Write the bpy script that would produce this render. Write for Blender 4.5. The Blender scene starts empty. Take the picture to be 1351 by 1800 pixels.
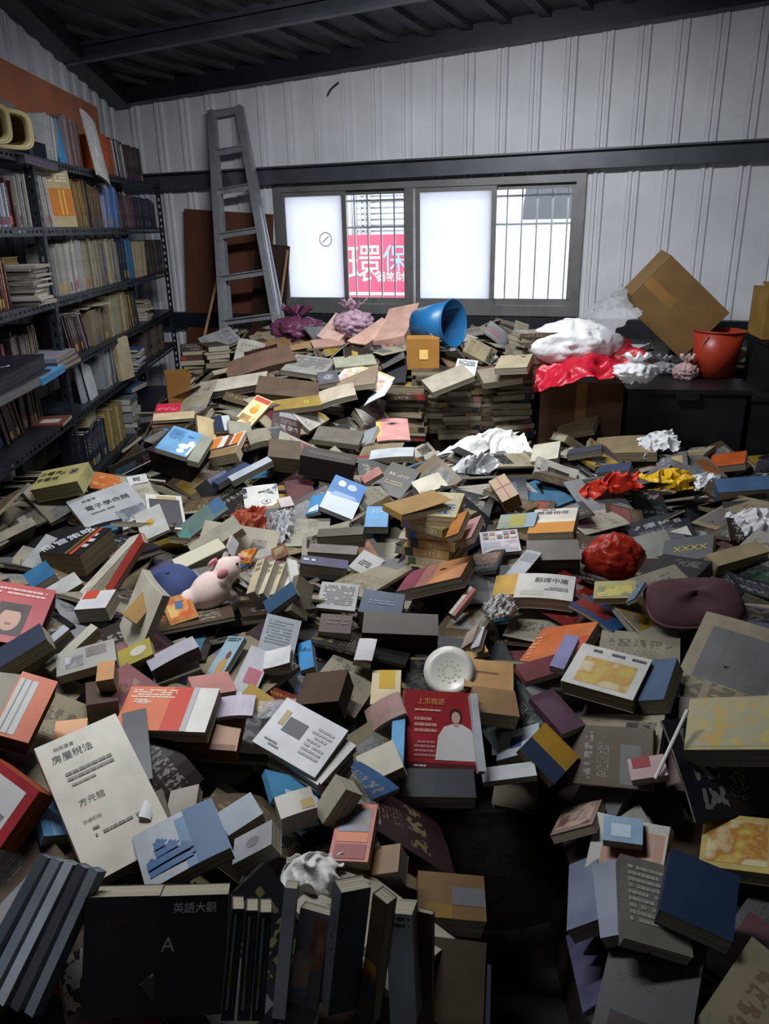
import bpy, bmesh, math, random
import numpy as np
from mathutils import Vector, Matrix, noise as mnoise

sc = bpy.context.scene
col = sc.collection
rnd = random.Random(7)
nrs = np.random.RandomState(11)

# ------------------------------------------------------------------ camera
FPX, CX, CY, CAMZ = 1350.0, 675.5, 900.0, 1.75
PITCH, ROLL = math.atan(500 / 1350), math.radians(1.2)
_f = np.array([0, math.cos(PITCH), -math.sin(PITCH)])
_r0 = np.array([1.0, 0, 0])
_u0 = np.array([0, math.sin(PITCH), math.cos(PITCH)])
_r = _r0 * math.cos(ROLL) - _u0 * math.sin(ROLL)
_u = _u0 * math.cos(ROLL) + _r0 * math.sin(ROLL)
CAM = np.array([0, 0, CAMZ])
cam_data = bpy.data.cameras.new('camera')
cam = bpy.data.objects.new('camera', cam_data)
col.objects.link(cam)
cam_data.sensor_fit = 'VERTICAL'
cam_data.sensor_height = 24.0
cam_data.lens = FPX * 24.0 / 1800.0
cam_data.clip_start = 0.02
m = Matrix.Identity(4)
for i in range(3):
    m[i][0], m[i][1], m[i][2], m[i][3] = _r[i], _u[i], -_f[i], CAM[i]
cam.matrix_world = m
sc.camera = cam

# ------------------------------------------------------------------ world, light, exposure
world = bpy.data.worlds.new('overcast_sky')
sc.world = world
world.use_nodes = True
wn, wl = world.node_tree.nodes, world.node_tree.links
wn.clear()
w_out = wn.new('ShaderNodeOutputWorld')
w_bg = wn.new('ShaderNodeBackground')
w_bg.inputs['Color'].default_value = (0.88, 0.94, 1.0, 1)
w_bg.inputs['Strength'].default_value = 5.0
wl.new(w_bg.outputs[0], w_out.inputs[0])
ADDED_LAMPS = [(66.0, (-0.02, 3.35, 2.84), math.radians(29)), (25.0, (-0.70, 1.60, 2.70), math.radians(4))]   # unseen lamps added to light wall and pile: watts, place, tilt towards the window
sc.view_settings.view_transform = 'Standard'
sc.view_settings.look = 'None'
sc.view_settings.gamma = 1.0
sc.view_settings.use_curve_mapping = False
sc.view_settings.exposure = 0.0
sc.cycles.use_denoising = True
sc.cycles.max_bounces = 8
sc.cycles.diffuse_bounces = 4
sc.cycles.sample_clamp_indirect = 4.0

def add_light(power, pos, tilt):
    ld = bpy.data.lights.new('tube_light', 'AREA')
    ld.shape = 'RECTANGLE'
    ld.size, ld.size_y = 1.15, 0.16
    ld.energy = power
    ld.color = (0.96, 0.98, 1.0)
    ld.spread = math.radians(150)
    lo = bpy.data.objects.new('tube_light', ld)
    col.objects.link(lo)
    lo.rotation_euler = (tilt, 0, math.radians(-8))
    lo.location = Vector(pos) + lo.rotation_euler.to_matrix() @ Vector((0, 0, -0.045))
for _l in ADDED_LAMPS:
    add_light(*_l)

# ------------------------------------------------------------------ pixel <-> world
def ray(px, py):
    return _f + _r * ((px - CX) / FPX) - _u * ((py - CY) / FPX)

def proj(P):
    d = np.asarray(P, float) - CAM
    z = d @ _f
    return CX + FPX * (d @ _r) / z, CY - FPX * (d @ _u) / z, z

def at_y(px, py, Y):
    d = ray(px, py)
    return CAM + d * (Y / d[1])

def on_plane(px, py, p0, n):
    d = ray(px, py)
    return CAM + d * (((np.asarray(p0) - CAM) @ n) / (d @ n))

# ------------------------------------------------------------------ materials
def lin(c):
    if isinstance(c, str):
        c = [int(c[i:i + 2], 16) / 255 for i in (0, 2, 4)]
    return tuple(v / 12.92 if v <= 0.04045 else ((v + 0.055) / 1.055) ** 2.4 for v in c)

_mats = {}
def mat(name, hexc, rough=0.6, metal=0.0, vary=0.18, scale=9.0, bump=0.0, spec=0.4, k=1.0):
    if name in _mats:
        return _mats[name]
    mt = bpy.data.materials.new(name)
    mt.use_nodes = True
    nt = mt.node_tree
    b = nt.nodes['Principled BSDF']
    b.inputs['Roughness'].default_value = rough
    b.inputs['Metallic'].default_value = metal
    b.inputs['Specular IOR Level'].default_value = spec
    tc = nt.nodes.new('ShaderNodeTexCoord')
    nz = nt.nodes.new('ShaderNodeTexNoise')
    nz.inputs['Scale'].default_value = scale
    nz.inputs['Detail'].default_value = 4
    nt.links.new(tc.outputs['Object'], nz.inputs['Vector'])
    mr = nt.nodes.new('ShaderNodeMapRange')
    mr.inputs[1].default_value, mr.inputs[2].default_value = 0.3, 0.7
    mr.inputs[3].default_value, mr.inputs[4].default_value = 1 - vary, 1 + vary
    nt.links.new(nz.outputs[0], mr.inputs[0])
    mx = nt.nodes.new('ShaderNodeVectorMath')
    mx.operation = 'SCALE'
    mx.inputs[0].default_value = [c_ * k for c_ in lin(hexc)]
    nt.links.new(mr.outputs[0], mx.inputs['Scale'])
    nt.links.new(mx.outputs[0], b.inputs['Base Color'])
    if bump:
        bp = nt.nodes.new('ShaderNodeBump')
        bp.inputs['Strength'].default_value = bump
        bp.inputs['Distance'].default_value = 0.004
        nt.links.new(nz.outputs[0], bp.inputs['Height'])
        nt.links.new(bp.outputs[0], b.inputs['Normal'])
    _mats[name] = mt
    return mt

PRINT = 0.82                       # scales down the colours of covers and print
def ink(hexc, rough=0.5):
    return mat('print_' + hexc, hexc, rough, vary=0.06, k=PRINT)

def mat_picture(c1, c2, c3, scale=7.0):
    k = 'picture_%s_%s_%s' % (c1, c2, c3)
    if k in _mats:
        return _mats[k]
    mt = bpy.data.materials.new(k)
    mt.use_nodes = True
    nt = mt.node_tree
    b = nt.nodes['Principled BSDF']
    b.inputs['Roughness'].default_value = 0.42
    tc = nt.nodes.new('ShaderNodeTexCoord')
    nz = nt.nodes.new('ShaderNodeTexNoise')
    nz.inputs['Scale'].default_value = scale * 3
    nz.inputs['Detail'].default_value = 3
    nt.links.new(tc.outputs['Object'], nz.inputs['Vector'])
    cr = nt.nodes.new('ShaderNodeValToRGB')
    e = cr.color_ramp.elements
    e[0].position, e[1].position = 0.36, 0.64
    e[0].color, e[1].color = (*[c_ * PRINT for c_ in lin(c1)], 1), (*[c_ * PRINT for c_ in lin(c3)], 1)
    mid = e.new(0.5)
    mid.color = (*[c_ * PRINT for c_ in lin(c2)], 1)
    nt.links.new(nz.outputs[0], cr.inputs[0])
    nt.links.new(cr.outputs[0], b.inputs['Base Color'])
    _mats[k] = mt
    return mt

def make_cover_material():
    """printed cover: colours, picture block, title and small text come from the object's own properties"""
    mt = bpy.data.materials.new('printed_cover')
    mt.use_nodes = True
    nt = mt.node_tree
    N, L = nt.nodes, nt.links
    b = N['Principled BSDF']
    b.inputs['Roughness'].default_value = 0.45
    def attr(n):
        a = N.new('ShaderNodeAttribute')
        a.attribute_type, a.attribute_name = 'OBJECT', n
        return a
    def mth(op, a, c=None, d=None):
        x = N.new('ShaderNodeMath')
        x.operation = op
        for i, v in enumerate((a, c, d)):
            if v is None:
                continue
            if hasattr(v, 'default_value') or hasattr(v, 'links'):
                L.new(v, x.inputs[i])
            else:
                x.inputs[i].default_value = v
        return x.outputs[0]
    def mix(f, a, c):
        x = N.new('ShaderNodeMix')
        x.data_type = 'RGBA'
        L.new(f, x.inputs[0])
        L.new(a, x.inputs[6])
        L.new(c, x.inputs[7])
        return x.outputs[2]
    def xyz(s):
        x = N.new('ShaderNodeSeparateXYZ')
        L.new(s, x.inputs[0])
        return x.outputs
    def comb(a, c, d=0.0):
        x = N.new('ShaderNodeCombineXYZ')
        for i, v in enumerate((a, c, d)):
            if isinstance(v, (int, float)):
                x.inputs[i].default_value = v
            else:
                L.new(v, x.inputs[i])
        return x.outputs[0]
    def nz(vec, scale, det=2):
        x = N.new('ShaderNodeTexNoise')
        x.inputs['Scale'].default_value = scale
        x.inputs['Detail'].default_value = det
        L.new(vec, x.inputs['Vector'])
        return x.outputs[0]
    def inr(v, lo, hi):
        return mth('MULTIPLY', mth('GREATER_THAN', v, lo), mth('LESS_THAN', v, hi))
    uv = N.new('ShaderNodeUVMap')
    u, v, _ = xyz(uv.outputs[0])
    base, acc, inkc = attr('c_base').outputs['Color'], attr('c_acc').outputs['Color'], attr('c_ink').outputs['Color']
    pa, pb, pt = xyz(attr('pa').outputs['Vector']), xyz(attr('pb').outputs['Vector']), xyz(attr('pt').outputs['Vector'])
    seed = pa[2]
    # picture block
    rect = mth('MULTIPLY', inr(u, pa[0], pa[1]), inr(v, pb[0], pb[1]))
    pn = nz(comb(mth('MULTIPLY_ADD', u, 1.0, seed), v, seed), 7.0, 3)
    pn2 = mth('MULTIPLY', inr(pn, 0.5, 0.62), pb[2])
    pic = mix(pn2, acc, inkc)
    c = mix(rect, base, pic)
    # title characters
    tn = pt[2]
    U = mth('MULTIPLY', u, tn)
    cell = inr(mth('FRACT', U), 0.12, 0.88)
    stroke = mth('GREATER_THAN', nz(comb(mth('ADD', mth('MULTIPLY', U, 3.5), seed), mth('MULTIPLY', v, 22.0), seed), 1.0, 0), 0.48)
    tin = mth('MULTIPLY', inr(v, pt[0], pt[1]), inr(u, 0.1, 0.9))
    c = mix(mth('MULTIPLY', tin, mth('MULTIPLY', cell, stroke)), c, inkc)
    # small lines under the title
    ln = inr(mth('FRACT', mth('MULTIPLY', v, 34.0)), 0.3, 0.75)
    br = mth('GREATER_THAN', nz(comb(mth('MULTIPLY', u, 26.0), mth('FLOOR', mth('MULTIPLY', v, 34.0)), seed), 1.0, 0), 0.5)
    sin = mth('MULTIPLY', inr(v, mth('SUBTRACT', pt[0], 0.2), mth('SUBTRACT', pt[0], 0.05)), inr(u, 0.14, 0.72))
    c = mix(mth('MULTIPLY', sin, mth('MULTIPLY', ln, br)), c, inkc)
    # spine strip (u from 1.1 to 1.3): title running down the spine
    V = mth('MULTIPLY', v, 11.0)
    sst = mth('GREATER_THAN', nz(comb(mth('MULTIPLY', u, 30.0), mth('MULTIPLY', V, 3.0), seed), 1.0, 0), 0.5)
    sreg = mth('MULTIPLY', inr(u, 1.14, 1.26), inr(v, 0.42, 0.86))
    c = mix(mth('MULTIPLY', sreg, mth('MULTIPLY', inr(mth('FRACT', V), 0.12, 0.85), sst)), c, inkc)
    sb = mth('MULTIPLY', mth('GREATER_THAN', u, 1.05), inr(v, 0.06, 0.24))
    c = mix(mth('MULTIPLY', sb, pb[2]), c, acc)
    # wear
    tc = N.new('ShaderNodeTexCoord')
    wz = nz(tc.outputs['Object'], 14.0, 4)
    mr = N.new('ShaderNodeMapRange')
    mr.inputs[1].default_value, mr.inputs[2].default_value = 0.3, 0.7
    mr.inputs[3].default_value, mr.inputs[4].default_value = 0.78, 1.08
    L.new(wz, mr.inputs[0])
    sx = N.new('ShaderNodeVectorMath')
    sx.operation = 'SCALE'
    L.new(c, sx.inputs[0])
    L.new(mr.outputs[0], sx.inputs['Scale'])
    L.new(sx.outputs[0], b.inputs['Base Color'])
    return mt
M_COVER = make_cover_material()

def make_page_material():
    mt = bpy.data.materials.new('page_edges')
    mt.use_nodes = True
    nt = mt.node_tree
    N, L = nt.nodes, nt.links
    b = N['Principled BSDF']
    b.inputs['Roughness'].default_value = 0.85
    b.inputs['Specular IOR Level'].default_value = 0.15
    at = N.new('ShaderNodeAttribute')
    at.attribute_type, at.attribute_name = 'OBJECT', 'c_base'
    tc = N.new('ShaderNodeTexCoord')
    mp = N.new('ShaderNodeMapping')
    mp.inputs['Scale'].default_value = (2, 2, 420)
    L.new(tc.outputs['Object'], mp.inputs[0])
    nz = N.new('ShaderNodeTexNoise')
    nz.inputs['Scale'].default_value = 1.0
    nz.inputs['Detail'].default_value = 2
    L.new(mp.outputs[0], nz.inputs['Vector'])
    mr = N.new('ShaderNodeMapRange')
    mr.inputs[1].default_value, mr.inputs[2].default_value = 0.32, 0.62
    mr.inputs[3].default_value, mr.inputs[4].default_value = 0.55, 1.05
    L.new(nz.outputs[0], mr.inputs[0])
    sx = N.new('ShaderNodeVectorMath')
    sx.operation = 'SCALE'
    L.new(at.outputs['Color'], sx.inputs[0])
    L.new(mr.outputs[0], sx.inputs['Scale'])
    L.new(sx.outputs[0], b.inputs['Base Color'])
    return mt
M_PAGE = make_page_material()

def make_stuff_material(name, rough):
    mt = bpy.data.materials.new(name)
    mt.use_nodes = True
    nt = mt.node_tree
    b = nt.nodes['Principled BSDF']
    b.inputs['Roughness'].default_value = rough
    at = nt.nodes.new('ShaderNodeAttribute')
    at.attribute_name = 'col'
    tc = nt.nodes.new('ShaderNodeTexCoord')
    nz = nt.nodes.new('ShaderNodeTexNoise')
    nz.inputs['Scale'].default_value = 30
    nz.inputs['Detail'].default_value = 4
    nt.links.new(tc.outputs['Object'], nz.inputs['Vector'])
    mr = nt.nodes.new('ShaderNodeMapRange')
    mr.inputs[1].default_value, mr.inputs[2].default_value = 0.3, 0.7
    mr.inputs[3].default_value, mr.inputs[4].default_value = 0.7, 1.1
    nt.links.new(nz.outputs[0], mr.inputs[0])
    mx = nt.nodes.new('ShaderNodeVectorMath')
    mx.operation = 'SCALE'
    nt.links.new(at.outputs['Color'], mx.inputs[0])
    nt.links.new(mr.outputs[0], mx.inputs['Scale'])
    nt.links.new(mx.outputs[0], b.inputs['Base Color'])
    return mt

def mat_plastic(name, hexc, rough=0.3, trans=0.35, alpha=1.0):
    if name in _mats:
        return _mats[name]
    mt = bpy.data.materials.new(name)
    mt.use_nodes = True
    nt = mt.node_tree
    N, L = nt.nodes, nt.links
    out = N['Material Output']
    b = N['Principled BSDF']
    b.inputs['Base Color'].default_value = (*lin(hexc), 1)
    b.inputs['Roughness'].default_value = rough
    b.inputs['Alpha'].default_value = alpha
    tc = N.new('ShaderNodeTexCoord')
    nz = N.new('ShaderNodeTexNoise')
    nz.inputs['Scale'].default_value = 26
    nz.inputs['Detail'].default_value = 5
    L.new(tc.outputs['Object'], nz.inputs['Vector'])
    bp = N.new('ShaderNodeBump')
    bp.inputs['Strength'].default_value = 0.7
    bp.inputs['Distance'].default_value = 0.012
    L.new(nz.outputs[0], bp.inputs['Height'])
    L.new(bp.outputs[0], b.inputs['Normal'])
    tr = N.new('ShaderNodeBsdfTranslucent')
    tr.inputs['Color'].default_value = (*lin(hexc), 1)
    mx = N.new('ShaderNodeMixShader')
    mx.inputs[0].default_value = trans
    L.new(b.outputs[0], mx.inputs[1])
    L.new(tr.outputs[0], mx.inputs[2])
    L.new(mx.outputs[0], out.inputs[0])
    _mats[name] = mt
    return mt

# ------------------------------------------------------------------ object helpers
def link(name, mesh, parent=None, mw=None):
    o = bpy.data.objects.new(name, mesh)
    col.objects.link(o)
    if parent is not None:
        o.parent = parent
    if mw is not None:
        o.matrix_basis = mw
    return o

def tag(o, label, cat, group=None, kind=None):
    if label:
        o['label'] = label
    if cat:
        o['category'] = cat
    if group:
        o['group'] = group
    if kind:
        o['kind'] = kind
    return o

def empty(name, loc=(0, 0, 0)):
    o = bpy.data.objects.new(name, None)
    col.objects.link(o)
    o.empty_display_size = 0.05
    o.location = loc
    return o

def mesh_from(name, verts, faces, mats, smooth=False, mi=None):
    me = bpy.data.meshes.new(name)
    me.from_pydata([tuple(map(float, v)) for v in verts], [], faces)
    for mm in (mats if isinstance(mats, (list, tuple)) else [mats]):
        me.materials.append(mm)
    if mi is not None:
        me.polygons.foreach_set('material_index', mi)
    if smooth:
        me.polygons.foreach_set('use_smooth', [True] * len(me.polygons))
    me.update()
    return me

class MB:
    """collects boxes, bars and tubes for ONE mesh"""
    def __init__(s):
        s.v, s.f = [], []
    def add(s, v, f):
        n = len(s.v)
        s.v += [tuple(map(float, p)) for p in v]
        s.f += [tuple(i + n for i in q) for q in f]
        return s
    def box(s, lo, hi, M=None):
        x0, y0, z0 = lo
        x1, y1, z1 = hi
        v = [(x, y, z) for z in (z0, z1) for y in (y0, y1) for x in (x0, x1)]
        if M is not None:
            v = [tuple(M @ Vector(p)) for p in v]
        return s.add(v, [(0, 2, 3, 1), (4, 5, 7, 6), (0, 1, 5, 4), (2, 6, 7, 3), (0, 4, 6, 2), (1, 3, 7, 5)])
    def bar(s, a, b, wx, wy, up=(0, 0, 1)):
        a, b = Vector(a), Vector(b)
        d = (b - a)
        L_ = d.length
        z = d.normalized()
        x = z.cross(Vector(up))
        if x.length < 1e-4:
            x = z.cross(Vector((1, 0, 0)))
        x.normalize()
        y = z.cross(x)
        M = Matrix((x, y, z)).transposed().to_4x4()
        M.translation = a
        return s.box((-wx / 2, -wy / 2, 0), (wx / 2, wy / 2, L_), M)
    def tube(s, pts, r, n=8, cap=True):
        pts = [Vector(p) for p in pts]
        rs = r if isinstance(r, (list, tuple)) else [r] * len(pts)
        rings, base = [], len(s.v)
        x = None
        for i, p in enumerate(pts):
            d = (pts[min(i + 1, len(pts) - 1)] - pts[max(i - 1, 0)]).normalized()
            if x is None:
                x = d.orthogonal().normalized()
            x = (x - d * x.dot(d)).normalized()
            y = d.cross(x)
            rings.append([p + (x * math.cos(2 * math.pi * k / n) + y * math.sin(2 * math.pi * k / n)) * rs[i] for k in range(n)])
        v = [p for q in rings for p in q]
        f = [(i * n + k, i * n + (k + 1) % n, (i + 1) * n + (k + 1) % n, (i + 1) * n + k) for i in range(len(pts) - 1) for k in range(n)]
        if cap:
            f += [tuple(range(n))[::-1], tuple((len(pts) - 1) * n + k for k in range(n))]
        return s.add(v, f)
    def build(s, name, mt, parent=None, smooth=False, mw=None):
        return link(name, mesh_from(name, s.v, s.f, mt, smooth), parent, mw)

def frame(origin, ex, ez):
    """matrix with local X along ex and local Z along ez"""
    ex, ez = Vector(ex).normalized(), Vector(ez).normalized()
    ey = ez.cross(ex).normalized()
    ex = ey.cross(ez)
    M = Matrix((ex, ey, ez)).transposed().to_4x4()
    M.translation = Vector(origin)
    return M

_txt = {}
def text_shape(s):
    """outline of a string, centred, one unit high"""
    if s not in _txt:
        c = bpy.data.curves.new('t', 'FONT')
        c.body = s
        c.resolution_u = 1
        c.align_x = 'CENTER'
        o = bpy.data.objects.new('t', c)
        col.objects.link(o)
        dg = bpy.context.evaluated_depsgraph_get()
        ev = o.evaluated_get(dg)
        me = ev.to_mesh()
        vs = np.array([v.co[:2] for v in me.vertices])
        fs = [tuple(p.vertices) for p in me.polygons]
        ev.to_mesh_clear()
        bpy.data.objects.remove(o)
        bpy.data.curves.remove(c)
        lo, hi = vs.min(0), vs.max(0)
        vs = (vs - (lo + hi) / 2) / (hi[1] - lo[1])
        _txt[s] = (vs, fs, (hi[0] - lo[0]) / (hi[1] - lo[1]))
    return _txt[s]

# ------------------------------------------------------------------ books
def sub_box(x0, x1, y0, y1, z0, z1, nx, ny):
    """a box whose broad faces are a grid, so it can bend"""
    xs, ys = np.linspace(x0, x1, nx + 1), np.linspace(y0, y1, ny + 1)
    v, f = [], []
    for z in (z0, z1):
        for y in ys:
            for x in xs:
                v.append((x, y, z))
    W, S = nx + 1, (nx + 1) * (ny + 1)
    for j in range(ny):
        for i in range(nx):
            a = j * W + i
            f.append((a, a + W, a + W + 1, a + 1))
            f.append((S + a, S + a + 1, S + a + W + 1, S + a + W))
    for i in range(nx):
        f.append((i, i + 1, S + i + 1, S + i))
        a = ny * W + i
        f.append((a + 1, a, S + a, S + a + 1))
    for j in range(ny):
        a = j * W
        f.append((a + W, a, S + a, S + a + W))
        a = j * W + nx
        f.append((a, a + W, S + a + W, S + a))
    return v, f

def book_shape(w, h, t, spine='L', bend=0.0, lift=0.0, hard=False, pages_thick=None):
    """returns (cover verts, faces, uvs), (page verts, faces) and the map (u, v) -> point of the front cover.
    Local X runs 0..w, Y runs 0..h, the front cover looks along +Z.  lift opens the front cover about the spine."""
    swap = spine in 'TB'
    a_len, b_len = (h, w) if swap else (w, h)
    c = 0.0028 if hard else 0.0012
    c = min(c, t * 0.2)
    rim = 0.004 if hard else 0.0008
    n = 6 if (bend or lift) else 1
    def place(p):
        a, b, z = p
        if lift and z > t - 1.5 * c and a > 0:
            k = a / a_len
            z = z + lift * a_len * k ** 1.4
            a = a * math.cos(lift * 0.8)
        q = a / a_len - 0.5
        z = z + bend * a_len * (0.25 - q * q) if bend else z
        if spine == 'L':
            x, y = a, b
        elif spine == 'R':
            x, y = w - a, b
        elif spine == 'T':
            x, y = b, h - a
        else:
            x, y = b, a
        return (x, y, z)
    flip = spine in 'RB'
    cv, cf, cu = [], [], []
    def put(V, Fc, is_spine=False):
        n0 = len(cv)
        for p in V:
            cv.append(place(p))
        for q in Fc:
            q = tuple(i + n0 for i in q)
            cf.append(q[::-1] if flip else q)
            for i in cf[-1]:
                p = V[i - n0]
                if is_spine:
                    cu.append((1.1 + 0.2 * min(max(p[2] / t, 0), 1), 1 - p[1] / b_len if False else p[1] / b_len))
                else:
                    x, y, z = place((p[0], p[1], 0))
                    cu.append((x / w, y / h))
    put(*sub_box(0, a_len, 0, b_len, t - c, t, n, 1))
    put(*sub_box(0, a_len, 0, b_len, 0, c, n, 1))
    put(*sub_box(-c if hard else -0.0004, c, 0, b_len, 0.0003, t - 0.0003, 1, 1), True)
    pv, pf = sub_box(c, a_len - rim, rim, b_len - rim, c, t - c, n, 1)
    pv = [place((p[0], p[1], min(p[2], t - 1.6 * c))) for p in pv]
    if flip:
        pf = [q[::-1] for q in pf]
    def on_front(u, v, off=0.0004):
        x, y = u * w, v * h
        a = {'L': x, 'R': w - x, 'T': h - y, 'B': y}[spine]
        b = y if spine in 'LR' else x
        P = place((a, b, t))
        return (P[0], P[1], P[2] + off)
    return (cv, cf, cu), (pv, pf), on_front

def book_meshes(*a, **k):
    (cv, cf, cu), (pv, pf), on = book_shape(*a, **k)
    me = mesh_from('cover', cv, cf, M_COVER)
    ul = me.uv_layers.new(name='UVMap')
    ul.data.foreach_set('uv', [x for p in cu for x in p])
    return me, mesh_from('page_block', pv, pf, M_PAGE), on

def set_pages(p, hexc, k=0.5):
    p['c_base'] = [c_ * k for c_ in lin(hexc)]

def set_design(o, base, acc='808080', inkc='202020', rect=(0.1, 0.9, 0.1, 0.5), title=(0.7, 0.85, 5), seed=0.0, strength=1.0, on=True, k=1.0, soft=0.5):
    o['c_base'] = [c_ * k for c_ in lin(base)]
    o['c_acc'] = [c_ * k for c_ in lin(acc)]
    o['c_ink'] = [(c_ * soft + b_ * (1 - soft)) * k for c_, b_ in zip(lin(inkc), lin(base))]
    if not on:
        rect, title, strength = (2, 2, 2, 2), (5, 5, 1), 0.0
    o['pa'] = [rect[0], rect[1], float(seed)]
    o['pb'] = [rect[2], rect[3], strength]
    o['pt'] = [float(title[0]), float(title[1]), float(title[2])]

# ------------------------------------------------------------------ room shell
WA = math.radians(19)
WD = np.array([math.cos(WA), -math.sin(WA), 0.0])          # along the back wall, towards the right
WN = np.array([-math.sin(WA), -math.cos(WA), 0.0])         # out of the back wall, into the room
WP = at_y(700, 430, 6.3)
WP[2] = 0
def wall_pt(s, z, off=0.0):
    return WP + WD * s + np.array([0, 0, z]) + WN * off
def wall_px(px, py, off=0.0):
    P = on_plane(px, py, WP + WN * off, WN)
    return float((P - WP) @ WD), float(P[2])

SD = np.array([-0.055, 1.0, 0.0]); SD /= np.linalg.norm(SD)  # along the shelving, away from the camera
SN = np.array([SD[1], -SD[0], 0.0])                          # out of the shelving, into the room
S0 = np.array([-1.575, 3.85, 0.0])                           # foot of the middle front upright
SDEP = 0.34
def shelf_pt(t, z, off=0.0):
    return S0 + SD * t + np.array([0, 0, z]) + SN * off
def shelf_px(px, py, off=0.0):
    P = on_plane(px, py, S0 + SN * off, SN)
    return float((P - S0) @ SD), float(P[2])

M_PANEL = mat('painted_sheet_steel', 'D3D6DC', 0.5, 0.0, 0.09, 3.0)
M_PANEL_L = mat('painted_sheet_steel_aged', 'C6C9CE', 0.55, 0.0, 0.14, 4.0)
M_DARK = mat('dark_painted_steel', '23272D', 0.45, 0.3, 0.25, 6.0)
M_GIRT = mat('grey_painted_steel', '474C54', 0.4, 0.3, 0.2, 6.0)
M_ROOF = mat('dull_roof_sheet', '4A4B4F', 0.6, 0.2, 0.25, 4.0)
M_RACK = mat('black_slotted_angle', '2A2E33', 0.42, 0.4, 0.3, 12.0)
M_ALU = mat('brushed_aluminium', 'A4A8AE', 0.38, 0.55, 0.15, 10.0)
M_FRAME = mat('window_aluminium', '6E6E6E', 0.45, 0.3, 0.15, 8.0)
M_CONC = mat('floor_concrete', '3E3C39', 0.8, 0.0, 0.3, 5.0)

# corner of left and back wall (left wall runs behind the shelving)
LW0 = S0 - SN * (SDEP + 0.06)
_A = np.array([[SD[0], -WD[0]], [SD[1], -WD[1]]])
_tt = np.linalg.solve(_A, (WP - LW0)[:2])
CORN = LW0 + SD * _tt[0]
T_CORN, S_CORN = float(_tt[0]), float(_tt[1])
S_RIGHT = wall_px(1400, 300)[0]
ROOF_L, ROOF_SLOPE, ROOF_RISE = 2.83, 0.058, 0.075
def roof_z(P):
    d = np.asarray(P, float) - CORN
    return ROOF_L + ROOF_SLOPE * float(d @ WD) + ROOF_RISE * float(d @ WN)
Y_FRONT = -1.4
T_FRONT = (Y_FRONT - LW0[1]) / SD[1]

# floor
RC = wall_pt(S_RIGHT, 0)
LF = LW0 + SD * T_FRONT
RF = np.array([RC[0] + 0.6, Y_FRONT, 0])
def slab(name, pts, z0, z1, mt):
    v = [(p[0], p[1], z0) for p in pts] + [(p[0], p[1], z1) for p in pts]
    n = len(pts)
    f = [tuple(range(n))[::-1], tuple(range(n, 2 * n))] + [(i, (i + 1) % n, n + (i + 1) % n, n + i) for i in range(n)]
    return link(name, mesh_from(name, v, f, mt))
tag(slab('floor', [LF, RF, RC, CORN], -0.12, 0.0, M_CONC), None, None, None, 'structure')

def quad_wall(name, A, B, zt, thick, n, mt):
    """plain wall body between A and B, thickness outwards (against n)"""
    A, B = np.asarray(A), np.asarray(B)
    o = -np.asarray(n) * thick
    v = []
    for p in (A, B, B + o, A + o):
        v.append((p[0], p[1], -0.12))
    za, zb = zt(A), zt(B)
    for p, z in ((A, za), (B, zb), (B + o, zb), (A + o, za)):
        v.append((p[0], p[1], z))
    f = [(0, 3, 2, 1), (4, 5, 6, 7), (0, 1, 5, 4), (1, 2, 6, 5), (2, 3, 7, 6), (3, 0, 4, 7)]
    o = link(name, mesh_from(name, v, f, mt))
    tag(o, None, None, None, 'structure')
    return o

# ---- ribbed cladding sheet: flat field with a raised double rib on one edge
def sheet(name, parent, P, D, Nn, s0, s1, z0a, z0b, z1a, z1b, mt, rib=0.055, depth=0.022):
    """one cladding sheet from s0 to s1 along D; lower edge z0a..z0b, upper edge z1a..z1b"""
    prof = [(s0, 0.002), (s1 - rib * 1.6, 0.002), (s1 - rib * 1.6 + 0.008, depth), (s1 - rib * 1.05, depth), (s1 - rib * 0.95, 0.006), (s1 - rib * 0.7, 0.006),
            (s1 - rib * 0.6, depth), (s1 - 0.012, depth), (s1 - 0.003, 0.002), (s1, 0.002)]
    v, f = [], []
    n = len(prof)
    for back in (0, 1):
        for s, d in prof:
            k = (s - s0) / (s1 - s0)
            for za, zb in ((z0a, z0b), (z1a, z1b)):
                p = P + D * s + Nn * (d - (0.0015 if back else 0))
                v.append((p[0], p[1], za + (zb - za) * k))
    for i in range(n - 1):
        f.append((2 * i, 2 * i + 2, 2 * i + 3, 2 * i + 1))
        b = 2 * n
        f.append((b + 2 * i, b + 2 * i + 1, b + 2 * i + 3, b + 2 * i + 2))
    return link(name, mesh_from(name, v, f, mt), parent)

# window opening on the back wall
WS0, _ = wall_px(494, 430)
WS1, _ = wall_px(1016, 430)
_, WZ1 = wall_px(760, 320)
_, WZ0 = wall_px(760, 545)
def roof_s(s):
    return roof_z(wall_pt(s, 0))

bw = MB()
def wall_block(s0, s1, z0, z1a, z1b):
    v = []
    for off in (0.0, -0.07):
        for s, z in ((s0, z0), (s1, z0), (s1, z1b), (s0, z1a)):
            v.append(wall_pt(s, z, off))
    bw.add(v, [(0, 3, 2, 1)[::-1], (4, 7, 6, 5), (0, 1, 5, 4)[::-1], (1, 2, 6, 5)[::-1], (2, 3, 7, 6)[::-1], (3, 0, 4, 7)[::-1]])
wall_block(S_CORN - 0.1, WS0, -0.12, roof_s(S_CORN - 0.1), roof_s(WS0))
wall_block(WS1, S_RIGHT + 0.1, -0.12, roof_s(WS1), roof_s(S_RIGHT + 0.1))
wall_block(WS0, WS1, -0.12, WZ0, WZ0)
wall_block(WS0, WS1, WZ1, roof_s(WS0), roof_s(WS1))
wall_back = bw.build('wall_back', M_PANEL)
tag(wall_back, None, None, None, 'structure')
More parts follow.
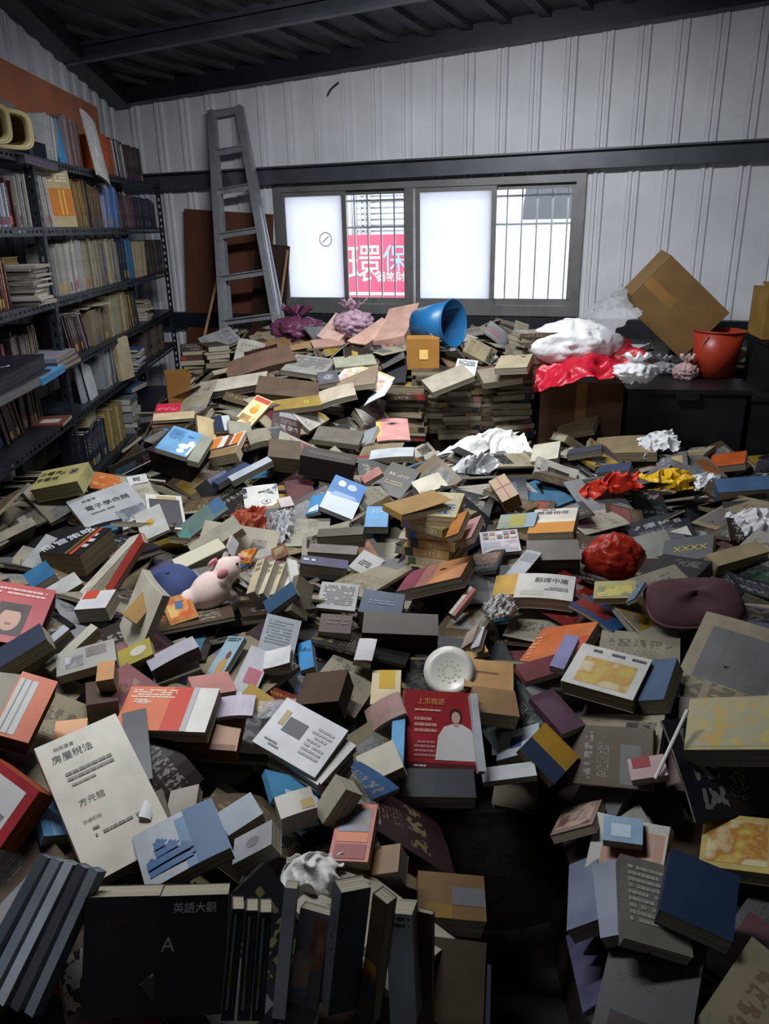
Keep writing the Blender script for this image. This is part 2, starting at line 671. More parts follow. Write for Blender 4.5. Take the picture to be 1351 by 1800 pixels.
# one sheet per rib; ribs were read off the photograph along the wall
PITCH_RIB = 0.232
s = S_CORN + 0.01
while s < S_RIGHT - 0.05:
    e = min(s + PITCH_RIB, S_RIGHT - 0.01)
    spans = [(s, e)]
    if s < WS0 < e:
        spans = [(s, WS0), (WS0, e)]
    elif s < WS1 < e:
        spans = [(s, WS1), (WS1, e)]
    for a, b in spans:
        if b - a < 0.10:
            continue
        if a >= WS0 - 1e-6 and b <= WS1 + 1e-6:
            sheet('cladding_sheet', wall_back, WP, WD, WN, a, b, WZ1, WZ1, roof_s(a), roof_s(b), M_PANEL)
            sheet('cladding_sheet', wall_back, WP, WD, WN, a, b, 0, 0, WZ0, WZ0, M_PANEL)
        else:
            sheet('cladding_sheet', wall_back, WP, WD, WN, a, b, 0, 0, roof_s(a), roof_s(b), M_PANEL)
    s = e

wall_left = quad_wall('wall_left', LF, CORN, roof_z, 0.07, SN, M_PANEL_L)
t = 0.25
LL = T_CORN
k = T_FRONT
while k < LL - 0.05:
    e = min(k + 0.235, LL)
    za, zb = roof_z(LW0 + SD * k), roof_z(LW0 + SD * e)
    sheet('cladding_sheet', wall_left, LW0, SD, SN, k, e, 0, 0, za, zb, M_PANEL_L)
    k = e
_rd = (RF - RC) / np.linalg.norm(RF - RC)
_rn = np.array([_rd[1], -_rd[0], 0.0])
if _rn[0] > 0:
    _rn = -_rn
wall_right = quad_wall('wall_right', RC, RF, roof_z, 0.07, _rn, M_PANEL_L)
wall_front = quad_wall('wall_front', RF, LF, roof_z, 0.07, np.array([0, 1.0, 0]), M_PANEL_L)

# ceiling: sloping roof sheets with ribs, purlins below
CE = 0.25
cpts = [LF - SN * 0.1, RF + np.array([0.1, 0, 0]), RC + WD * 0.1 - WN * 0.1, CORN - SN * 0.1 - WN * 0.1]
v = [(p[0], p[1], roof_z(p)) for p in cpts] + [(p[0], p[1], roof_z(p) + 0.08) for p in cpts]
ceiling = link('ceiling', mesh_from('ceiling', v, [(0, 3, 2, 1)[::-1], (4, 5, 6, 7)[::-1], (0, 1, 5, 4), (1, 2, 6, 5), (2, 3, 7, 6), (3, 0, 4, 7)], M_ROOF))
tag(ceiling, None, None, None, 'structure')
# ribs of the roof sheets, running from the back wall towards the camera
RN = 0
sx = S_CORN + 0.15
while sx < S_RIGHT - 0.1:
    a = wall_pt(sx, 0, 0.06)
    b = wall_pt(sx - 0.55, 0, 3.4)
    a[2], b[2] = roof_z(a) - 0.016, roof_z(b) - 0.016
    q = MB().bar(a, b, 0.07, 0.032)
    q.build('roof_rib', M_ROOF, ceiling)
    sx += 0.26
def beam(name, a, b, wx, wy, mt, parent=None):
    o = MB().bar(a, b, wx, wy).build(name, mt, parent)
    return o
# eave beam along the top of the back wall, its face dark
a, b = wall_pt(S_CORN, 0, 0.09), wall_pt(S_RIGHT, 0, 0.09)
a[2], b[2] = roof_z(a) - 0.06, roof_z(b) - 0.06
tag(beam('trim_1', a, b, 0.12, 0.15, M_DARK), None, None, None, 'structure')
# rake beam along the left wall
a, b = LW0 + SD * T_FRONT + SN * 0.09, CORN + SN * 0.09
a[2], b[2] = roof_z(a) - 0.06, roof_z(b) - 0.06
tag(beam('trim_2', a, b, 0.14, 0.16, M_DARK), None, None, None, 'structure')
# purlin parallel to the back wall: a lipped channel
pA, pB = wall_pt(S_CORN, 0, 1.12), wall_pt(S_RIGHT, 0, 1.12)
pA[2], pB[2] = roof_z(pA) - 0.085, roof_z(pB) - 0.085
pur = MB()
up = Vector((0, 0, 1))
pur.bar(pA, pB, 0.006, 0.11)
for dz, dn in ((0.052, 0.03), (-0.052, 0.03)):
    o_ = np.array([0, 0, dz]) + WN * dn
    pur.bar(pA + o_, pB + o_, 0.06, 0.006)
for dz in (0.042, -0.042):
    o_ = np.array([0, 0, dz]) + WN * 0.058
    pur.bar(pA + o_, pB + o_, 0.006, 0.024)
tag(pur.build('trim_3', M_GIRT), None, None, None, 'structure')
# girt across the back wall just above the window
gl, gr = wall_px(300, 330)[1], wall_px(1300, 274)[1]
gz = WZ1 + 0.07
a, b = wall_pt(S_CORN + 0.02, gz, 0.075), wall_pt(S_RIGHT - 0.02, gz + 0.035, 0.075)
g = MB().bar(a, b, 0.09, 0.11)
lip = np.array([0, 0, 0.06]) + WN * 0.03
g.bar(a + lip, b + lip, 0.13, 0.012)
tag(g.build('trim_4', M_GIRT), None, None, None, 'structure')
# sill girt below the window
a, b = wall_pt(S_CORN + 0.02, WZ0 - 0.10, 0.06), wall_pt(S_RIGHT - 0.02, WZ0 - 0.10, 0.06)
tag(MB().bar(a, b, 0.08, 0.12).build('trim_5', M_DARK), None, None, None, 'structure')

# ---- window: frame, centre mullion, four sashes (two frosted, two clear)
window = empty('window_1', wall_pt((WS0 + WS1) / 2, WZ0))
window.rotation_euler.z = -WA
window['kind'] = 'structure'
bpy.context.view_layer.update()
WI = window.matrix_world.inverted()
def wbox(mb, s0, s1, z0, z1, d0, d1):
    """box in the window's own axes: x along the wall, -y into the room"""
    c = (WS0 + WS1) / 2
    return mb.box((s0 - c, -d1, z0 - WZ0), (s1 - c, -d0, z1 - WZ0))
fr = MB()
wbox(fr, WS0 - 0.03, WS1 + 0.03, WZ1 - 0.035, WZ1 + 0.02, -0.08, 0.035)
wbox(fr, WS0 - 0.03, WS1 + 0.03, WZ0 - 0.03, WZ0 + 0.045, -0.08, 0.045)
wbox(fr, WS0 - 0.03, WS0 + 0.035, WZ0 + 0.045, WZ1 - 0.035, -0.08, 0.035)
wbox(fr, WS1 - 0.035, WS1 + 0.03, WZ0 + 0.045, WZ1 - 0.035, -0.08, 0.035)
fr.build('window_frame', M_FRAME, window)
SM = wall_px(721, 430)[0]
wbox(MB(), SM - 0.035, SM + 0.03, WZ0 + 0.045, WZ1 - 0.035, -0.08, 0.03).build('mullion', M_FRAME, window)

def mat_glass():
    mt = bpy.data.materials.new('clear_glass')
    mt.use_nodes = True
    nt = mt.node_tree
    nt.nodes.clear()
    o = nt.nodes.new('ShaderNodeOutputMaterial')
    t_ = nt.nodes.new('ShaderNodeBsdfTransparent')
    t_.inputs[0].default_value = (0.95, 0.97, 0.97, 1)
    g_ = nt.nodes.new('ShaderNodeBsdfGlossy')
    g_.inputs['Roughness'].default_value = 0.03
    x = nt.nodes.new('ShaderNodeMixShader')
    x.inputs[0].default_value = 0.05
    nt.links.new(t_.outputs[0], x.inputs[1])
    nt.links.new(g_.outputs[0], x.inputs[2])
    nt.links.new(x.outputs[0], o.inputs[0])
    return mt
def mat_frost():
    mt = bpy.data.materials.new('frosted_glass')
    mt.use_nodes = True
    nt = mt.node_tree
    nt.nodes.clear()
    o = nt.nodes.new('ShaderNodeOutputMaterial')
    t_ = nt.nodes.new('ShaderNodeBsdfTranslucent')
    t_.inputs[0].default_value = (0.86, 0.87, 0.92, 1)
    p_ = nt.nodes.new('ShaderNodeBsdfTransparent')
    p_.inputs[0].default_value = (0.9, 0.9, 0.95, 1)
    d_ = nt.nodes.new('ShaderNodeBsdfDiffuse')
    d_.inputs[0].default_value = (0.8, 0.8, 0.83, 1)
    x = nt.nodes.new('ShaderNodeMixShader')
    x.inputs[0].default_value = 0.3
    y = nt.nodes.new('ShaderNodeMixShader')
    y.inputs[0].default_value = 0.15
    nt.links.new(t_.outputs[0], x.inputs[1])
    nt.links.new(d_.outputs[0], x.inputs[2])
    nt.links.new(x.outputs[0], y.inputs[1])
    nt.links.new(p_.outputs[0], y.inputs[2])
    nt.links.new(y.outputs[0], o.inputs[0])
    return mt
M_GLASS, M_FROST = mat_glass(), mat_frost()
def sash(px0, px1, frosted, depth):
    s0, s1 = wall_px(px0, 430)[0], wall_px(px1, 430)[0]
    z0, z1 = WZ0 + 0.045, WZ1 - 0.035
    fw = 0.035
    q = MB()
    wbox(q, s0, s1, z0, z0 + fw + 0.01, depth - 0.02, depth)
    wbox(q, s0, s1, z1 - fw, z1, depth - 0.02, depth)
    wbox(q, s0, s0 + fw, z0 + fw, z1 - fw, depth - 0.02, depth)
    wbox(q, s1 - fw, s1, z0 + fw, z1 - fw, depth - 0.02, depth)
    o = q.build('sash', M_FRAME, window)
    p = MB()
    wbox(p, s0 + fw, s1 - fw, z0 + fw + 0.01, z1 - fw, depth - 0.013, depth - 0.008)
    p.build('frosted_pane' if frosted else 'glass_pane', M_FROST if frosted else M_GLASS, o)
    return o
sash(499, 611, True, 0.02)
sash(600, 716, False, -0.02)
sash(731, 871, True, 0.02)
sash(858, 1008, False, -0.02)
# small round sticker on the first frosted pane
stk = empty('round_sticker')
c_ = wall_pt(*wall_px(572, 421, 0.014), 0.014)
stk.matrix_basis = frame(c_, WD, WN)
st = MB()
n_ = 20
R_ = 0.055
ring = [(R_ * math.cos(2 * math.pi * i / n_), R_ * math.sin(2 * math.pi * i / n_), 0) for i in range(n_)] + \
       [(R_ * .86 * math.cos(2 * math.pi * i / n_), R_ * .86 * math.sin(2 * math.pi * i / n_), 0) for i in range(n_)]
st.add(ring, [(i, (i + 1) % n_, n_ + (i + 1) % n_, n_ + i) for i in range(n_)])
st.build('sticker_ring', ink('C9A3AE'), stk)
MB().box((-0.035, -0.004, -0.0002), (0.035, 0.004, 0.0006), Matrix.Rotation(0.7, 4, 'Z')).build('sticker_bar', ink('C9A3AE'), stk)
tag(stk, 'faint pink ring sticker with a slanted bar stuck on the frosted pane by the ladder', 'sticker')

# ---- outside the window: guard bars, shuttered building, red sign, grey awning
guard = empty('window_guard', wall_pt((WS0 + WS1) / 2, WZ0, -0.22))
guard.rotation_euler.z = -WA
W_ = WS1 - WS0
nb = 21
for i in range(nb + 1):
    x = -W_ / 2 + W_ * i / nb
    MB().box((x - 0.006, -0.006, -0.05), (x + 0.006, 0.006, WZ1 - WZ0 + 0.05)).build('bar', M_ALU, guard)
for z in (0.06, 0.62, 0.82):
    MB().box((-W_ / 2 - 0.03, -0.008, z - 0.008), (W_ / 2 + 0.03, 0.004, z + 0.008)).build('rail', M_ALU, guard)
tag(guard, 'steel bar window guard fixed outside the window', 'window guard')

bld = empty('building')
OD = 3.6
bc = wall_pt((WS0 + WS1) / 2, 0, -OD)
bld.matrix_basis = frame(bc, WD, (0, 0, 1))
# local x along wall, y away outward
M_OUT = mat('white_render', 'F0F1F2', 0.7, vary=0.05)
MB().box((-6, 0.05, -1), (6, 0.35, 4.2)).build('facade', M_OUT, bld)
def out_x(px):
    P = on_plane(px, 430, bc, WN)
    return float((P - bc) @ WD)
def out_z(px, py):
    return float(on_plane(px, py, bc, WN)[2])
x0, x1 = out_x(630), out_x(728)
zt_, zb_ = out_z(680, 318), out_z(680, 416)
nsl = 11
for i in range(nsl):
    z = zb_ + (zt_ + 0.1 - zb_) * i / nsl
    MB().box((x0, -0.02, z + 0.012), (x1 + 0.25, 0.05, z + (zt_ + 0.1 - zb_) / nsl - 0.012)).build('shutter_slat', mat('shutter', 'D7D9DB', 0.5), bld)
MB().box((x0 - .5, 0.0, zb_ - 0.03), (x1 + 0.3, 0.05, zb_ + 0.01)).build('ledge', mat('outside_grey', '9A9A9C', 0.6), bld)
# railing on the facade seen through the second sash
for i in range(6):
    x = out_x(612) + (out_x(652) - out_x(612)) * i / 5
    MB().box((x - 0.012, -0.03, zb_), (x + 0.012, 0.0, zb_ + 0.55)).build('railing_post', mat('outside_grey', '9A9A9C', 0.6), bld)
tag(bld, 'white building with a slatted shutter across the lane outside the window', 'building')

sgn = empty('shop_sign')
sgn.matrix_basis = frame(bc + WN * 0.25, WD, WN)
# in the sign: x along the wall, y up, z towards the room
sx0, sx1 = out_x(592), out_x(742)
sz0, sz1 = out_z(670, 523), out_z(670, 412)
MB().box((sx0, sz0, -0.05), (sx1, sz1, 0.0)).build('sign_board', mat('sign_red', 'DE4560', 0.5, vary=0.04), sgn)
MB().box((sx0, sz0 + 0.05, 0.0), (sx1, sz0 + 0.085, 0.004)).build('white_line', ink('F4F2F0'), sgn)
def sign_text(s, px, py, hpx, hexc, wmul=1.0):
    vs, fs, asp = text_shape(s)
    cx, cz = out_x(px), out_z(px, py)
    hh = abs(out_z(px, py - hpx / 2) - out_z(px, py + hpx / 2))
    me = mesh_from('lettering', [(cx + a[0] * hh * wmul, cz + a[1] * hh, 0.006) for a in vs], fs, ink(hexc))
    return link('lettering', me, sgn)
sign_text('環', 652, 462, 62, 'F6EFD2', 0.95)
sign_text('保', 705, 452, 46, '8FC2EE', 0.95)
sign_text('器物財', 697, 484, 17, 'FFFFFF')
tag(sgn, 'red shop sign with big cream and blue characters seen through the clear sash', 'sign')

awn = empty('awning')
awn.matrix_basis = frame(bc + WN * 1.2, WD, WN)
def awn_p(px, py):
    P = on_plane(px, py, bc + WN * 1.2, WN) - (bc + WN * 1.2)
    return float(P @ WD), float(P[2])
a0, a1 = awn_p(918, 322), awn_p(1030, 384)
q = MB()
q.add([(a0[0] + .08, a0[1] + 0.3, 0), (a1[0] + .5, a0[1] + 0.3, 0), (a1[0] + .5, a1[1], 0), (a0[0], a1[1], 0),
       (a0[0] + .08, a0[1] + 0.3, -.06), (a1[0] + .5, a0[1] + 0.3, -.06), (a1[0] + .5, a1[1], -.06), (a0[0], a1[1], -.06)],
      [(0, 1, 2, 3)[::-1], (4, 5, 6, 7), (0, 1, 5, 4), (1, 2, 6, 5), (2, 3, 7, 6), (3, 0, 4, 7)])
q.build('awning_sheet', mat('awning_grey', '5A5A5E', 0.7, vary=0.06), awn)
MB().box((a0[0] - .1, a1[1] - 0.07, -0.03), (a1[0] + .5, a1[1] - 0.03, 0.0)).build('awning_hem', ink('E8C9CB'), awn)
tag(awn, 'dark grey awning hanging outside the last clear sash', 'awning')
gr_ = MB().box((-7, -14, -0.3), (9, -0.0, -0.15))
lane = slab('lane', [bc + WD * -6 - WN * 0.6, bc + WD * 6 - WN * 0.6, wall_pt(WS1 + 3, 0, -0.08), wall_pt(WS0 - 3, 0, -0.08)], -0.25, -0.14, mat('lane_asphalt', '9A9B9C', 0.8))
tag(lane, None, None, None, 'structure')

# ---- hanging tube lamps out of view, added to brighten the room
def mat_emit(name, hexc, st_):
    mt = bpy.data.materials.new(name)
    mt.use_nodes = True
    b = mt.node_tree.nodes['Principled BSDF']
    b.inputs['Emission Color'].default_value = (*lin(hexc), 1)
    b.inputs['Emission Strength'].default_value = st_
    return mt
M_TUBE = mat_emit('lit_tube', 'F2F6FF', 6.0)
for li_, (_p, lpos, ltilt) in enumerate(ADDED_LAMPS):
    lampE = empty('ceiling_lamp', lpos)
    lampE.rotation_euler = (ltilt, 0, math.radians(-8))
    hs = MB()
    hs.add([(-.64, -.11, 0.02), (.64, -.11, 0.02), (.64, .11, 0.02), (-.64, .11, 0.02), (-.62, -.05, 0.07), (.62, -.05, 0.07), (.62, .05, 0.07), (-.62, .05, 0.07)],
           [(4, 5, 6, 7), (0, 1, 5, 4), (1, 2, 6, 5), (2, 3, 7, 6), (3, 0, 4, 7), (0, 3, 2, 1)])
    hs.build('reflector', mat('lamp_enamel', 'E2E4E6', 0.4), lampE)
    for y in (-.05, .05):
        MB().tube([(-.6, y, -0.005), (.6, y, -0.005)], 0.013, 10).build('tube', M_TUBE, lampE)
    bpy.context.view_layer.update()
    _li = lampE.matrix_world.inverted()
    for x in (-.45, .45):
        a = lampE.matrix_world @ Vector((x, 0, 0.07))
        b = Vector((a.x, a.y, roof_z(a)))
        MB().tube([_li @ a, _li @ b], 0.004, 6).build('hanger', M_DARK, lampE)
    tag(lampE, ['twin tube lamp hung from the roof over the middle of the pile', 'twin tube lamp hung from the roof over the walkway'][li_], 'lamp')

# ---- ladder leaning on the back wall
def make_ladder():
    root = empty('stepladder')
    tl, tr = wall_pt(*wall_px(372, 196, 0.10), 0.10), wall_pt(*wall_px(420, 188, 0.10), 0.10)
    bl, br = at_y(396, 612, 6.12), at_y(492, 600, 5.98)
    root.location = (bl + br) / 2
    off = np.array(root.location)
    tl, tr, bl, br = tl - off, tr - off, bl - off, br - off
    ax = Vector(tr - tl).normalized()
    for a, b in ((tl, bl), (tr, br)):
        q = MB()
        q.bar(a, b, 0.028, 0.062, up=ax)
        e = np.array(ax.cross(Vector(b - a).normalized()))
        q.bar(a + e * 0.028, b + e * 0.028, 0.006, 0.052, up=ax)
        q.bar(a - e * 0.028, b - e * 0.028, 0.006, 0.052, up=ax)
        q.build('rail', M_ALU, root)
        MB().bar(b, b + (b - a) / np.linalg.norm(b - a) * 0.05, 0.05, 0.08, up=ax).build('rubber_foot', mat('black_rubber', '151515', 0.7), root)
    for py in (205, 268, 332, 404, 474, 547):
        kk = (py - 200) / (590 - 200)
        a, b = tl + (bl - tl) * kk, tr + (br - tr) * kk
        q = MB().bar(a, b, 0.032, 0.045)
        q.bar(a + np.array([0, 0, .018]), b + np.array([0, 0, .018]), 0.07, 0.008)
        q.build('rung', M_ALU, root)
    # second pair of rails behind (folded back frame)
    dn = -WN * 0.11
    for a, b in ((tl, bl), (tr, br)):
        a2, b2 = a + dn * 0.3, b + (a - b) * 0.08 + dn * 0.9
        MB().bar(a2, b2, 0.02, 0.04, up=ax).build('back_rail', M_ALU, root)
    tag(root, 'aluminium stepladder folded and leaned against the cladding beside the window', 'ladder')
make_ladder()

# ---- brown board and stick leaning behind the ladder
def lean_board(name, p_tl, p_tr, p_bl, th, mt, label, cat, off_t, off_b):
    a, b = wall_pt(*wall_px(*p_tl, off_t), off_t), wall_pt(*wall_px(*p_tr, off_t), off_t)
    d = wall_pt(*wall_px(*p_bl, off_b), off_b)
    ex = b - a
    dn = d - a
    e1, e3 = Vector(ex).normalized(), Vector(dn).normalized()
    nn = e1.cross(e3).normalized()
    if nn.dot(Vector(WN)) < 0:
        nn = -nn
    w, h = np.linalg.norm(ex), np.linalg.norm(dn)
    M = frame(d, ex, nn)
    o = MB().box((0, 0, -th), (w, h, 0)).build(name, mt)
    o.matrix_basis = M
    tag(o, label, cat)
    return o
M_BROWN = mat('brown_board', '5B3626', 0.7, vary=0.2, scale=3)
lean_board('board', (335, 368), (492, 378), (330, 620), 0.012, M_BROWN, 'brown board leaning on the cladding behind the stepladder', 'board', 0.07, 0.10)
lean_board('crate_lid', (440, 425), (500, 432), (440, 600), 0.01, mat('dark_brown_board', '331E16', 0.7), 'darker brown panel standing in front of the brown board by the stepladder', 'panel', 0.11, 0.16)
stick = MB().tube([at_y(386, 470, 6.5), at_y(348, 640, 6.1)], 0.011, 8).build('broom_stick', mat('pale_wood', '8A6B48', 0.6))
tag(stick, 'thin wooden stick leaning in the corner beside the stepladder', 'stick')
stick = MB().tube([at_y(505, 440, 6.42), at_y(489, 560, 6.2)], 0.010, 8).build('wooden_dowel', mat('pale_wood', '8A6B48', 0.6))
tag(stick, 'thin pale dowel standing between the stepladder and the window', 'stick')
# a cable or hook on the cladding, top left
hk = MB().tube([wall_pt(*wall_px(595, 145, .03), .03), wall_pt(*wall_px(588, 150, .035), .035), wall_pt(*wall_px(580, 158, .035), .035), wall_pt(*wall_px(575, 168, .03), .03)], 0.006, 6).build('wire_hook', M_DARK)
tag(hk, 'short bent dark wire hook on the cladding above the window', 'hook')

# ------------------------------------------------------------------ shelving
shelf_z = [shelf_px(95, 283)[1], shelf_px(102, 400)[1], shelf_px(119, 521)[1], shelf_px(136, 628)[1], shelf_px(152, 716)[1], shelf_px(167, 833)[1]]
T_POST = [-1.55, 0.0, shelf_px(292, 430)[0]]
rack = empty('bookshelf', S0)
def loc(P):
    return np.asarray(P) - S0
ANG = 0.04
def slotted_plate(mb, P, A, B, L_, n, slot0=0.012, pitch=0.05):
    """plate from P along A (length L_), width along B, pierced by slots; real openings"""
    b = np.asarray(B)
    a = np.asarray(A)
    w = np.linalg.norm(b)
    b = b / w
    k = int(L_ / pitch)
    ys = [0, w * .36, w * .64, w]
    def q(u0, u1, v0, v1):
        pts = [P + a * u0 + b * v0, P + a * u1 + b * v0, P + a * u1 + b * v1, P + a * u0 + b * v1]
        mb.add(pts, [(0, 1, 2, 3)])
    q(0, L_, 0, ys[1])
    q(0, L_, ys[2], w)
    u = 0
    for i in range(k):
        c = (i + .5) * L_ / k
        q(u, c - slot0, ys[1], ys[2])
        u = c + slot0
    q(u, L_, ys[1], ys[2])
for t_ in T_POST:
    for off, sgnv in ((0.0, 1), (-SDEP, -1)):
        mb = MB()
        zt = shelf_z[0] + 0.03
        P = loc(shelf_pt(t_, 0, off))
        slotted_plate(mb, P, (0, 0, 1), SD * ANG * (1 if t_ < 1 else -1), zt, 0)
        slotted_plate(mb, P, (0, 0, 1), -SN * ANG * sgnv, zt, 0)
        mb.build('upright', M_RACK, rack)
for i, z in enumerate(shelf_z):
    for b in range(2):
        t0, t1 = T_POST[b] + 0.005, T_POST[b + 1] - 0.005
        c = [loc(shelf_pt(t0, z - 0.004, -0.003)), loc(shelf_pt(t1, z - 0.004, -0.003)), loc(shelf_pt(t1, z - 0.004, -SDEP + .003)), loc(shelf_pt(t0, z - 0.004, -SDEP + .003))]
        mb = MB()
        v = [tuple(p) for p in c] + [(p[0], p[1], p[2] + 0.004) for p in c]
        mb.add(v, [(0, 1, 2, 3)[::-1], (4, 5, 6, 7), (0, 1, 5, 4), (1, 2, 6, 5), (2, 3, 7, 6), (3, 0, 4, 7)])
        sh = mb.build('shelf_board', M_RACK, rack)
        m2 = MB()
        slotted_plate(m2, loc(shelf_pt(t0, z - 0.038, 0.002)), SD, (0, 0, ANG), t1 - t0, 0)
        m2.build('slotted_edge', M_RACK, sh)
tag(rack, 'black slotted angle steel bookshelf of six levels along the cladding', 'bookshelf')
# plywood board behind the top shelf
a = on_plane(-30, 95, LW0 + SN * 0.05, SN); b = on_plane(128, 185, LW0 + SN * 0.05, SN)
tA, tB = float((a - S0) @ SD), float((b - S0) @ SD)
zT = float(on_plane(0, 108, LW0 + SN * 0.05, SN)[2])
o = MB().box((0, 0, -0.009), (tB + .45 - tA, zT - shelf_z[0] + 0.0, 0.009)).build('plywood_board', mat('orange_plywood', 'A8674A', 0.6, vary=0.15, scale=3))
o.matrix_basis = frame(shelf_pt(tA, shelf_z[0], -SDEP + 0.02), SD, SN)
tag(o, 'orange brown plywood board standing at the back of the top shelf', 'board')

# ------------------------------------------------------------------ the pile: height map that everything is dropped on
HX0, HX1, HY0, HY1, HR = -2.3, 3.1, 0.35, 7.3, 0.0125
NX, NY = int((HX1 - HX0) / HR), int((HY1 - HY0) / HR)
gx = HX0 + (np.arange(NX) + .5) * HR
gy = HY0 + (np.arange(NY) + .5) * HR
GX, GY = np.meshgrid(gx, gy)
def sstep(a, b, x):
    t = np.clip((x - a) / (b - a), 0, 1)
    return t * t * (3 - 2 * t)
def target_height():
    H = np.full_like(GX, 0.70)
    H += 0.10 * sstep(0.2, -1.0, GX) * sstep(4.0, 1.5, GY)
    # long slope up to the window on the left, a step in the middle
    H += 0.28 * sstep(3.4, 4.8, GY) * sstep(0.1, -0.5, GX)
    H += 0.30 * sstep(4.35, 4.55, GY) * sstep(-0.5, 0.1, GX)
    H -= 0.16 * sstep(3.4, 3.9, GY) * sstep(4.6, 4.4, GY) * sstep(-.1, .3, GX) * sstep(1.5, 1.2, GX)
    # dip by the shelving foot
    H -= 0.14 * np.exp(-((GX + 1.35) ** 2 / 0.08 + (GY - 4.5) ** 2 / 1.2))
    H -= 0.16 * sstep(1.0, 1.25, GX) * sstep(3.0, 3.4, GY)
    # gentle lumps
    H += 0.05 * np.sin(GX * 3.1 + 1) * np.sin(GY * 2.7 + .4) + 0.03 * np.sin(GX * 6.3) * np.cos(GY * 5.1)
    # walkway where the photographer stands
    tr = sstep(0.02, 0.14, GX + 0.1 * (GY - 1)) * sstep(0.46, 0.34, GX - 0.1 * (GY - 1)) * sstep(1.62, 1.4, GY)
    H = H * (1 - tr)
    H -= 0.22 * sstep(0.32, 0.45, GX) * sstep(1.5, 1.1, GY)
    H *= sstep(0.74, 0.82, GY)
    # stays inside the room and in front of the shelving
    sh = (GX - (S0[0] + 0.02)) * SN[0] + (GY - S0[1]) * SN[1]
    H = np.where(sh < 0.0, 0, H)
    bk = (GX - WP[0]) * WN[0] + (GY - WP[1]) * WN[1]
    H = np.where(bk < 0.16, 0, H)
    rt = (GX - RC[0]) * _rn[0] + (GY - RC[1]) * _rn[1]
    H = np.where(rt < 0.32, 0, H)
    H = H - 0.42 * (1 - sstep(0.06, 0.42, sh)) * sstep(3.1, 3.7, GY)
    return np.clip(H, 0, 2)
HT = target_height()
HM = np.clip(HT - 0.14, 0, None)

def hget(A, x, y):
    i = np.clip(((np.asarray(x) - HX0) / HR).astype(int), 0, NX - 1)
    j = np.clip(((np.asarray(y) - HY0) / HR).astype(int), 0, NY - 1)
    return A[j, i]
def hput(P):
    i = np.clip(((P[:, 0] - HX0) / HR).astype(int), 0, NX - 1)
    j = np.clip(((P[:, 1] - HY0) / HR).astype(int), 0, NY - 1)
    np.maximum.at(HM, (j, i), P[:, 2])
def hit_map(px, py, A=None, lift=0.0):
    A = HM if A is None else A
    d = ray(px, py)
    s = np.linspace(0.5, 9.0, 1700)
    P = CAM + np.outer(s, d)
    below = P[:, 2] < hget(A, P[:, 0], P[:, 1]) + lift
    k = int(np.argmax(below)) if below.any() else len(s) - 1
    return s[k]

# the packed mass underneath the loose top layer
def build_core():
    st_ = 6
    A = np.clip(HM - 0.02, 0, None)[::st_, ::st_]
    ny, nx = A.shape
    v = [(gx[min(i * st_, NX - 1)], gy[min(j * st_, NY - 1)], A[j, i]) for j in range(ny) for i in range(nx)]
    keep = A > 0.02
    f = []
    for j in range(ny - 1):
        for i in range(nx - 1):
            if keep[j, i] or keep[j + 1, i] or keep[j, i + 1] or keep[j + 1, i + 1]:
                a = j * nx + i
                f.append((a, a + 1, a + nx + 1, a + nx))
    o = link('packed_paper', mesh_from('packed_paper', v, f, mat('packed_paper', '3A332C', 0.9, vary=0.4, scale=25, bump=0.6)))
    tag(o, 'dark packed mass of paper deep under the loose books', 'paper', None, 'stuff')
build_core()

_gg = np.stack(np.meshgrid(np.linspace(0, 1, 7), np.linspace(0, 1, 9)), -1).reshape(-1, 2)
def dense(w, h):
    a, b = max(2, int(w / 0.009)), max(2, int(h / 0.009))
    return np.stack(np.meshgrid(np.linspace(0, 1, a), np.linspace(0, 1, b)), -1).reshape(-1, 2)

def drop(x, y, w, h, t, yaw, tx=0.0, ty=0.0, maxup=0.12, top=None):
    """lay a w x h x t block on the height map; returns matrix or None"""
    c, s_ = math.cos(yaw), math.sin(yaw)
    q = (_gg - .5) * (w, h)
    X, Y = x + q[:, 0] * c - q[:, 1] * s_, y + q[:, 0] * s_ + q[:, 1] * c
    Z = hget(HM, X, Y)
    A = np.stack([np.ones_like(X), X - x, Y - y], 1)
    co, *_ = np.linalg.lstsq(A, Z, rcond=None)
    gx_, gy_ = np.clip(co[1] + tx, -.75, .75), np.clip(co[2] + ty, -.75, .75)
    pl = gx_ * (X - x) + gy_ * (Y - y)
    z0 = np.quantile(Z - pl, 0.86)
    if z0 + t > float(hget(HT, x, y)) + maxup:
        return None
    n = np.array([-gx_, -gy_, 1.0]); n /= np.linalg.norm(n)
    M = frame((x, y, z0), (c, s_, gx_ * c + gy_ * s_), n)
    M = M @ Matrix.Translation((-w / 2, -h / 2, 0))
    D = dense(w, h) * (w, h)
    R = np.array(M)
    top = D @ R[:3, :2].T + R[:3, 3] + R[:3, 2] * t
    hput(top)
    return M

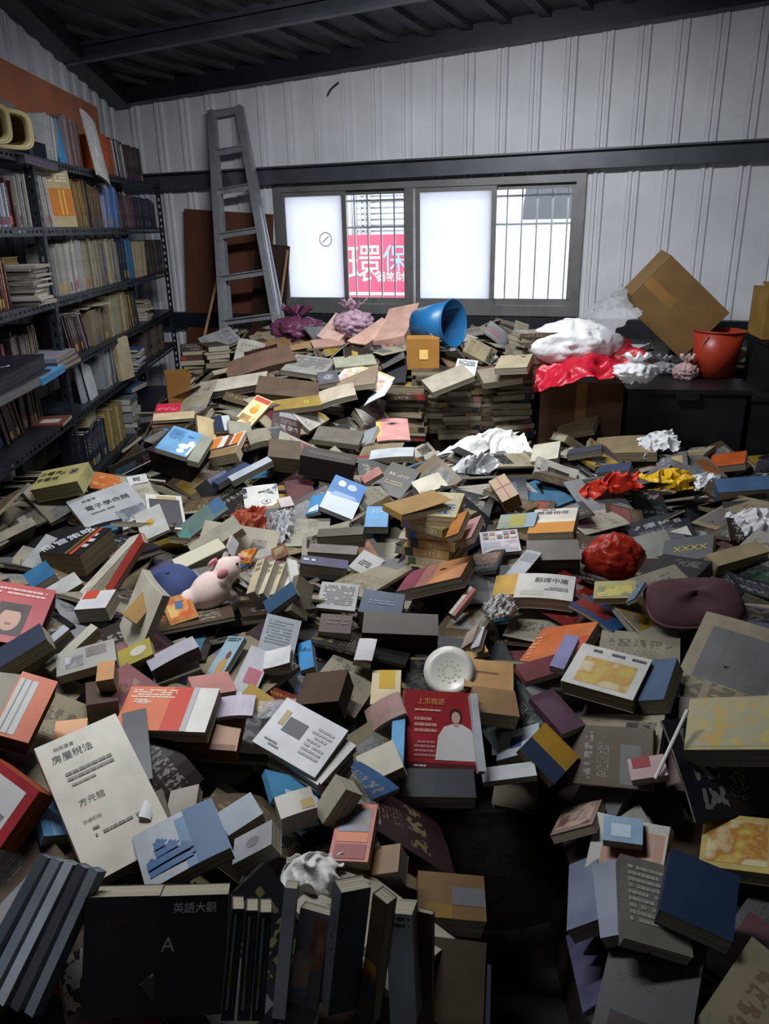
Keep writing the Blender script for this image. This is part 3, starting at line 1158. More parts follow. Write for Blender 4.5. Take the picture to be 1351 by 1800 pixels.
PAL = {
 'cream': ['D3C6A6', 'BFB290', 'D9D2BE', 'AD9F7C', 'CBC2AA', 'B8AA84', 'E2DED2'],
 'grey': ['9C9C9E', 'B8BABD', '7B7D82', 'C9CACD', '6A6C70'],
 'brown': ['6E5A44', '84705A', '5A4636', '97825F', 'A68F66', '75604A'],
 'dark': ['26262B', '33302F', '1E2430', '3B2C28', '2A2C36', '431F22'],
 'vivid': ['B5392F', 'CF7B32', '3A6DA8', '4E98C4', 'C9A63A', '7A2E3A', '486B55', 'B76D77', '8A84B0', 'D9B54A'],
}
COLNAME = {'D3C6A6': 'cream', 'BFB290': 'dull cream', 'D9D2BE': 'off-white', 'AD9F7C': 'khaki beige', 'CBC2AA': 'pale stone', 'B8AA84': 'sand beige', 'E2DED2': 'white',
 'D8D4C8': 'off-white', 'A9A18C': 'khaki grey', 'C7C3B8': 'stone white', 'B5AD98': 'sand grey', 'BDB6A2': 'dusty cream',
 '9C9C9E': 'mid grey', 'B8BABD': 'light grey', '7B7D82': 'slate grey', 'C9CACD': 'silver grey', '6A6C70': 'dark grey',
 '6E5A44': 'brown', '84705A': 'tan brown', '5A4636': 'dark brown', '97825F': 'mustard brown', 'A68F66': 'kraft tan', '75604A': 'walnut brown',
 '26262B': 'black', '33302F': 'charcoal', '1E2430': 'midnight blue', '3B2C28': 'chocolate', '2A2C36': 'ink black', '431F22': 'dark maroon',
 'B5392F': 'red', 'CF7B32': 'orange', '3A6DA8': 'blue', '4E98C4': 'sky blue', 'C9A63A': 'yellow', '7A2E3A': 'crimson', '486B55': 'green', 'B76D77': 'rose pink', '8A84B0': 'lilac', 'D9B54A': 'golden yellow'}
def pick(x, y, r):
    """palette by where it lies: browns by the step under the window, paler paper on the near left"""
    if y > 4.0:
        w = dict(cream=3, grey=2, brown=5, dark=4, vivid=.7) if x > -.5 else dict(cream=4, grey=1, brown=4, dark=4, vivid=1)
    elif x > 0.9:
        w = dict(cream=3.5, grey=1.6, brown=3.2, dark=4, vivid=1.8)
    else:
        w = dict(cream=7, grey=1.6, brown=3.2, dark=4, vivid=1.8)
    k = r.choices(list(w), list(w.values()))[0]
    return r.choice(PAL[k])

# ---- loose books too many and too small to tell apart: one object
class Stuff:
    def __init__(s):
        s.v, s.f, s.c, s.m = [], [], [], []
    def book(s, M, w, h, t, colr, page):
        R = np.array(M)
        def bx(x0, x1, y0, y1, z0, z1, c_, mi):
            n = len(s.v)
            P = np.array([(x, y, z) for z in (z0, z1) for y in (y0, y1) for x in (x0, x1)])
            s.v += [tuple(p) for p in P @ R[:3, :3].T + R[:3, 3]]
            s.f += [tuple(i + n for i in q) for q in ((0, 2, 3, 1), (4, 5, 7, 6), (0, 1, 5, 4), (2, 6, 7, 3), (0, 4, 6, 2), (1, 3, 7, 5))]
            s.c += [(*c_, 1)] * 8
            s.m += [mi] * 6
        k = min(0.0018, t * .2)
        bx(0, w, 0, h, t - k, t, colr, 0)
        bx(0, w, 0, h, 0, k, colr, 0)
        bx(0, k, 0, h, k, t - k, colr, 0)
        bx(k, w - .002, .002, h - .002, k, t - k, page, 1)
    def build(s, name):
        me = mesh_from(name, s.v, s.f, [make_stuff_material('loose_cover', .5), make_stuff_material('loose_pages', .85)], mi=s.m)
        ca = me.color_attributes.new('col', 'FLOAT_COLOR', 'POINT')
        ca.data.foreach_set('color', [x for c_ in s.c for x in c_])
        return link(name, me)

def visible_xy(r, depth_bias, side=120):
    while True:
        x, y = r.uniform(-1.85, 2.85), r.uniform(0.8, 6.4)
        z = float(hget(HT, x, y))
        if z < 0.25:
            continue
        a, b, d = proj((x, y, z))
        if -side < a < 1351 + side and b < 1900 and r.random() < min(1, (1.6 / d) ** depth_bias):
            return x, y
SIZES = [(.128, .185), (.148, .21), (.15, .215), (.17, .24), (.19, .26), (.21, .285), (.105, .15)]
def yaw_pick(r):
    # many books lie with their long edge running away from the camera and to the right
    return math.radians(r.gauss(-28, 28)) + (math.pi / 2 if r.random() < .4 else 0) + (math.pi if r.random() < .5 else 0)


# ------------------------------------------------------------------ books one can tell apart
HEROES = []          # (object, short name)
def solve_normal(A, B, C, lo, hi, ref, w_up):
    ra, rb, rc_ = ray(*A), ray(*B), ray(*C)
    rm = ra + (rb - ra) / 2 + (rc_ - ra) / 2
    ref = np.asarray(ref, float); ref /= np.linalg.norm(ref)
    x_ = np.cross(ref, [1, .3, .2]); x_ /= np.linalg.norm(x_)
    y_ = np.cross(ref, x_)
    th = np.radians(np.linspace(0, 72, 25))
    ph = np.radians(np.arange(0, 360, 7.5))
    TH, PH = [q.ravel() for q in np.meshgrid(th, ph)]
    n = np.outer(np.cos(TH), ref) + (np.sin(TH) * np.cos(PH))[:, None] * x_ + (np.sin(TH) * np.sin(PH))[:, None] * y_
    num = n @ rm
    P = [r_[None, :] * (num / (n @ r_))[:, None] for r_ in (ra, rb, rc_)]
    e1, e2 = P[1] - P[0], P[2] - P[0]
    l1, l2 = np.linalg.norm(e1, axis=1), np.linalg.norm(e2, axis=1)
    cs = (e1 * e2).sum(1) / (l1 * l2)
    r_ = np.minimum(l1, l2) / np.maximum(l1, l2)
    pen = np.clip(np.log(lo) - np.log(r_), 0, None) + np.clip(np.log(r_) - np.log(hi), 0, None)
    cost = 4 * cs ** 2 + 3 * pen ** 2 + w_up * TH ** 2
    bad = (num > -0.16 * np.linalg.norm(rm)) | (((n @ ra) > -.05)) | ((n @ rb) > -.05) | ((n @ rc_) > -.05)
    cost[bad] += 50
    k = int(np.argmin(cost))
    return n[k]

def place_quad(A, B, C, th, lo=.6, hi=.88, ref=(0, -.3, 1), w_up=.25, Y=None, pen=.18, push=0.0):
    """pixel corners top-left, top-right, bottom-left of a cover -> (matrix of the book, w, h)"""
    n = solve_normal(A, B, C, lo, hi, ref, w_up)
    ra, rb, rc_ = ray(*A), ray(*B), ray(*C)
    rm = ra + (rb - ra) / 2 + (rc_ - ra) / 2
    mp = (A[0] + (B[0] - A[0]) / 2 + (C[0] - A[0]) / 2, A[1] + (B[1] - A[1]) / 2 + (C[1] - A[1]) / 2)
    def at(s):
        c = rm * s
        k = c @ n
        P = [CAM + r_ * (k / (r_ @ n)) for r_ in (ra, rb, rc_)]
        e1 = P[1] - P[0]
        w = np.linalg.norm(e1); ex = e1 / w
        e2 = P[2] - P[0]
        ey = e2 - ex * (e2 @ ex)
        h = np.linalg.norm(ey); ey /= h
        if ey @ np.cross(n, ex) > 0:       # keep the frame right-handed, n towards the viewer
            pass
        return P[0] + (e1 + ey * h) / 2, ex, ey, w, h
    s0 = hit_map(*mp) if Y is None else Y / rm[1]
    if Y is None:
        best = s0
        for s in np.arange(s0 * 1.004, s0 * .72, -s0 * .006):
            c, ex, ey, w, h = at(s)
            q = (_gg - .5)
            P = c + np.outer(q[:, 0] * w * .94, ex) + np.outer(q[:, 1] * h * .94, ey) - n * th
            f = np.mean(P[:, 2] < hget(HM, P[:, 0], P[:, 1]) - .006)
            best = s
            if f <= pen:
                break
        s0 = best * (1 + push)
    c, ex, ey, w, h = at(s0)
    M = frame(c - ex * w / 2 + ey * h / 2 - n * th, ex, n)
    # local Y must point up the cover (against ey)
    R = np.array(M)
    if R[:3, 1] @ ey > 0:
        M = frame(c - ex * w / 2 - ey * h / 2 - n * th, ex, n)
    D = dense(w, h) * (w, h)
    R = np.array(M)
    hput(D @ R[:3, :2].T + R[:3, 3] + R[:3, 2] * th)
    return M, w, h

def add_print(o, on, w, h, pics=(), txt=(), lines=(), shapes=(), off=0.0006):
    k = 0
    for x0, y0, x1, y1, c_ in pics:
        mt = mat_picture(*c_) if isinstance(c_, tuple) else ink(c_)
        n = 7
        us, vs = np.linspace(x0, x1, n), np.linspace(y0, y1, 4)
        V = [on(u, v, off + .0002 * k) for v in vs for u in us]
        Fc = [(j * n + i, j * n + i + 1, (j + 1) * n + i + 1, (j + 1) * n + i) for j in range(3) for i in range(n - 1)]
        link('cover_picture' if isinstance(c_, tuple) else 'cover_band', mesh_from('print', V, Fc, mt), o)
        k += 1
    for pts, c_, *nm in shapes:
        V = [on(u, v, off + .0002 * k) for u, v in pts]
        mt = mat_picture(*c_) if isinstance(c_, tuple) else ink(c_)
        link(nm[0] if nm else 'printed_shape', mesh_from('print', V, [tuple(range(len(V)))], mt), o)
        k += 1
    for s, u, v, hs, c_, *rest in txt:
        rot = math.radians(rest[0]) if rest else 0
        V0, Fc, asp = text_shape(s)
        hs_ = hs * h
        cr_, sr_ = math.cos(rot), math.sin(rot)
        V = []
        for a, b in V0:
            a, b = a * hs_, b * hs_
            V.append(on(u + (a * cr_ - b * sr_) / w, v + (a * sr_ + b * cr_) / h, off + .0004 + .0002 * k))
        link('title_lettering', mesh_from('print', V, Fc, ink(c_)), o)
    for x0, y0, x1, y1, n, c_ in lines:
        V, Fc = [], []
        rr = random.Random(int(x0 * 1000 + y0 * 77 + n))
        for i in range(n):
            v0 = y1 - (y1 - y0) * (i + .15) / n
            v1 = y1 - (y1 - y0) * (i + .7) / n
            u = x0
            while u < x1:
                e = min(x1, u + rr.uniform(.02, .09))
                if rr.random() < .85:
                    m0 = len(V)
                    V += [on(u, v1, off + .0007), on(e, v1, off + .0007), on(e, v0, off + .0007), on(u, v0, off + .0007)]
                    Fc.append((m0, m0 + 1, m0 + 2, m0 + 3))
                u = e + .008
        if V:
            link('text_lines', mesh_from('print', V, Fc, ink(c_)), o)

def circle(cx, cy, rx, ry, n=18, a0=0, a1=360):
    return [(cx + rx * math.cos(math.radians(a0 + (a1 - a0) * i / n)), cy + ry * math.sin(math.radians(a0 + (a1 - a0) * i / n))) for i in range(n + (1 if a1 - a0 < 360 else 0))]

def H(name, A, B, C, th, base, short, tail, cat='book', spine='L', page='C8BFA8', bend=0.0, lift=0.0, hard=False,
      pics=(), txt=(), lines=(), shapes=(), lo=.6, hi=.88, ref=(0, -.3, 1), w_up=.25, Y=None, pen=.18, under=0, under_cols=None, group=None, push=0.0, acc=None):
    th = th / 100
    M, w, h = place_quad(A, B, C, th, lo, hi, ref, w_up, None, pen, push)
    cm, pm, on = book_meshes(w, h, th, spine, bend, lift, hard)
    o = link(name, cm)
    o.matrix_basis = M
    set_design(o, base, acc or base, on=False, k=PRINT)
    p = link('page_block', pm, o)
    set_pages(p, page, 0.62)
    add_print(o, on, w, h, pics, txt, lines, shapes)
    tag(o, (short + ' ' + tail).strip(), cat, group)
    HEROES.append((o, short))
    return o

# ------------------------------------------------------------------ crates, cartons and stacks that the pile leans on
_one = ['first', 'second', 'third', 'fourth', 'fifth', 'sixth', 'seventh', 'eighth', 'ninth']
ORD = _one + ['tenth', 'eleventh', 'twelfth', 'thirteenth', 'fourteenth', 'fifteenth', 'sixteenth', 'seventeenth', 'eighteenth', 'nineteenth']
for _a, _b in (('twentieth', 'twenty'), ('thirtieth', 'thirty'), ('fortieth', 'forty'), ('fiftieth', 'fifty'), ('sixtieth', 'sixty')):
    ORD += [_a] + [_b + '-' + q for q in _one]
def hbox(M, w, d, h):
    D = dense(w, d) * (w, d)
    R = np.array(M)
    hput(D @ R[:3, :2].T + R[:3, 3] + R[:3, 2] * h)
def carton(name, x, y, z, w, d, h, yaw, hexc, label, cat='carton', rot=None, flaps=True, tape=True):
    """folded carton: walls, bottom, flaps and a strip of tape"""
    root = empty(name)
    M = Matrix.Translation((x, y, z)) @ Matrix.Rotation(yaw, 4, 'Z')
    if rot is not None:
        M = M @ rot
    root.matrix_basis = M
    mt = mat('carton_' + hexc, hexc, 0.8, vary=.16, scale=7)
    k = 0.005
    MB().box((-w / 2, -d / 2, 0), (w / 2, d / 2, k)).build('bottom', mt, root)
    MB().box((-w / 2, -d / 2, k), (w / 2, -d / 2 + k, h)).build('side', mt, root)
    MB().box((-w / 2, d / 2 - k, k), (w / 2, d / 2, h)).build('side', mt, root)
    MB().box((-w / 2, -d / 2 + k, k), (-w / 2 + k, d / 2 - k, h)).build('side', mt, root)
    MB().box((w / 2 - k, -d / 2 + k, k), (w / 2, d / 2 - k, h)).build('side', mt, root)
    if flaps:
        for s_, a in ((-1, math.radians(12)), (1, math.radians(-8))):
            T = Matrix.Translation((0, s_ * d / 2, h)) @ Matrix.Rotation(-s_ * a if s_ > 0 else a, 4, 'X')
            MB().box((-w / 2, 0 if s_ < 0 else -d / 2, 0), (w / 2, d / 2 if s_ < 0 else 0, 0.004), T).build('flap', mt, root)
    if tape:
        MB().box((-0.03, -d / 2 - 0.0012, h * .55), (0.03, -d / 2 - 0.0002, h)).build('tape', mat('parcel_tape', '8A6A3C', 0.3), root)
    tag(root, label, cat)
    if rot is None:
        c, s_ = math.cos(yaw), math.sin(yaw)
        hbox(M @ Matrix.Translation((-w / 2, -d / 2, 0)), w, d, h + 0.01)
    return root
YR = math.radians(-10)
def crate(x, y, z, w, d, h, label):
    root = empty('storage_crate', (x, y, z))
    root.rotation_euler.z = YR
    mt = mat('black_plastic', '131417', 0.45)
    q = MB()
    for lo, hi in (((-w / 2, -d / 2, 0), (w / 2, -d / 2 + .01, h)), ((-w / 2, d / 2 - .01, 0), (w / 2, d / 2, h)), ((-w / 2, -d / 2 + .01, 0), (-w / 2 + .01, d / 2 - .01, h)), ((w / 2 - .01, -d / 2 + .01, 0), (w / 2, d / 2 - .01, h)), ((-w / 2 + .01, -d / 2 + .01, 0), (w / 2 - .01, d / 2 - .01, .01))):
        q.box(lo, hi)
    q.build('body', mt, root)
    MB().box((-w / 2 - .015, -d / 2 - .015, h), (w / 2 + .015, d / 2 + .015, h + .025)).build('lid', mt, root)
    MB().box((-.06, -d / 2 - .03, h - .03), (.06, -d / 2 - .0152, h + .012)).build('latch', mt, root)
    tag(root, label, 'crate')
    hbox(Matrix.Translation((x, y, z)) @ Matrix.Rotation(YR, 4, 'Z') @ Matrix.Translation((-w / 2, -d / 2, 0)), w, d, h + .03)
crate(1.72, 4.42, 0.0, 0.62, 0.5, 0.86, 'tall black storage crate under the orange bucket')
crate(2.33, 4.30, 0.0, 0.55, 0.5, 0.83, 'black storage crate at the far end beside the cladding')
crate(2.36, 4.36, 0.857, 0.46, 0.40, 0.25, 'small black storage crate on top of the far one, under the yellow kraft carton')
carton('carton', 1.17, 4.52, 0.42, 0.46, 0.40, 0.48, YR, '5E4330', 'brown carton under the red bag by the black crates')
carton('carton', 0.80, 4.95, 0.42, 0.40, 0.34, 0.50, YR, '6B4E38', 'brown carton against the cladding under the window, behind the red bag')

COLNAME.update({'B9AB7C': 'straw yellow', '8F8458': 'olive khaki', 'C4B78E': 'wheat', 'A2935F': 'moss gold', 'BBA772': 'honey beige', '7D7657': 'grey olive', 'C9BD92': 'pale wheat', 'A38A52': 'golden tan', '8C8068': 'taupe', '7A7060': 'grey taupe', '6A5D50': 'earth brown', '4A3030': 'maroon', '5A3A34': 'rust brown', '3E2C2C': 'dark wine', '6A4A42': 'brick brown', '54403A': 'cocoa'})
STACKED = []
def stack(bx, by, n, w, h, cols, yaw, name, where, t_rng=(.018, .04), jit=.012, r=None, zb=None, tj=.1, page=None, k=.5):
    """a free-standing pile of books; every book is a thing"""
    r = r or random.Random(int(bx * 13 + by))
    s = hit_map(bx, by)
    P = CAM + ray(bx, by) * s
    z = float(hget(HM, P[0], P[1])) if zb is None else zb
    out = []
    for i in range(n):
        t_ = r.uniform(*t_rng)
        cm, pm, on = book_meshes(w * r.uniform(.92, 1.05), h * r.uniform(.92, 1.05), t_, spine=r.choice('LB'))
        o = link('bound_volume', cm)
        o.matrix_basis = Matrix.Translation((P[0] + r.gauss(0, jit), P[1] + r.gauss(0, jit), z)) @ Matrix.Rotation(yaw + r.gauss(0, tj), 4, 'Z') @ Matrix.Translation((-w / 2, -h / 2, 0))
        c_ = r.choice(cols)
        set_design(o, c_, r.choice(PAL['vivid'] + PAL['dark']), r.choice(['202022', 'E5E0D5']), seed=r.uniform(0, 50), k=k)
        p = link('page_block', pm, o)
        set_pages(p, page or r.choice(['BFB59C', 'A89C82', 'CFC6AE']), k)
        z += t_
        out.append(o)
        STACKED.append((o, c_, i, n, name, where))
    hbox(out[-1].matrix_basis, w, h, 0.03)
    return out, P
def name_stacks():
    for o, c_, i, n, name, where in STACKED:
        k = n - 1 - i
        tag(o, '%s volume, %s from the top of the %s %s' % (COLNAME.get(c_, 'brown'), ORD[k], name, where), 'book', name + ' ' + where)
BR = PAL['brown'] + ['8C8068', '7A7060', '6A5D50']
for i, (bx, by, n, nm) in enumerate([(715, 770, 11, 'leftmost brown stack'), (762, 768, 13, 'second brown stack'), (808, 766, 14, 'third brown stack'), (852, 764, 14, 'fourth brown stack'), (893, 770, 13, 'fifth brown stack'), (930, 772, 11, 'rightmost brown stack')]):
    stack(bx, by, n, .17, .23, BR + (PAL['dark'] if i == 4 else []), math.radians(80 + i * 4), nm, 'below the window', (.018, .036), .012)
stack(350, 700, 13, .15, .21, ['4A3030', '5A3A34', '3E2C2C', '6A4A42', '54403A'], .2, 'left maroon stack', 'by the ladder foot', (.018, .034))
stack(382, 690, 12, .15, .21, ['4A3030', '5A3A34', '3E2C2C', '6A4A42', '54403A'], .5, 'right maroon stack', 'by the ladder foot', (.018, .034))

name_stacks()

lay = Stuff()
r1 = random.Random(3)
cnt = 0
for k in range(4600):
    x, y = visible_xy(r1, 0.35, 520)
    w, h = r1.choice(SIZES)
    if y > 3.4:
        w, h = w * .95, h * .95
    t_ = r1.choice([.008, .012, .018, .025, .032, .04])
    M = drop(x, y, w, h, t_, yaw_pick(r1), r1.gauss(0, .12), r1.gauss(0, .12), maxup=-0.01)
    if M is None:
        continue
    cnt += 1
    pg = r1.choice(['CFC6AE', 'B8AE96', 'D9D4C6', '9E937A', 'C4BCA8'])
    lay.book(M, w, h, t_, [c_ * .36 for c_ in lin(pick(x, y, r1))], [c_ * .36 for c_ in lin(pg)])  # buried layer's colours darkened to deepen the shade in the gaps
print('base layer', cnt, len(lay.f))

# ------------------------------------------------------------------ loose single books lying about the pile
PROTO = []
for (w, h, t_, sp, bend, lift, hard, nm) in [
    (.148, .21, .014, 'L', 0, 0, False, 'softback'), (.128, .185, .02, 'L', 0, 0, False, 'softback'), (.15, .215, .028, 'L', .05, 0, False, 'softback'),
    (.148, .21, .012, 'L', .14, 0, False, 'softback'), (.17, .235, .03, 'L', 0, 0, True, 'hardback'), (.19, .26, .024, 'L', 0, 0, True, 'hardback'),
    (.21, .285, .008, 'L', .10, 0, False, 'magazine'), (.21, .285, .012, 'L', 0, .10, False, 'magazine'), (.18, .255, .01, 'L', .2, 0, False, 'magazine'),
    (.148, .21, .018, 'L', 0, .22, False, 'softback'), (.128, .185, .03, 'L', 0, .12, False, 'softback'), (.15, .22, .045, 'L', 0, 0, True, 'hardback'),
    (.105, .15, .012, 'L', 0, 0, False, 'notebook'), (.13, .18, .01, 'L', .1, 0, False, 'notebook'),
    (.21, .297, .0025, 'L', .12, 0, False, 'leaflet'), (.15, .21, .0025, 'L', .25, 0, False, 'leaflet'), (.19, .26, .006, 'L', .05, .3, False, 'brochure')]:
    cm, pm, on = book_meshes(w, h, t_, sp, bend, lift, hard)
    top = t_ + abs(bend) * w * .25 + lift * w
    PROTO.append((cm, pm, w, h, t_, top, nm, bend, lift))
LOOSE = []
def loose(r, x, y, yaw, tx, ty, maxup, proto=None, colr=None):
    cm, pm, w, h, t_, top, nm, bend, lift = proto or r.choice(PROTO)
    M = drop(x, y, w, h, t_ + (top - t_) * .4, yaw, tx, ty, maxup)
    if M is None:
        return None
    c_ = colr or pick(x, y, r)
    o = link(nm, cm)
    o.matrix_basis = M
    acc = r.choice(PAL['vivid'] + PAL['grey'] + PAL['dark'])
    inkc = r.choice(['1E1E22', '2A2A30', '6A1E22']) if c_ in PAL['cream'] + PAL['grey'] else r.choice(['E8E4DA', 'D9C68A', 'F0F0F0'])
    x0, y0 = r.uniform(.0, .2), r.uniform(0, .2)
    set_design(o, c_, acc, inkc, (x0, r.uniform(.6, 1), y0, y0 + r.uniform(.15, .55)), (r.uniform(.66, .74), r.uniform(.8, .9), r.randint(3, 8)), r.uniform(0, 60), r.choice([0, .5, 1]), k=.46)
    p = link('page_block', pm, o)
    set_pages(p, r.choice(['D2CAB4', 'BDB39A', 'DDD8CA', 'A3977E', 'C9C1AC']))
    LOOSE.append((o, c_, nm, bend, lift, t_))
    return o
r2 = random.Random(21)
n_ok = 0
for k in range(5000):
    if n_ok >= 430:
        break
    x, y = visible_xy(r2, 1.0)
    tilt = .10 if r2.random() < .6 else .32
    if loose(r2, x, y, yaw_pick(r2), r2.gauss(0, tilt), r2.gauss(0, tilt) + .05, .055):
        n_ok += 1
print('loose', n_ok, k)

# ------------------------------------------------------------------ the books and papers one can point to, far to near
W_, K_ = 'F2F2F0', '15151A'
# under the window and along the back
H('carton', (392, 640), (508, 606), (402, 668), 5, '6B5547', 'broad brown carton lid', 'with a curved top by the ladder foot', 'carton', bend=.12, lo=.35, page='5C493C', Y=5.1)
H('book', (352, 672), (470, 652), (345, 694), 4, 'B9B2A4', 'long pale ledger', 'lying below the brown carton lid', lo=.3, page='857B6B', Y=4.7)
H('book', (455, 660), (562, 672), (448, 690), 5, '5B4A3C', 'brown ledger stack top', 'with a pale top sheet beside the long ledger', lo=.4, page='7A6D5C', Y=4.6)
H('cardboard', (448, 601), (500, 592), (472, 622), .6, 'A9835E', 'small folded kraft card', 'sticking out under the purple bag', 'cardboard', lo=.4, Y=5.2)
H('cardboard', (492, 612), (548, 598), (500, 624), .6, 'B08D66', 'flat kraft card', 'lying right of the small folded kraft card', 'cardboard', lo=.3, Y=5.15)
H('book', (520, 622), (592, 632), (492, 650), 3, '8E8D88', 'grey thin folder', 'below the flat kraft card', lo=.45, Y=4.9, lines=[(.1, .3, .9, .9, 7, '6A6A68')])
H('book', (585, 628), (655, 622), (590, 646), 3, '9A9A88', 'grey green hardback', 'under the pink cartons', lo=.4, hard=True, Y=4.8)
H('book', (556, 655), (592, 650), (560, 676), 3, '5A5A60', 'small dark grey box book', 'with a scribbled pale mark', txt=[('@', .5, .5, .45, 'AFAFB2')], Y=4.5, w_up=.1)
H('poster', (612, 640), (694, 664), (588, 668), .4, 'E6E2D4', 'white fold-out sheet with yellow bars', 'slumped over the books below the pink cartons', 'poster', bend=.18, lo=.5,
  pics=[(.05, .05, .9, .45, ('E8DDBB', 'D99C86', '9FB6CE'), ), (.05, .9, .95, .97, 'C9A860')], lines=[(.1, .5, .5, .8, 5, 'B9A15F')], shapes=[([(.55, .5), (.85, .45), (.9, .65), (.6, .7)], 'CF8478')], Y=4.1)
H('leaflet', (655, 690), (690, 672), (622, 722), .3, 'DDE4EA', 'pale blue white leaflet', 'hanging off the end of the fold-out sheet', 'leaflet', bend=.1, lo=.3, Y=3.95)
H('book', (600, 648), (665, 640), (590, 682), 3, '8B7B68', 'buff softback', 'half under the fold-out sheet', Y=4.2, pen=.5)
H('book', (556, 690), (620, 672), (560, 712), 3, 'B7AD9A', 'creased cream digest', 'left below the fold-out sheet', Y=4.1, bend=.1)
H('book', (478, 704), (560, 694), (482, 722), 3, '927A3E', 'dark gold paperback', 'right of the cartoon comic', lo=.4, txt=[('|||', .7, .5, .3, 'D9C04C')], Y=4.2)
H('comic_book', (452, 694), (480, 706), (412, 738), 1.5, 'E3D3A0', 'yellow comic with an orange figure', 'leaning beside the dark gold paperback', 'comic',
  shapes=[(circle(.5, .5, .22, .12), 'D98A2E'), (circle(.5, .66, .14, .08), 'E2B23A')], pics=[(.05, .82, .95, .97, 'B5412F'), (.1, .08, .9, .3, ('E3D3A0', 'B88A4A', '8A7348'))], lo=.4, Y=3.9)
H('book', (804, 630), (840, 634), (797, 656), .4, 'DADCDD', 'white printed slip', 'lying on the brown book stack under the window', 'slip', lines=[(.1, .55, .9, .9, 4, '555A60'), (.1, .1, .6, .4, 3, '8A8F95')], Y=4.62)
H('book', (740, 668), (812, 640), (760, 690), 3, 'A9A291', 'faded cream book', 'beside the white printed slip', Y=4.5)
H('book', (838, 650), (905, 640), (850, 674), 4, '8C8272', 'stone brown book', 'right of the white printed slip', Y=4.55, lo=.4)
H('book', (880, 625), (936, 622), (868, 648), 4, 'A59B80', 'pale block of bound pages', 'left of the red bag', lo=.4, Y=4.6)

# left, by the shelving
H('book', (262, 737), (328, 728), (268, 752), 2.5, '6E4A44', 'maroon stack book', 'directly under the cream opened digest', lo=.4, Y=3.5)
H('book', (270, 727), (342, 722), (268, 740), 1.6, 'C7B590', 'cream opened digest', 'under the crimson red notebook', lo=.35, Y=3.48)
H('notebook', (276, 710), (319, 708), (271, 726), 2.2, 'C22B45', 'crimson red notebook', 'on the small stack beside the shelving', 'notebook', lo=.35, lines=[(.1, .2, .9, .5, 2, 'E58A98')], Y=3.45)
H('book', (345, 730), (376, 738), (352, 770), 2, 'B9A67C', 'bent sand-coloured paperback', 'standing between the sky-blue book and the orange striped book', Y=3.5, bend=.2)
H('book', (372, 732), (402, 730), (378, 758), 2, '23304A', 'navy and white paperback', 'behind the orange striped book', pics=[(.55, 0, 1, 1, 'B9BDC2')], Y=3.6)
H('book', (400, 738), (440, 744), (404, 762), 2, '9A9686', 'dull grey paperback', 'at the foot of the yellow comic', Y=3.6)
H('box', (300, 752), (366, 770), (262, 792), 12, '2B2326', 'dark bundle of bound volumes', 'supporting the sky-blue book', 'bundle', lo=.4, Y=3.05, page='332B2B', w_up=.6)
H('book', (306, 748), (359, 764), (272, 787), 2.5, '6BA3D0', 'sky-blue book with white shapes', 'on the dark bundle by the shelving', txt=[('- - -', .3, .75, .05, '3E6FA0')], lines=[(.08, .5, .5, .9, 7, '4D82B0')],
  shapes=[(circle(.7, .35, .16, .1), 'E9EDEE'), (circle(.86, .5, .1, .12), 'DCE2E6'), (circle(.7, .16, .12, .09), 'E4E8EA'), ([(.9, .05), (1, .05), (1, .6), (.93, .4)], 'D5DDE4')], Y=2.95)
H('book', (355, 765), (375, 770), (328, 808), 3, '8F9382', 'grey green thick book', 'pressed against the sky-blue book', lo=.3, Y=3.0)
H('book', (372, 792), (420, 782), (366, 806), 5, '9A7F58', 'thick cream-paged volume', 'under the orange striped book', lo=.4, Y=3.1, page='D2C6A6')
H('book', (376, 771), (432, 757), (360, 797), 2.5, 'E9E4DA', 'orange striped book with piano keys', 'on the thick cream-paged volume', shapes=[([(.02, .1), (.3, .1), (.3, .95), (.02, .95)], 'D9772E'), ([(.5, .1), (.66, .1), (.66, .95), (.5, .95)], '7A4A32'), ([(.72, .1), (.95, .1), (.95, .95), (.72, .95)], 'DB7F36'), ([(.05, .05), (.95, .05), (.95, .16), (.05, .16)], '2A211D')], lo=.5, Y=3.0)
H('book', (432, 760), (470, 752), (440, 782), 3, '8E8878', 'curled grey digest', 'right of the orange striped book', bend=.25, Y=3.3)
H('binder', (535, 783), (628, 800), (528, 800), 9, '4A443F', 'dark slipcase with a ruled edge', 'in the hollow right of the orange striped book', 'slipcase', lo=.4, Y=3.45, page='3A3531', lines=[(.1, .3, .9, .6, 2, '77706A')])
H('book', (474, 770), (530, 776), (470, 802), 7, '5F5443', 'brown packed volume', 'left of the dark slipcase', Y=3.4, page='6D6048')
H('book', (560, 748), (640, 758), (548, 772), 3, '6D675E', 'dull taupe softback', 'behind the dark slipcase', lo=.4, Y=3.7)
H('magazine', (660, 738), (716, 736), (662, 776), 1, 'D59A94', 'pink magazine with a close-up eye', 'bent over the pile below the fold-out sheet', 'magazine', bend=.16, lo=.5, shapes=[(circle(.5, .74, .26, .07), 'B78480'), (circle(.5, .74, .14, .055), '5E4C54'), (circle(.5, .745, .05, .03), '1C1A1E'), ([(.0, .15), (.14, .2), (.16, .9), (0, .95)], 'D8B66A')], Y=3.6)
H('book', (640, 758), (664, 748), (628, 788), 2, '9AA3A8', 'blue grey booklet', 'tucked left of the pink magazine', Y=3.6)
H('book', (652, 792), (728, 786), (648, 808), 3, 'B9C0C4', 'pale grey softback', 'under the pink magazine', lo=.4, Y=3.4, bend=.1)
H('book', (690, 812), (740, 828), (652, 860), 3, '3A3733', 'black hardback with pale script', 'below the crumpled white wrapping', hard=True, txt=[('BK of ST', .5, .65, .09, 'C8BFA8')], lines=[(.2, .3, .8, .45, 2, '9A8C6C')], Y=3.05)
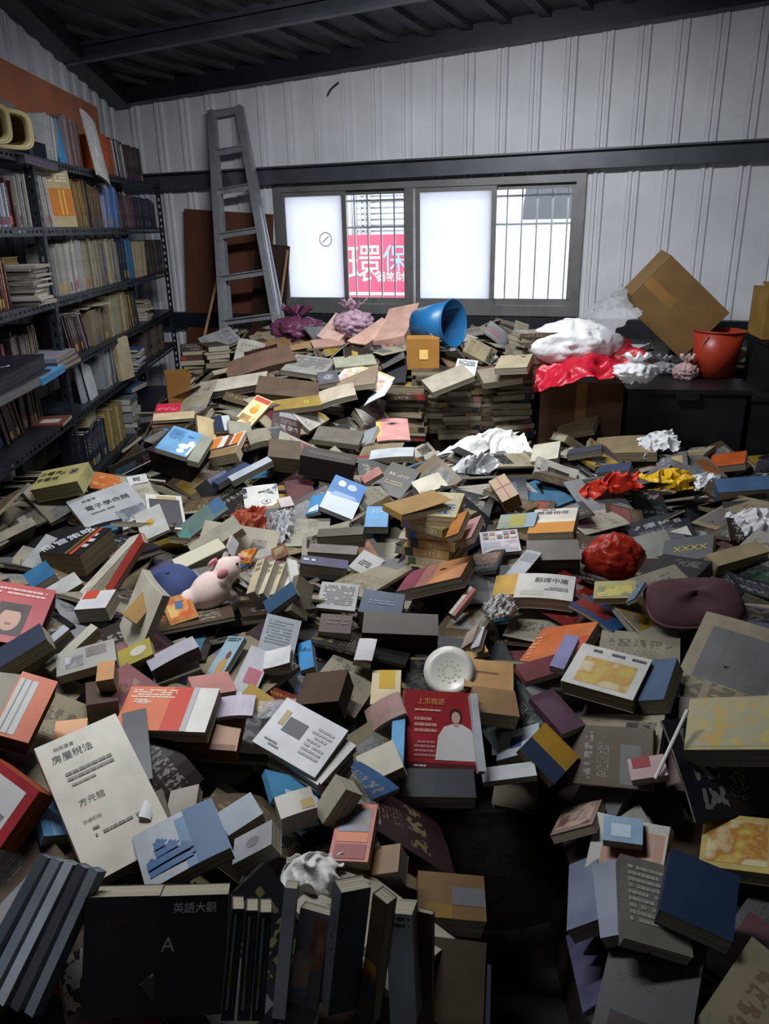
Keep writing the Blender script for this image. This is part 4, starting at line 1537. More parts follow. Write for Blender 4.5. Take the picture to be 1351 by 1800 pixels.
H('book', (632, 838), (664, 820), (640, 850), 2, 'AF6F66', 'rose booklet', 'left of the black hardback', Y=3.1)
H('book', (722, 848), (770, 830), (738, 872), 2, 'C7C2AA', 'ivory pamphlet', 'right of the black hardback', Y=3.0, bend=.1)
H('box', (858, 846), (886, 832), (880, 884), 6, 'A2814F', 'small kraft box tied with red string', 'right of the ivory pamphlet', 'box', lo=.5, hi=1.0, page='93754A', shapes=[([(.0, .52), (1, .52), (1, .57), (0, .57)], 'A8364A'), ([(.46, 0), (.52, 0), (.52, 1), (.46, 1)], 'A8364A')], Y=2.95)
# navy and white long books, dark red cover
H('book', (372, 846), (430, 812), (384, 852), 3, '263A5E', 'long navy ledger', 'lying below the orange striped book', lo=.2, Y=2.85)
H('book', (400, 838), (470, 802), (408, 846), 3, 'B4BCC4', 'long pale grey ledger', 'alongside the long navy ledger', lo=.2, Y=2.85)
H('book', (500, 846), (545, 842), (512, 884), 2, '57272B', 'dark red album', 'with a bent corner above the photo sheet', hard=True, bend=.1, Y=2.75)
H('sheet', (426, 858), (486, 850), (430, 898), .5, 'E2E0DB', 'white sheet with a black and white photo and a ring mark', 'propped in the middle', 'sheet', bend=.1, Y=2.5,
  shapes=[([(0, .5), (.55, .66), (.95, .5), (1, .98), (.6, 1), (0, .97)], ('C9CBCE', '3A3C42', '1E1E22')), (circle(.62, .24, .13, .11, 24), '3A3A40'), (circle(.62, .24, .115, .095, 24), 'E2E0DB')], txt=[('4', .62, .24, .14, '3A3A40')])
H('book', (487, 876), (510, 872), (494, 892), 1.5, 'D0C2BC', 'small pale pink card', 'right of the ring-marked sheet', Y=2.6)
H('book', (590, 834), (645, 856), (565, 892), 2, '4E86CE', 'blue picture book with a white lower half', 'standing out by the dark hollow', pics=[(0, 0, 1, .48, 'DCE6F2')], shapes=[(circle(.3, .82, .12, .09), 'DFE6EC'), (circle(.62, .8, .14, .09), 'C9D4DF'), ([(.1, .42), (.9, .5), (.8, .58), (.2, .56)], '9CBCE6')], Y=2.75)
H('book', (548, 872), (572, 866), (536, 905), 1.5, '4E9AD0', 'thin bright blue booklet', 'left of the blue picture book', shapes=[([(.1, .1), (.9, .1), (.7, .45), (.2, .3)], 'E8EEF2')], Y=2.7)
H('book', (645, 890), (684, 890), (640, 926), 3, '2E8FCC', 'cyan-blue paperback', 'right of the blue picture book', txt=[('520', .5, .75, .16, 'D6ECF6')], Y=2.8)
for i, (p, q, r_, c_, nm, tl) in enumerate([((560, 930), (640, 925), (556, 944), '5D554A', 'brown grey hardback', 'topmost of the stack by the dark hollow'), ((545, 955), (630, 960), (540, 970), '6E695F', 'grey thick volume', 'under the brown grey hardback'), ((530, 975), (612, 985), (528, 990), '454066', 'violet blue volume with white letters', 'lowest of the stack by the dark hollow')]):
    H('book', p, q, r_, 5, c_, nm, tl, lo=.3, Y=2.6 - .06 * i, page='8D8573', lines=[(.05, .3, .3, .7, 1, 'E3E3EA')] if i == 2 else ())

# centre: slanting stack, coloured covers
cs = ['A38A52', 'B9AB7C', '8F8458', 'C4B78E', 'A2935F', 'BBA772', '7D7657', 'C9BD92']
stack(770, 988, 7, .15, .21, cs, math.radians(-24), 'slanting yellow stack', 'in the middle', (.024, .034), .010, None, None, .12, 'B3A67F', .95)
name_stacks()
H('book', (672, 886), (758, 872), (706, 905), 2, 'B08A48', 'golden brown softback', 'opened at the top of the slanting yellow stack', lo=.5, Y=2.72, lift=.12, page='E0D8C0')
H('book', (722, 1002), (830, 976), (696, 1040), 3.5, 'C78A7E', 'pink to orange book', 'below the slanting yellow stack', pics=[(.5, .0, 1, 1, 'D99A6A'), (0, 0, .28, 1, 'A65C6C')], shapes=[(circle(.62, .6, .06, .05), '4A3A34')], Y=2.3, page='8E8878')
H('book', (800, 905), (822, 897), (782, 945), 2, 'C7803A', 'slim orange book', 'standing right of the slanting yellow stack', lo=.3, Y=2.7)
H('book', (822, 915), (846, 905), (800, 955), 2, 'D3A2A2', 'slim rose white book', 'beside the slim orange book', lo=.3, Y=2.65)
H('book', (880, 905), (945, 900), (872, 930), 2.5, '8C9A86', 'green grey softback', 'behind the collage magazine', pics=[(.3, .1, .7, .9, 'A8A23E'), (.75, 0, 1, 1, '8FA9BA')], Y=2.8)
H('magazine', (842, 936), (908, 930), (846, 974), 1.2, 'C9C2C8', 'collage magazine with a grid of photos', 'in front of the green grey softback', 'magazine', Y=2.55,
  shapes=[([(.08 + .18 * i, .62 + .18 * j), (.22 + .18 * i, .62 + .18 * j), (.22 + .18 * i, .75 + .18 * j), (.08 + .18 * i, .75 + .18 * j)], ['8A4A44', 'D9C7A8', '4E5A78', 'B77A5E', 'E0DAD0', '6E8AA0'][(i + 2 * j) % 6]) for i in range(5) for j in range(2)], pics=[(.05, .05, .95, .5, ('C9C2C8', 'A5848E', '8FA0B4'))])
H('book', (940, 896), (1016, 892), (926, 938), 4, 'E6E0D4', 'white and orange book with black title', 'right of the collage magazine', pics=[(0, 0, 1, .42, 'E0973F'), (0, .42, 1, .55, 'F0E6D2')], txt=[('無盡相冊', .45, .82, .13, '2A2620')], lines=[(.1, .9, .5, .97, 1, '6A645C')], Y=2.65)
H('box', (925, 950), (1015, 948), (925, 985), 8, '6A625A', 'grey brown carton of books', 'beneath the white and orange book', 'carton', lo=.4, Y=2.55, page='5E564E', w_up=.6)
H('book', (925, 966), (952, 972), (884, 1012), .6, 'B2B4B8', 'grey leaflet with a folded end', 'draped below the collage magazine', 'leaflet', bend=.1, pics=[(.1, .6, .9, .9, '8E9298')], lo=.4, Y=2.35)
H('book', (872, 1012), (912, 1008), (862, 1048), 2, 'D6A52E', 'yellow tabbed folder', 'beside the rolled white book', 'folder', Y=2.25, lo=.5)
H('book', (912, 1008), (1012, 1014), (900, 1050), 4, 'D5D3CC', 'rolled white book with dark characters', 'left of the red bag in the middle', bend=.14, txt=[('翻譯中庸', .6, .72, .2, '4A4A46')], pics=[(.1, .1, .5, .3, 'C6C2B4')], lo=.4, Y=2.2, lines=[(.5, .3, .9, .45, 2, '8A887E')])
H('book', (826, 1030), (836, 1036), (790, 1078), 3, 'B83A3A', 'slim book with a red spine', 'below the pink to orange book', lo=.2, Y=2.2, pics=[(0, 0, .5, 1, 'D6CFC4')])
H('page', (566, 1022), (632, 1028), (556, 1068), 1.2, 'B5B5B4', 'grey typed page', 'in the middle hollow below the stack', 'page', Y=2.2, lines=[(.1, .15, .9, .9, 10, '8C8C8C')], lo=.6)
H('envelope', (640, 966), (676, 985), (612, 996), .6, 'BCBDBB', 'grey white envelope with handwriting', 'above the grey typed page', 'envelope', Y=2.4, lo=.5, lines=[(.2, .3, .7, .6, 3, '54565C')])
H('book', (640, 1035), (712, 1045), (630, 1075), 6, '3C4A66', 'blue grey volume', 'right of the grey typed page', Y=2.15, lo=.4, lines=[(.2, .4, .8, .6, 2, '8D99B0')])
H('box', (640, 1075), (770, 1080), (636, 1112), 7, '4C4138', 'dark brown case of papers', 'below the blue grey volume', 'case', lo=.4, Y=2.0, page='40362E', w_up=.6)
H('book', (632, 1122), (662, 1130), (622, 1160), 2, 'CFCCD0', 'crumpled white booklet', 'lit at the edge of the brown hollow', bend=.3, lift=.3, Y=1.95)
H('page', (565, 1078), (620, 1082), (560, 1110), 4, '5A4A44', 'brown printed carton side', 'below the grey typed page', 'carton', Y=2.0, lines=[(.1, .4, .9, .8, 2, '7E665C')])

# right side of the middle
H('book', (1045, 1022), (1118, 1020), (1040, 1052), 2, 'A8A05A', 'olive yellow magazine', 'below the red box', 'magazine', pics=[(.1, .1, .9, .7, ('A8A05A', 'C9B93C', '7A7A50'))], Y=2.3)
H('book', (1118, 1030), (1134, 1022), (1098, 1060), 1, '5F7E96', 'slim steel blue book', 'right of the olive yellow magazine', lo=.2, Y=2.25)
H('book', (1168, 950), (1255, 938), (1160, 990), 3, '34363E', 'dark book with yellow lettering', 'right of the red box', txt=[('XXXX', .55, .5, .22, 'B8A52C')], Y=2.55)
H('book', (1110, 945), (1168, 930), (1130, 985), 3, '8A8E86', 'green grey paperback', 'left of the dark book with yellow lettering', Y=2.5)
H('book', (1240, 975), (1330, 950), (1262, 995), 4, 'A89878', 'long straw-paged book', 'right of the dark book with yellow lettering', lo=.25, Y=2.5, page='BFAF8A')
H('book', (1250, 800), (1312, 792), (1245, 822), 4, 'B4531F', 'rust orange book', 'near the dark crates at the far side', lo=.5, Y=3.5)
H('book', (1255, 842), (1350, 835), (1262, 866), 6, '3E5F82', 'steel blue folder', 'below the rust orange book', 'folder', lo=.4, Y=3.2)
H('book', (1050, 770), (1160, 765), (1040, 800), 5, '8A7B5E', 'tan bundle of loose leaves', 'in front of the brown cartons', 'bundle', lo=.4, Y=3.7, page='B5A682', bend=.08)
H('book', (985, 742), (1050, 730), (975, 765), 4, '9A8A68', 'buff softback', 'in front of the brown cartons', lo=.4, Y=3.8)
H('book', (1000, 790), (1060, 780), (995, 800), 3, '2E3548', 'slate navy book', 'left of the tan bundle', lo=.3, Y=3.5)
H('book', (938, 782), (985, 775), (930, 812), 3, 'C4BFAE', 'light stone booklet', 'beside the crumpled white wrapping', Y=3.4)
H('book', (1050, 818), (1110, 812), (1045, 832), 3, '2C3A58', 'deep blue softback', 'behind the red and orange bag', lo=.3, Y=3.3)

# left near
H('book', (75, 828), (155, 812), (52, 862), 6, 'B5AE74', 'khaki yellow thick book', 'with black characters at the foot of the shelving', txt=[('政經', .18, .72, .22, '2A2A22'), ('學概', .18, .42, .22, '2A2A22'), ('要論', .36, .72, .2, '2A2A22'), ('新編', .36, .42, .2, '2A2A22'), ('※', .78, .62, .3, '2E3C56')], spine='R', acc='4A3A20', lines=[(.5, .55, .62, .7, 2, '6A6640')], page='7D7350', Y=2.42)
H('magazine', (153, 828), (210, 838), (160, 858), .6, 'C9743A', 'bright orange magazine', 'sticking out behind the khaki yellow thick book', 'magazine', bend=.15, Y=2.5, pics=[(.1, .1, .9, .8, ('C9743A', 'B5602A', 'D99A60'))])
H('magazine', (222, 838), (256, 832), (232, 868), 1, 'D3D3D0', 'white and black weekly', 'behind the white grey textbook', 'magazine', txt=[('報', .45, .75, .25, '25252A')], pics=[(.2, .05, .95, .5, '35373C')], Y=2.4)
H('magazine', (255, 868), (318, 872), (262, 928), 1.2, 'D6D3CA', 'white-framed magazine with a charcoal photo', 'right of the white grey textbook', 'magazine', pics=[(.08, .05, .92, .86, '33353A'), (.3, .86, .85, .96, 'B09A6A')], Y=2.3)
H('book', (116, 882), (222, 846), (168, 950), 2, 'B9BCC0', 'white grey textbook', 'with black characters below the khaki yellow thick book', txt=[('電子學命題', .52, .68, .11, '24262A'), ('高普考', .3, .86, .06, '3A3C40')], lines=[(.2, .5, .6, .57, 1, '6A6C70')], pics=[(.5, .1, .96, .42, ('8F959C', '5E646C', 'C3C8CE'))], Y=2.22, lo=.65)
H('book', (235, 905), (280, 885), (250, 952), 1, 'C6C6C2', 'pale grey leaflet with a gold spot', 'over the corner of the white grey textbook', 'leaflet', shapes=[(circle(.45, .5, .16, .12), 'C9A050')], Y=2.15)
H('magazine', (306, 932), (384, 872), (322, 956), 1.2, '6C8580', 'teal grey magazine', 'slanting across the pile in the middle left', 'magazine', lo=.3, pics=[(.75, .2, 1, 1, '4A6E92'), (0, 0, .2, .6, '5E9A8C')], Y=2.25, bend=.08)
H('book', (330, 960), (410, 905), (344, 985), 3, 'A8A492', 'stone-coloured volume', 'under the teal grey magazine', lo=.3, Y=2.2)
H('book', (300, 984), (384, 944), (314, 1004), 6, '75705A', 'thick cream block of pages', 'with its fore edge up below the teal grey magazine', lo=.3, Y=2.05, page='D5CDB4', pics=[(.02, .05, .98, .95, 'D5CFB8')])
H('book', (318, 1005), (410, 985), (330, 1025), 4, '6E6A62', 'grey brown atlas', 'below the thick cream block of pages', lo=.3, Y=2.0)
H('book', (408, 940), (420, 955), (388, 1010), .8, 'D9D8D6', 'upright white slip of card', 'left of the orange pink bag', 'card', lo=.15, Y=2.25)
H('book', (424, 968), (452, 962), (408, 995), 1, 'D88A34', 'orange flower-print booklet', 'below the orange pink bag', pics=[(.1, .1, .9, .9, ('D88A34', 'B5521F', 'E5C27A'))], Y=2.2)
H('book', (476, 965), (500, 955), (482, 985), 1, '8A5E38', 'brown-framed small picture', 'below the shredded white paper', 'picture', pics=[(.15, .15, .85, .85, ('5E4A3C', '8A7258', 'A89070'))], lo=.5, Y=2.25)
for i, (c_, nm) in enumerate([('C9BE9E', 'yellowish ivory'), ('D8CDB2', 'buttermilk'), ('CFC4A8', 'pale oat'), ('DCD6C6', 'milk white')]):
    H('book', (452 + i * 18, 985 + i * 4), (466 + i * 18, 980 + i * 4), (430 + i * 18, 1045 + i * 2), 2.5, c_, nm + ' paperback', ['first', 'second', 'third', 'fourth'][i] + ' of the leaning row under the brown-framed picture', lo=.2, Y=2.15 - i * .01, group='leaning pale row', page='DAD2BC', lines=[(.2, .6, .8, .9, 2, '8C8468')])
H('book', (505, 982), (521, 985), (512, 1025), 1, 'E2E0D8', 'tilted ivory card', 'right of the leaning pale row', 'card', lo=.25, Y=2.15)
H('book', (525, 1010), (552, 1030), (515, 1075), 2, '7E7866', 'dull brown album', 'right of the tilted ivory card', Y=2.05)
H('book', (462, 1058), (512, 1022), (470, 1080), 2, '2F5272', 'deep teal blue book', 'below the leaning pale row', lo=.4, Y=2.0)
# black thick book and neighbours
H('book', (40, 1010), (80, 985), (55, 1035), 3, '2F6A96', 'blue paperback', 'behind the black thick manual', Y=1.95, pen=.5)
H('dictionary', (128, 926), (196, 928), (66, 972), 7, '1D1C20', 'black thick manual', 'with white blocks and an orange red band', 'book', spine='L', page='8C7D64', txt=[('商管策略', .28, .52, .24, 'D5D8DE', 60)], pics=[(.72, 0, .80, 1, 'B8482C'), (.6, .0, .68, 1, '6A5428')], lines=[(.82, .2, .95, .8, 3, 'C8C8C8')], Y=1.98)
H('book', (70, 1040), (130, 1005), (85, 1060), 3, 'B9B9B6', 'white paperback', 'under the black thick manual', lo=.4, Y=1.8, pen=.5)
H('book', (228, 944), (250, 936), (116, 1060), 3, 'CFCABB', 'long white-covered book', 'slanting beside the red-spined booklet', lo=.2, Y=1.9, pics=[(.05, .05, .9, .5, ('CFCABB', 'B9AF9A', 'D6D2C8'))])
H('book', (246, 936), (252, 952), (166, 1064), 1.4, 'A93A2F', 'red-spined booklet', 'standing on edge on the long white-covered book', lo=.1, Y=1.85, pics=[(0, .0, 1, .25, 'D9A93A')])
H('book', (150, 1040), (204, 1036), (128, 1072), 4, 'D3D3D5', 'stack of white pads', 'at the end of the red-spined booklet', 'pad', lo=.4, Y=1.75, pics=[(.05, .55, .5, 1, 'C24A34')])
H('book', (250, 1000), (286, 1046), (206, 1118), 2, 'D6D0BC', 'cream open book', 'with curling blank pages', bend=.18, lo=.5, Y=1.85, page='D6D0BC')
H('book', (215, 1080), (250, 1040), (238, 1098), 2, 'A8813E', 'mustard paperback', 'under the cream open book', lo=.4, Y=1.85, pen=.5)
H('book', (282, 1055), (330, 1040), (300, 1100), 2, 'B9803C', 'orange patterned book with a blue patch', 'under the blue cap', Y=1.88, pics=[(.1, .1, .9, .9, ('B9803C', 'C9541F', 'D9B26A'))], shapes=[([(.35, .5), (.6, .45), (.68, .75), (.42, .8)], '4A6A92')])
H('book', (206, 1146), (262, 1120), (212, 1176), 2, 'A89A34', 'small yellow book with a grey disc', 'below the orange patterned book', shapes=[(circle(.6, .55, .25, .25), 'C9C6B4')], lo=.4, Y=1.72)
H('book', (256, 1160), (338, 1118), (266, 1180), 4, 'AEA9B4', 'stack of lilac grey pages', 'below the plush pig', bend=.12, lo=.35, Y=1.7, page='7A6E66')
H('book', (28, 1168), (112, 1098), (38, 1176), 3, 'A9ADB8', 'long blue grey slab book', 'lying by the red portrait book', lo=.12, Y=1.6)
H('book', (78, 1172), (160, 1096), (90, 1180), 3, 'B4AF9C', 'long stone slab book', 'beside the long blue grey slab book', lo=.12, Y=1.6)
H('book', (98, 1150), (200, 1122), (100, 1190), 2.5, '96958C', 'grey magazine with a small photo', 'below the long stone slab book', 'magazine', pics=[(.15, .2, .45, .7, ('96958C', '4A4A50', 'B5B0BA')), (.5, .5, .85, .9, ('3A3432', '6A5A54', '8A7A6E'))], lo=.45, Y=1.55)
H('book', (-20, 1150), (70, 1095), (-10, 1180), 4, '27344E', 'midnight blue hardback', 'under the red portrait book', lo=.3, Y=1.6)
H('book', (-18, 1018), (99, 1038), (-62, 1118), 5, 'B2222B', 'red book with a portrait', 'poking in beside the black thick manual', page='4A2420', lines=[(.2, .78, .9, .92, 2, 'E5B3AE')], pics=[(.3, .12, .75, .66, '3A2A2A')], shapes=[(circle(.52, .38, .15, .2), 'C49A86'), (circle(.52, .52, .16, .1, 14, 0, 180), '241C1C'), (circle(.52, .3, .05, .02), '9A5A50')], Y=1.62)

# near left
H('book', (-30, 1178), (40, 1186), (-60, 1290), 6, '77735E', 'olive grey book', 'at the edge beside the orange ring binder', Y=1.4, lo=.5)
H('binder', (40, 1180), (102, 1198), (-10, 1290), 5, 'DA6A38', 'orange ring binder with loose white pages', 'slanting at the edge of the pile', 'binder', page='5A4634', pics=[(.05, .05, .55, .9, 'D5D5D2'), (.16, .05, .2, .9, '8A8A8A'), (.34, .05, .38, .9, '9C9C9C')], lo=.45, Y=1.45)
H('book', (150, 1200), (205, 1192), (152, 1240), 6, '4A2A20', 'chocolate volume with a pale title', 'behind the orange red tax book', txt=[('藝', .5, .6, .3, 'A5927C')], Y=1.55)
H('book', (172, 1165), (202, 1160), (168, 1198), 4, 'C08028', 'ochre paperback', 'above the chocolate volume', lo=.4, Y=1.6)
H('dictionary', (262, 1228), (432, 1240), (236, 1308), 4, 'A5682E', 'thick orange brown dictionary', 'under the orange red book', 'book', page='8A5A2C', lo=.45, Y=1.38, pics=[(.02, .0, .98, .12, '7A4A22')])
H('book', (232, 1206), (386, 1210), (196, 1282), 3, 'E5E2DA', 'orange red book', 'with a white end strip on the thick dictionary', pics=[(0, 0, .72, 1, 'DE7448'), (.5, 0, .72, 1, 'D23A1C'), (.72, 0, .78, 1, 'B9BCBE')], lines=[(.05, .72, .55, .93, 4, 'F4DCCB'), (.1, .6, .3, .7, 2, 'F0D0BC')], txt=[('導讀', .2, .62, .1, 'F6E6DA')], lo=.45, Y=1.42)
H('book', (330, 1190), (400, 1180), (345, 1225), 1.5, 'CC8C84', 'salmon pink booklet', 'behind the orange red book', lo=.5, Y=1.6)
H('tissue', (388, 1226), (450, 1222), (380, 1262), 1, 'C6BBD2', 'lilac folded paper', 'on the end of the thick dictionary', 'paper', bend=.25, lo=.5, Y=1.5)
H('magazine', (402, 1118), (430, 1120), (352, 1196), 1.5, '9DB9C8', 'light blue magazine with a figure in gold', 'leaning below the plush pig', 'magazine', lo=.4, shapes=[(circle(.62, .32, .22, .2), 'C99A58'), (circle(.68, .58, .13, .09), '7A4A42')], lines=[(.1, .88, .9, .97, 2, '40464E')], Y=1.65)
H('magazine', (442, 1134), (480, 1148), (404, 1222), 1.5, 'C5C5CC', 'grey white magazine with a pink block', 'right of the light blue magazine', 'magazine', lo=.4, pics=[(.3, .3, .9, .6, 'C06A7C'), (.1, .04, .5, .14, ('E9E9E9', '8A8A8A', '3A3A3A'))], Y=1.62)
H('folder', (470, 1078), (530, 1092), (450, 1150), 2, 'A2A9B0', 'clear grey plastic folder', 'between the magazines and the blue box book', 'folder', lo=.5, Y=1.7, lines=[(.1, .3, .8, .9, 8, '8C949C')])
H('book', (466, 1145), (514, 1140), (462, 1176), 1.5, 'E2E3E4', 'bright white folded pamphlet', 'on the clear grey plastic folder', 'pamphlet', lift=.2, Y=1.6)
H('book', (522, 1132), (546, 1124), (526, 1180), 3, '2F8ECC', 'blue box book with a dark logo', 'right of the clear grey plastic folder', txt=[('OBO', .5, .7, .14, '1E3A54', -30)], lo=.4, Y=1.68)
H('box', (538, 1184), (612, 1176), (512, 1240), 5, '54402F', 'flat brown carton', 'in the hollow above the white journal', 'carton', lo=.5, hi=1, Y=1.5, page='47362A', w_up=.6)
H('book', (482, 1208), (526, 1224), (474, 1232), 2, '7A2E1C', 'dark red book with yellow letters', 'behind the white journal', txt=[('ENERGISING', .5, .6, .22, 'D9A02C')], lo=.4, Y=1.52)
H('book', (440, 1200), (482, 1228), (420, 1230), 2, 'C9A54A', 'yellow covered book', 'left of the dark red book with yellow letters', lo=.5, Y=1.52)
H('book', (655, 1178), (705, 1178), (650, 1238), 4, 'DCC8A0', 'cream box with a yellow label', 'left of the red book with the woman', 'box', pics=[(.25, .45, .8, 1, 'CDA62A')], lo=.5, Y=1.55)
H('magazine', (640, 1250), (700, 1215), (650, 1290), 1, 'A5847E', 'curved pink brown magazine', 'below the cream box', 'magazine', bend=.3, lo=.5, Y=1.45)

# round plate, tan parcel, orange fan, framed picture book
H('box', (818, 1156), (902, 1166), (815, 1206), 5, 'C49A62', 'tan parcel box', 'beside the pale round plate', 'box', lo=.5, page='A8824F', lines=[(.15, .5, .7, .6, 1, '8A6A40')], Y=1.7)
H('book', (808, 1150), (850, 1130), (815, 1165), 2, 'D2A63A', 'golden yellow booklet', 'behind the tan parcel box', lo=.4, Y=1.8)
H('book', (820, 1112), (840, 1098), (808, 1142), 2, 'B9A79C', 'slim beige book', 'below the ribbed white bundle', lo=.25, Y=1.85)
H('book', (838, 1105), (852, 1100), (822, 1142), 1.5, 'C9CBD2', 'slim white book', 'right of the slim beige book', lo=.2, Y=1.84)
H('book', (955, 1104), (1052, 1092), (900, 1168), 3, 'E07A42', 'vivid orange book', 'with a ridged edge above the gold picture book', lo=.5, Y=1.85, lines=[(.02, .1, .14, .9, 9, 'F0B48A')], pics=[(.6, .1, .98, .6, 'D2502C')])
H('book', (905, 1170), (975, 1150), (925, 1198), 2, '7A3A42', 'burgundy booklet', 'below the vivid orange book', lo=.4, Y=1.75)
H('book', (1146, 1160), (1190, 1156), (1118, 1232), 4, '4A6486', 'slate blue hardback', 'right of the gold picture book', lo=.4, Y=1.62)
H('book', (994, 1114), (1018, 1120), (966, 1170), 2, '8D8CC0', 'lavender paperback', 'left of the gold picture book', lo=.3, Y=1.7)
H('book', (1024, 1130), (1146, 1160), (985, 1196), 4, 'D9D7D2', 'gold picture book with a white border', 'tilted beside the slate blue hardback', pics=[(.14, .1, .88, .72, ('CDB45A', 'C79A4A', 'D8CFA6'))], lines=[(.2, .82, .95, .93, 1, '55545A')], page='9A9472', Y=1.6)
H('book', (880, 1290), (948, 1270), (870, 1338), 2, 'C3CDD8', 'pale blue white softback', 'right of the red book with the woman', pics=[(.3, .3, .6, .7, '4A5E8A')], Y=1.4)
H('book', (958, 1270), (1018, 1330), (915, 1318), 3, 'B68C30', 'gold and navy book', 'right of the pale blue white softback', pics=[(0, 0, 1, .45, '2E3C58')], lo=.5, Y=1.4)
H('book', (930, 1225), (970, 1210), (990, 1290), 2, '5F4250', 'plum paperback', 'above the gold and navy book', lo=.4, Y=1.5)
H('book', (830, 1205), (905, 1215), (835, 1250), 4, '9A7A54', 'brown padded envelope', 'below the tan parcel box', 'envelope', lo=.45, Y=1.52)
H('book', (845, 1350), (938, 1338), (848, 1375), 2, 'BFC3C8', 'long white slip book', 'at the lower side of the red book with the woman', lo=.2, Y=1.3)
H('album', (1212, 1228), (1360, 1222), (1200, 1318), 5, 'B5AA78', 'large yellow map album', 'at the edge of the pile', 'album', pics=[(.04, .06, .97, .97, ('C2A552', 'A8A688', 'BFAE68'))], Y=1.5, page='9D9FA2')
H('book', (1238, 1428), (1362, 1440), (1222, 1520), 3, 'C9B36A', 'yellow photo book', 'below the large yellow map album', pics=[(.08, .1, .9, .9, ('D4BC66', 'B57A34', 'D9CFA0'))], Y=1.22)
H('book', (1062, 1432), (1130, 1440), (1058, 1476), 2, '8FB0CC', 'light blue booklet', 'left of the yellow photo book', pics=[(.2, .2, .7, .7, 'C9DAE6')], Y=1.2)
H('book', (1102, 1335), (1165, 1325), (1108, 1372), 2, 'C2A3A3', 'dusty pink booklet with a red block', 'below the slate blue hardback', pics=[(.1, .5, .6, 1, '9C2A36')], Y=1.4)
H('book', (990, 1420), (1060, 1400), (960, 1470), 2, 'A98A82', 'faded rose magazine', 'left of the light blue booklet', 'magazine', pics=[(.1, .1, .9, .9, ('A98A82', 'C9B2A4', '7E5A54'))], Y=1.25)
H('book', (1000, 1520), (1050, 1500), (985, 1640), 3, '7F88A0', 'grey blue leaning book', 'in the dark row by the walkway', lo=.3, Y=1.1)
H('book', (1040, 1520), (1085, 1510), (1050, 1650), 3, '8C94A8', 'pale blue leaning book', 'second in the dark row by the walkway', lo=.3, Y=1.08)
H('book', (1090, 1500), (1200, 1530), (1100, 1650), 3, '77746C', 'grey printed leaning book', 'third in the dark row by the walkway', lo=.5, Y=1.05, lines=[(.1, .2, .9, .9, 9, 'A5A39A')])
H('book', (1180, 1490), (1300, 1540), (1160, 1600), 4, '1E3350', 'dark navy album', 'under the yellow photo book', lo=.5, Y=1.05)

# red book with the woman
H('book', (690, 1262), (712, 1262), (684, 1350), 2, '4EA0D6', 'bright blue slim book', 'pressed against the red book with the woman', lo=.15, Y=1.36, w_up=.1)
H('book', (700, 1350), (832, 1352), (700, 1400), 4, '1E2026', 'black flat album', 'under the red book with the woman', lo=.4, Y=1.22)
H('book', (711, 1211), (838, 1219), (709, 1350), 2.5, 'AC2A30', 'red book with a woman in white', 'propped up facing the room',
  pics=[(.0, .0, 1, .08, '5A2226')], txt=[('上京糖語', .36, .86, .085, 'E2A05C')], lines=[(.14, .72, .5, .76, 1, 'E9C2B4'), (.14, .44, .44, .66, 3, 'D99A90'), (.14, .14, .42, .36, 4, 'C9868A'), (.14, .02, .3, .06, 1, 'E0D5D0')],
  shapes=[([(.42, .12), (.46, .42), (.54, .54), (.66, .58), (.78, .58), (.9, .52), (.97, .4), (.99, .12)], 'E6E4E4', 'white_shirt'), (circle(.7, .68, .085, .1), '3A2422', 'printed_hair'), (circle(.7, .66, .06, .08), 'D9B4A2', 'printed_face'), ([(.67, .55), (.74, .55), (.73, .62), (.68, .62)], 'D0A896')],
  Y=1.33, w_up=.05, ref=(0, -1, .9), lo=.75, hi=1)
H('book', (826, 1219), (838, 1219), (842, 1356), 2, 'C6CCD4', 'white-edged closed notebook', 'standing against the red book with the woman', 'notebook', lo=.06, Y=1.30, w_up=.05, ref=(0, -1, .9))
# journals
for i, c_ in enumerate(['A8A6A0', '8E8C86', 'C6C4BC']):
    H('magazine', (520 + 8 * i, 1256 + 22 * (2 - i)), (618 + 4 * i, 1310 + 20 * (2 - i)), (470, 1322 + 18 * (2 - i)), 1.6, c_, ['lowest grey', 'middle dull grey', 'upper pale grey'][i] + ' journal', 'in the stack under the white journal', 'magazine', Y=1.34 - .0 * i, page='B5B0A4', group='journal stack')
H('magazine', (505, 1226), (612, 1284), (443, 1303), 1.6, 'D4D5DA', 'white journal with a dark grey box', 'topmost of the journal stack', 'magazine', pics=[(.22, .42, .52, .72, '4A4E56'), (.12, .5, .2, .8, 'B5A468')], lines=[(.6, .2, .9, .8, 7, 'B4B5BC'), (.1, .08, .35, .2, 2, '7A7C84')], Y=1.38)
H('book', (466, 1352), (546, 1372), (482, 1402), 1.5, '4F93BE', 'sky blue pamphlet', 'below the white journal', pics=[(.3, 0, 1, .4, 'BCD0DC')], lo=.5, Y=1.26)
H('book', (482, 1402), (545, 1382), (494, 1440), 5, 'BDB8AA', 'thick curled white manual', 'below the sky blue pamphlet', bend=.12, Y=1.18, page='A59F8E', pics=[(.6, .1, .95, .5, 'B59A5A')], lo=.4)
H('book', (412, 1475), (478, 1440), (408, 1520), 3, 'A6A8AC', 'grey book with a faint emblem', 'left of the thick curled white manual', shapes=[(circle(.5, .5, .16, .2), '7E8086')], lo=.5, Y=1.12)
H('book', (550, 1420), (590, 1360), (566, 1450), 4, 'B8B39C', 'pale book seen along its pages', 'behind the orange red picture book', lo=.3, Y=1.25, page='D3CDB8')
H('book', (625, 1330), (690, 1300), (640, 1380), 3, 'AFA88E', 'beige dog-eared volume', 'left of the bright blue slim book', lo=.4, Y=1.3)
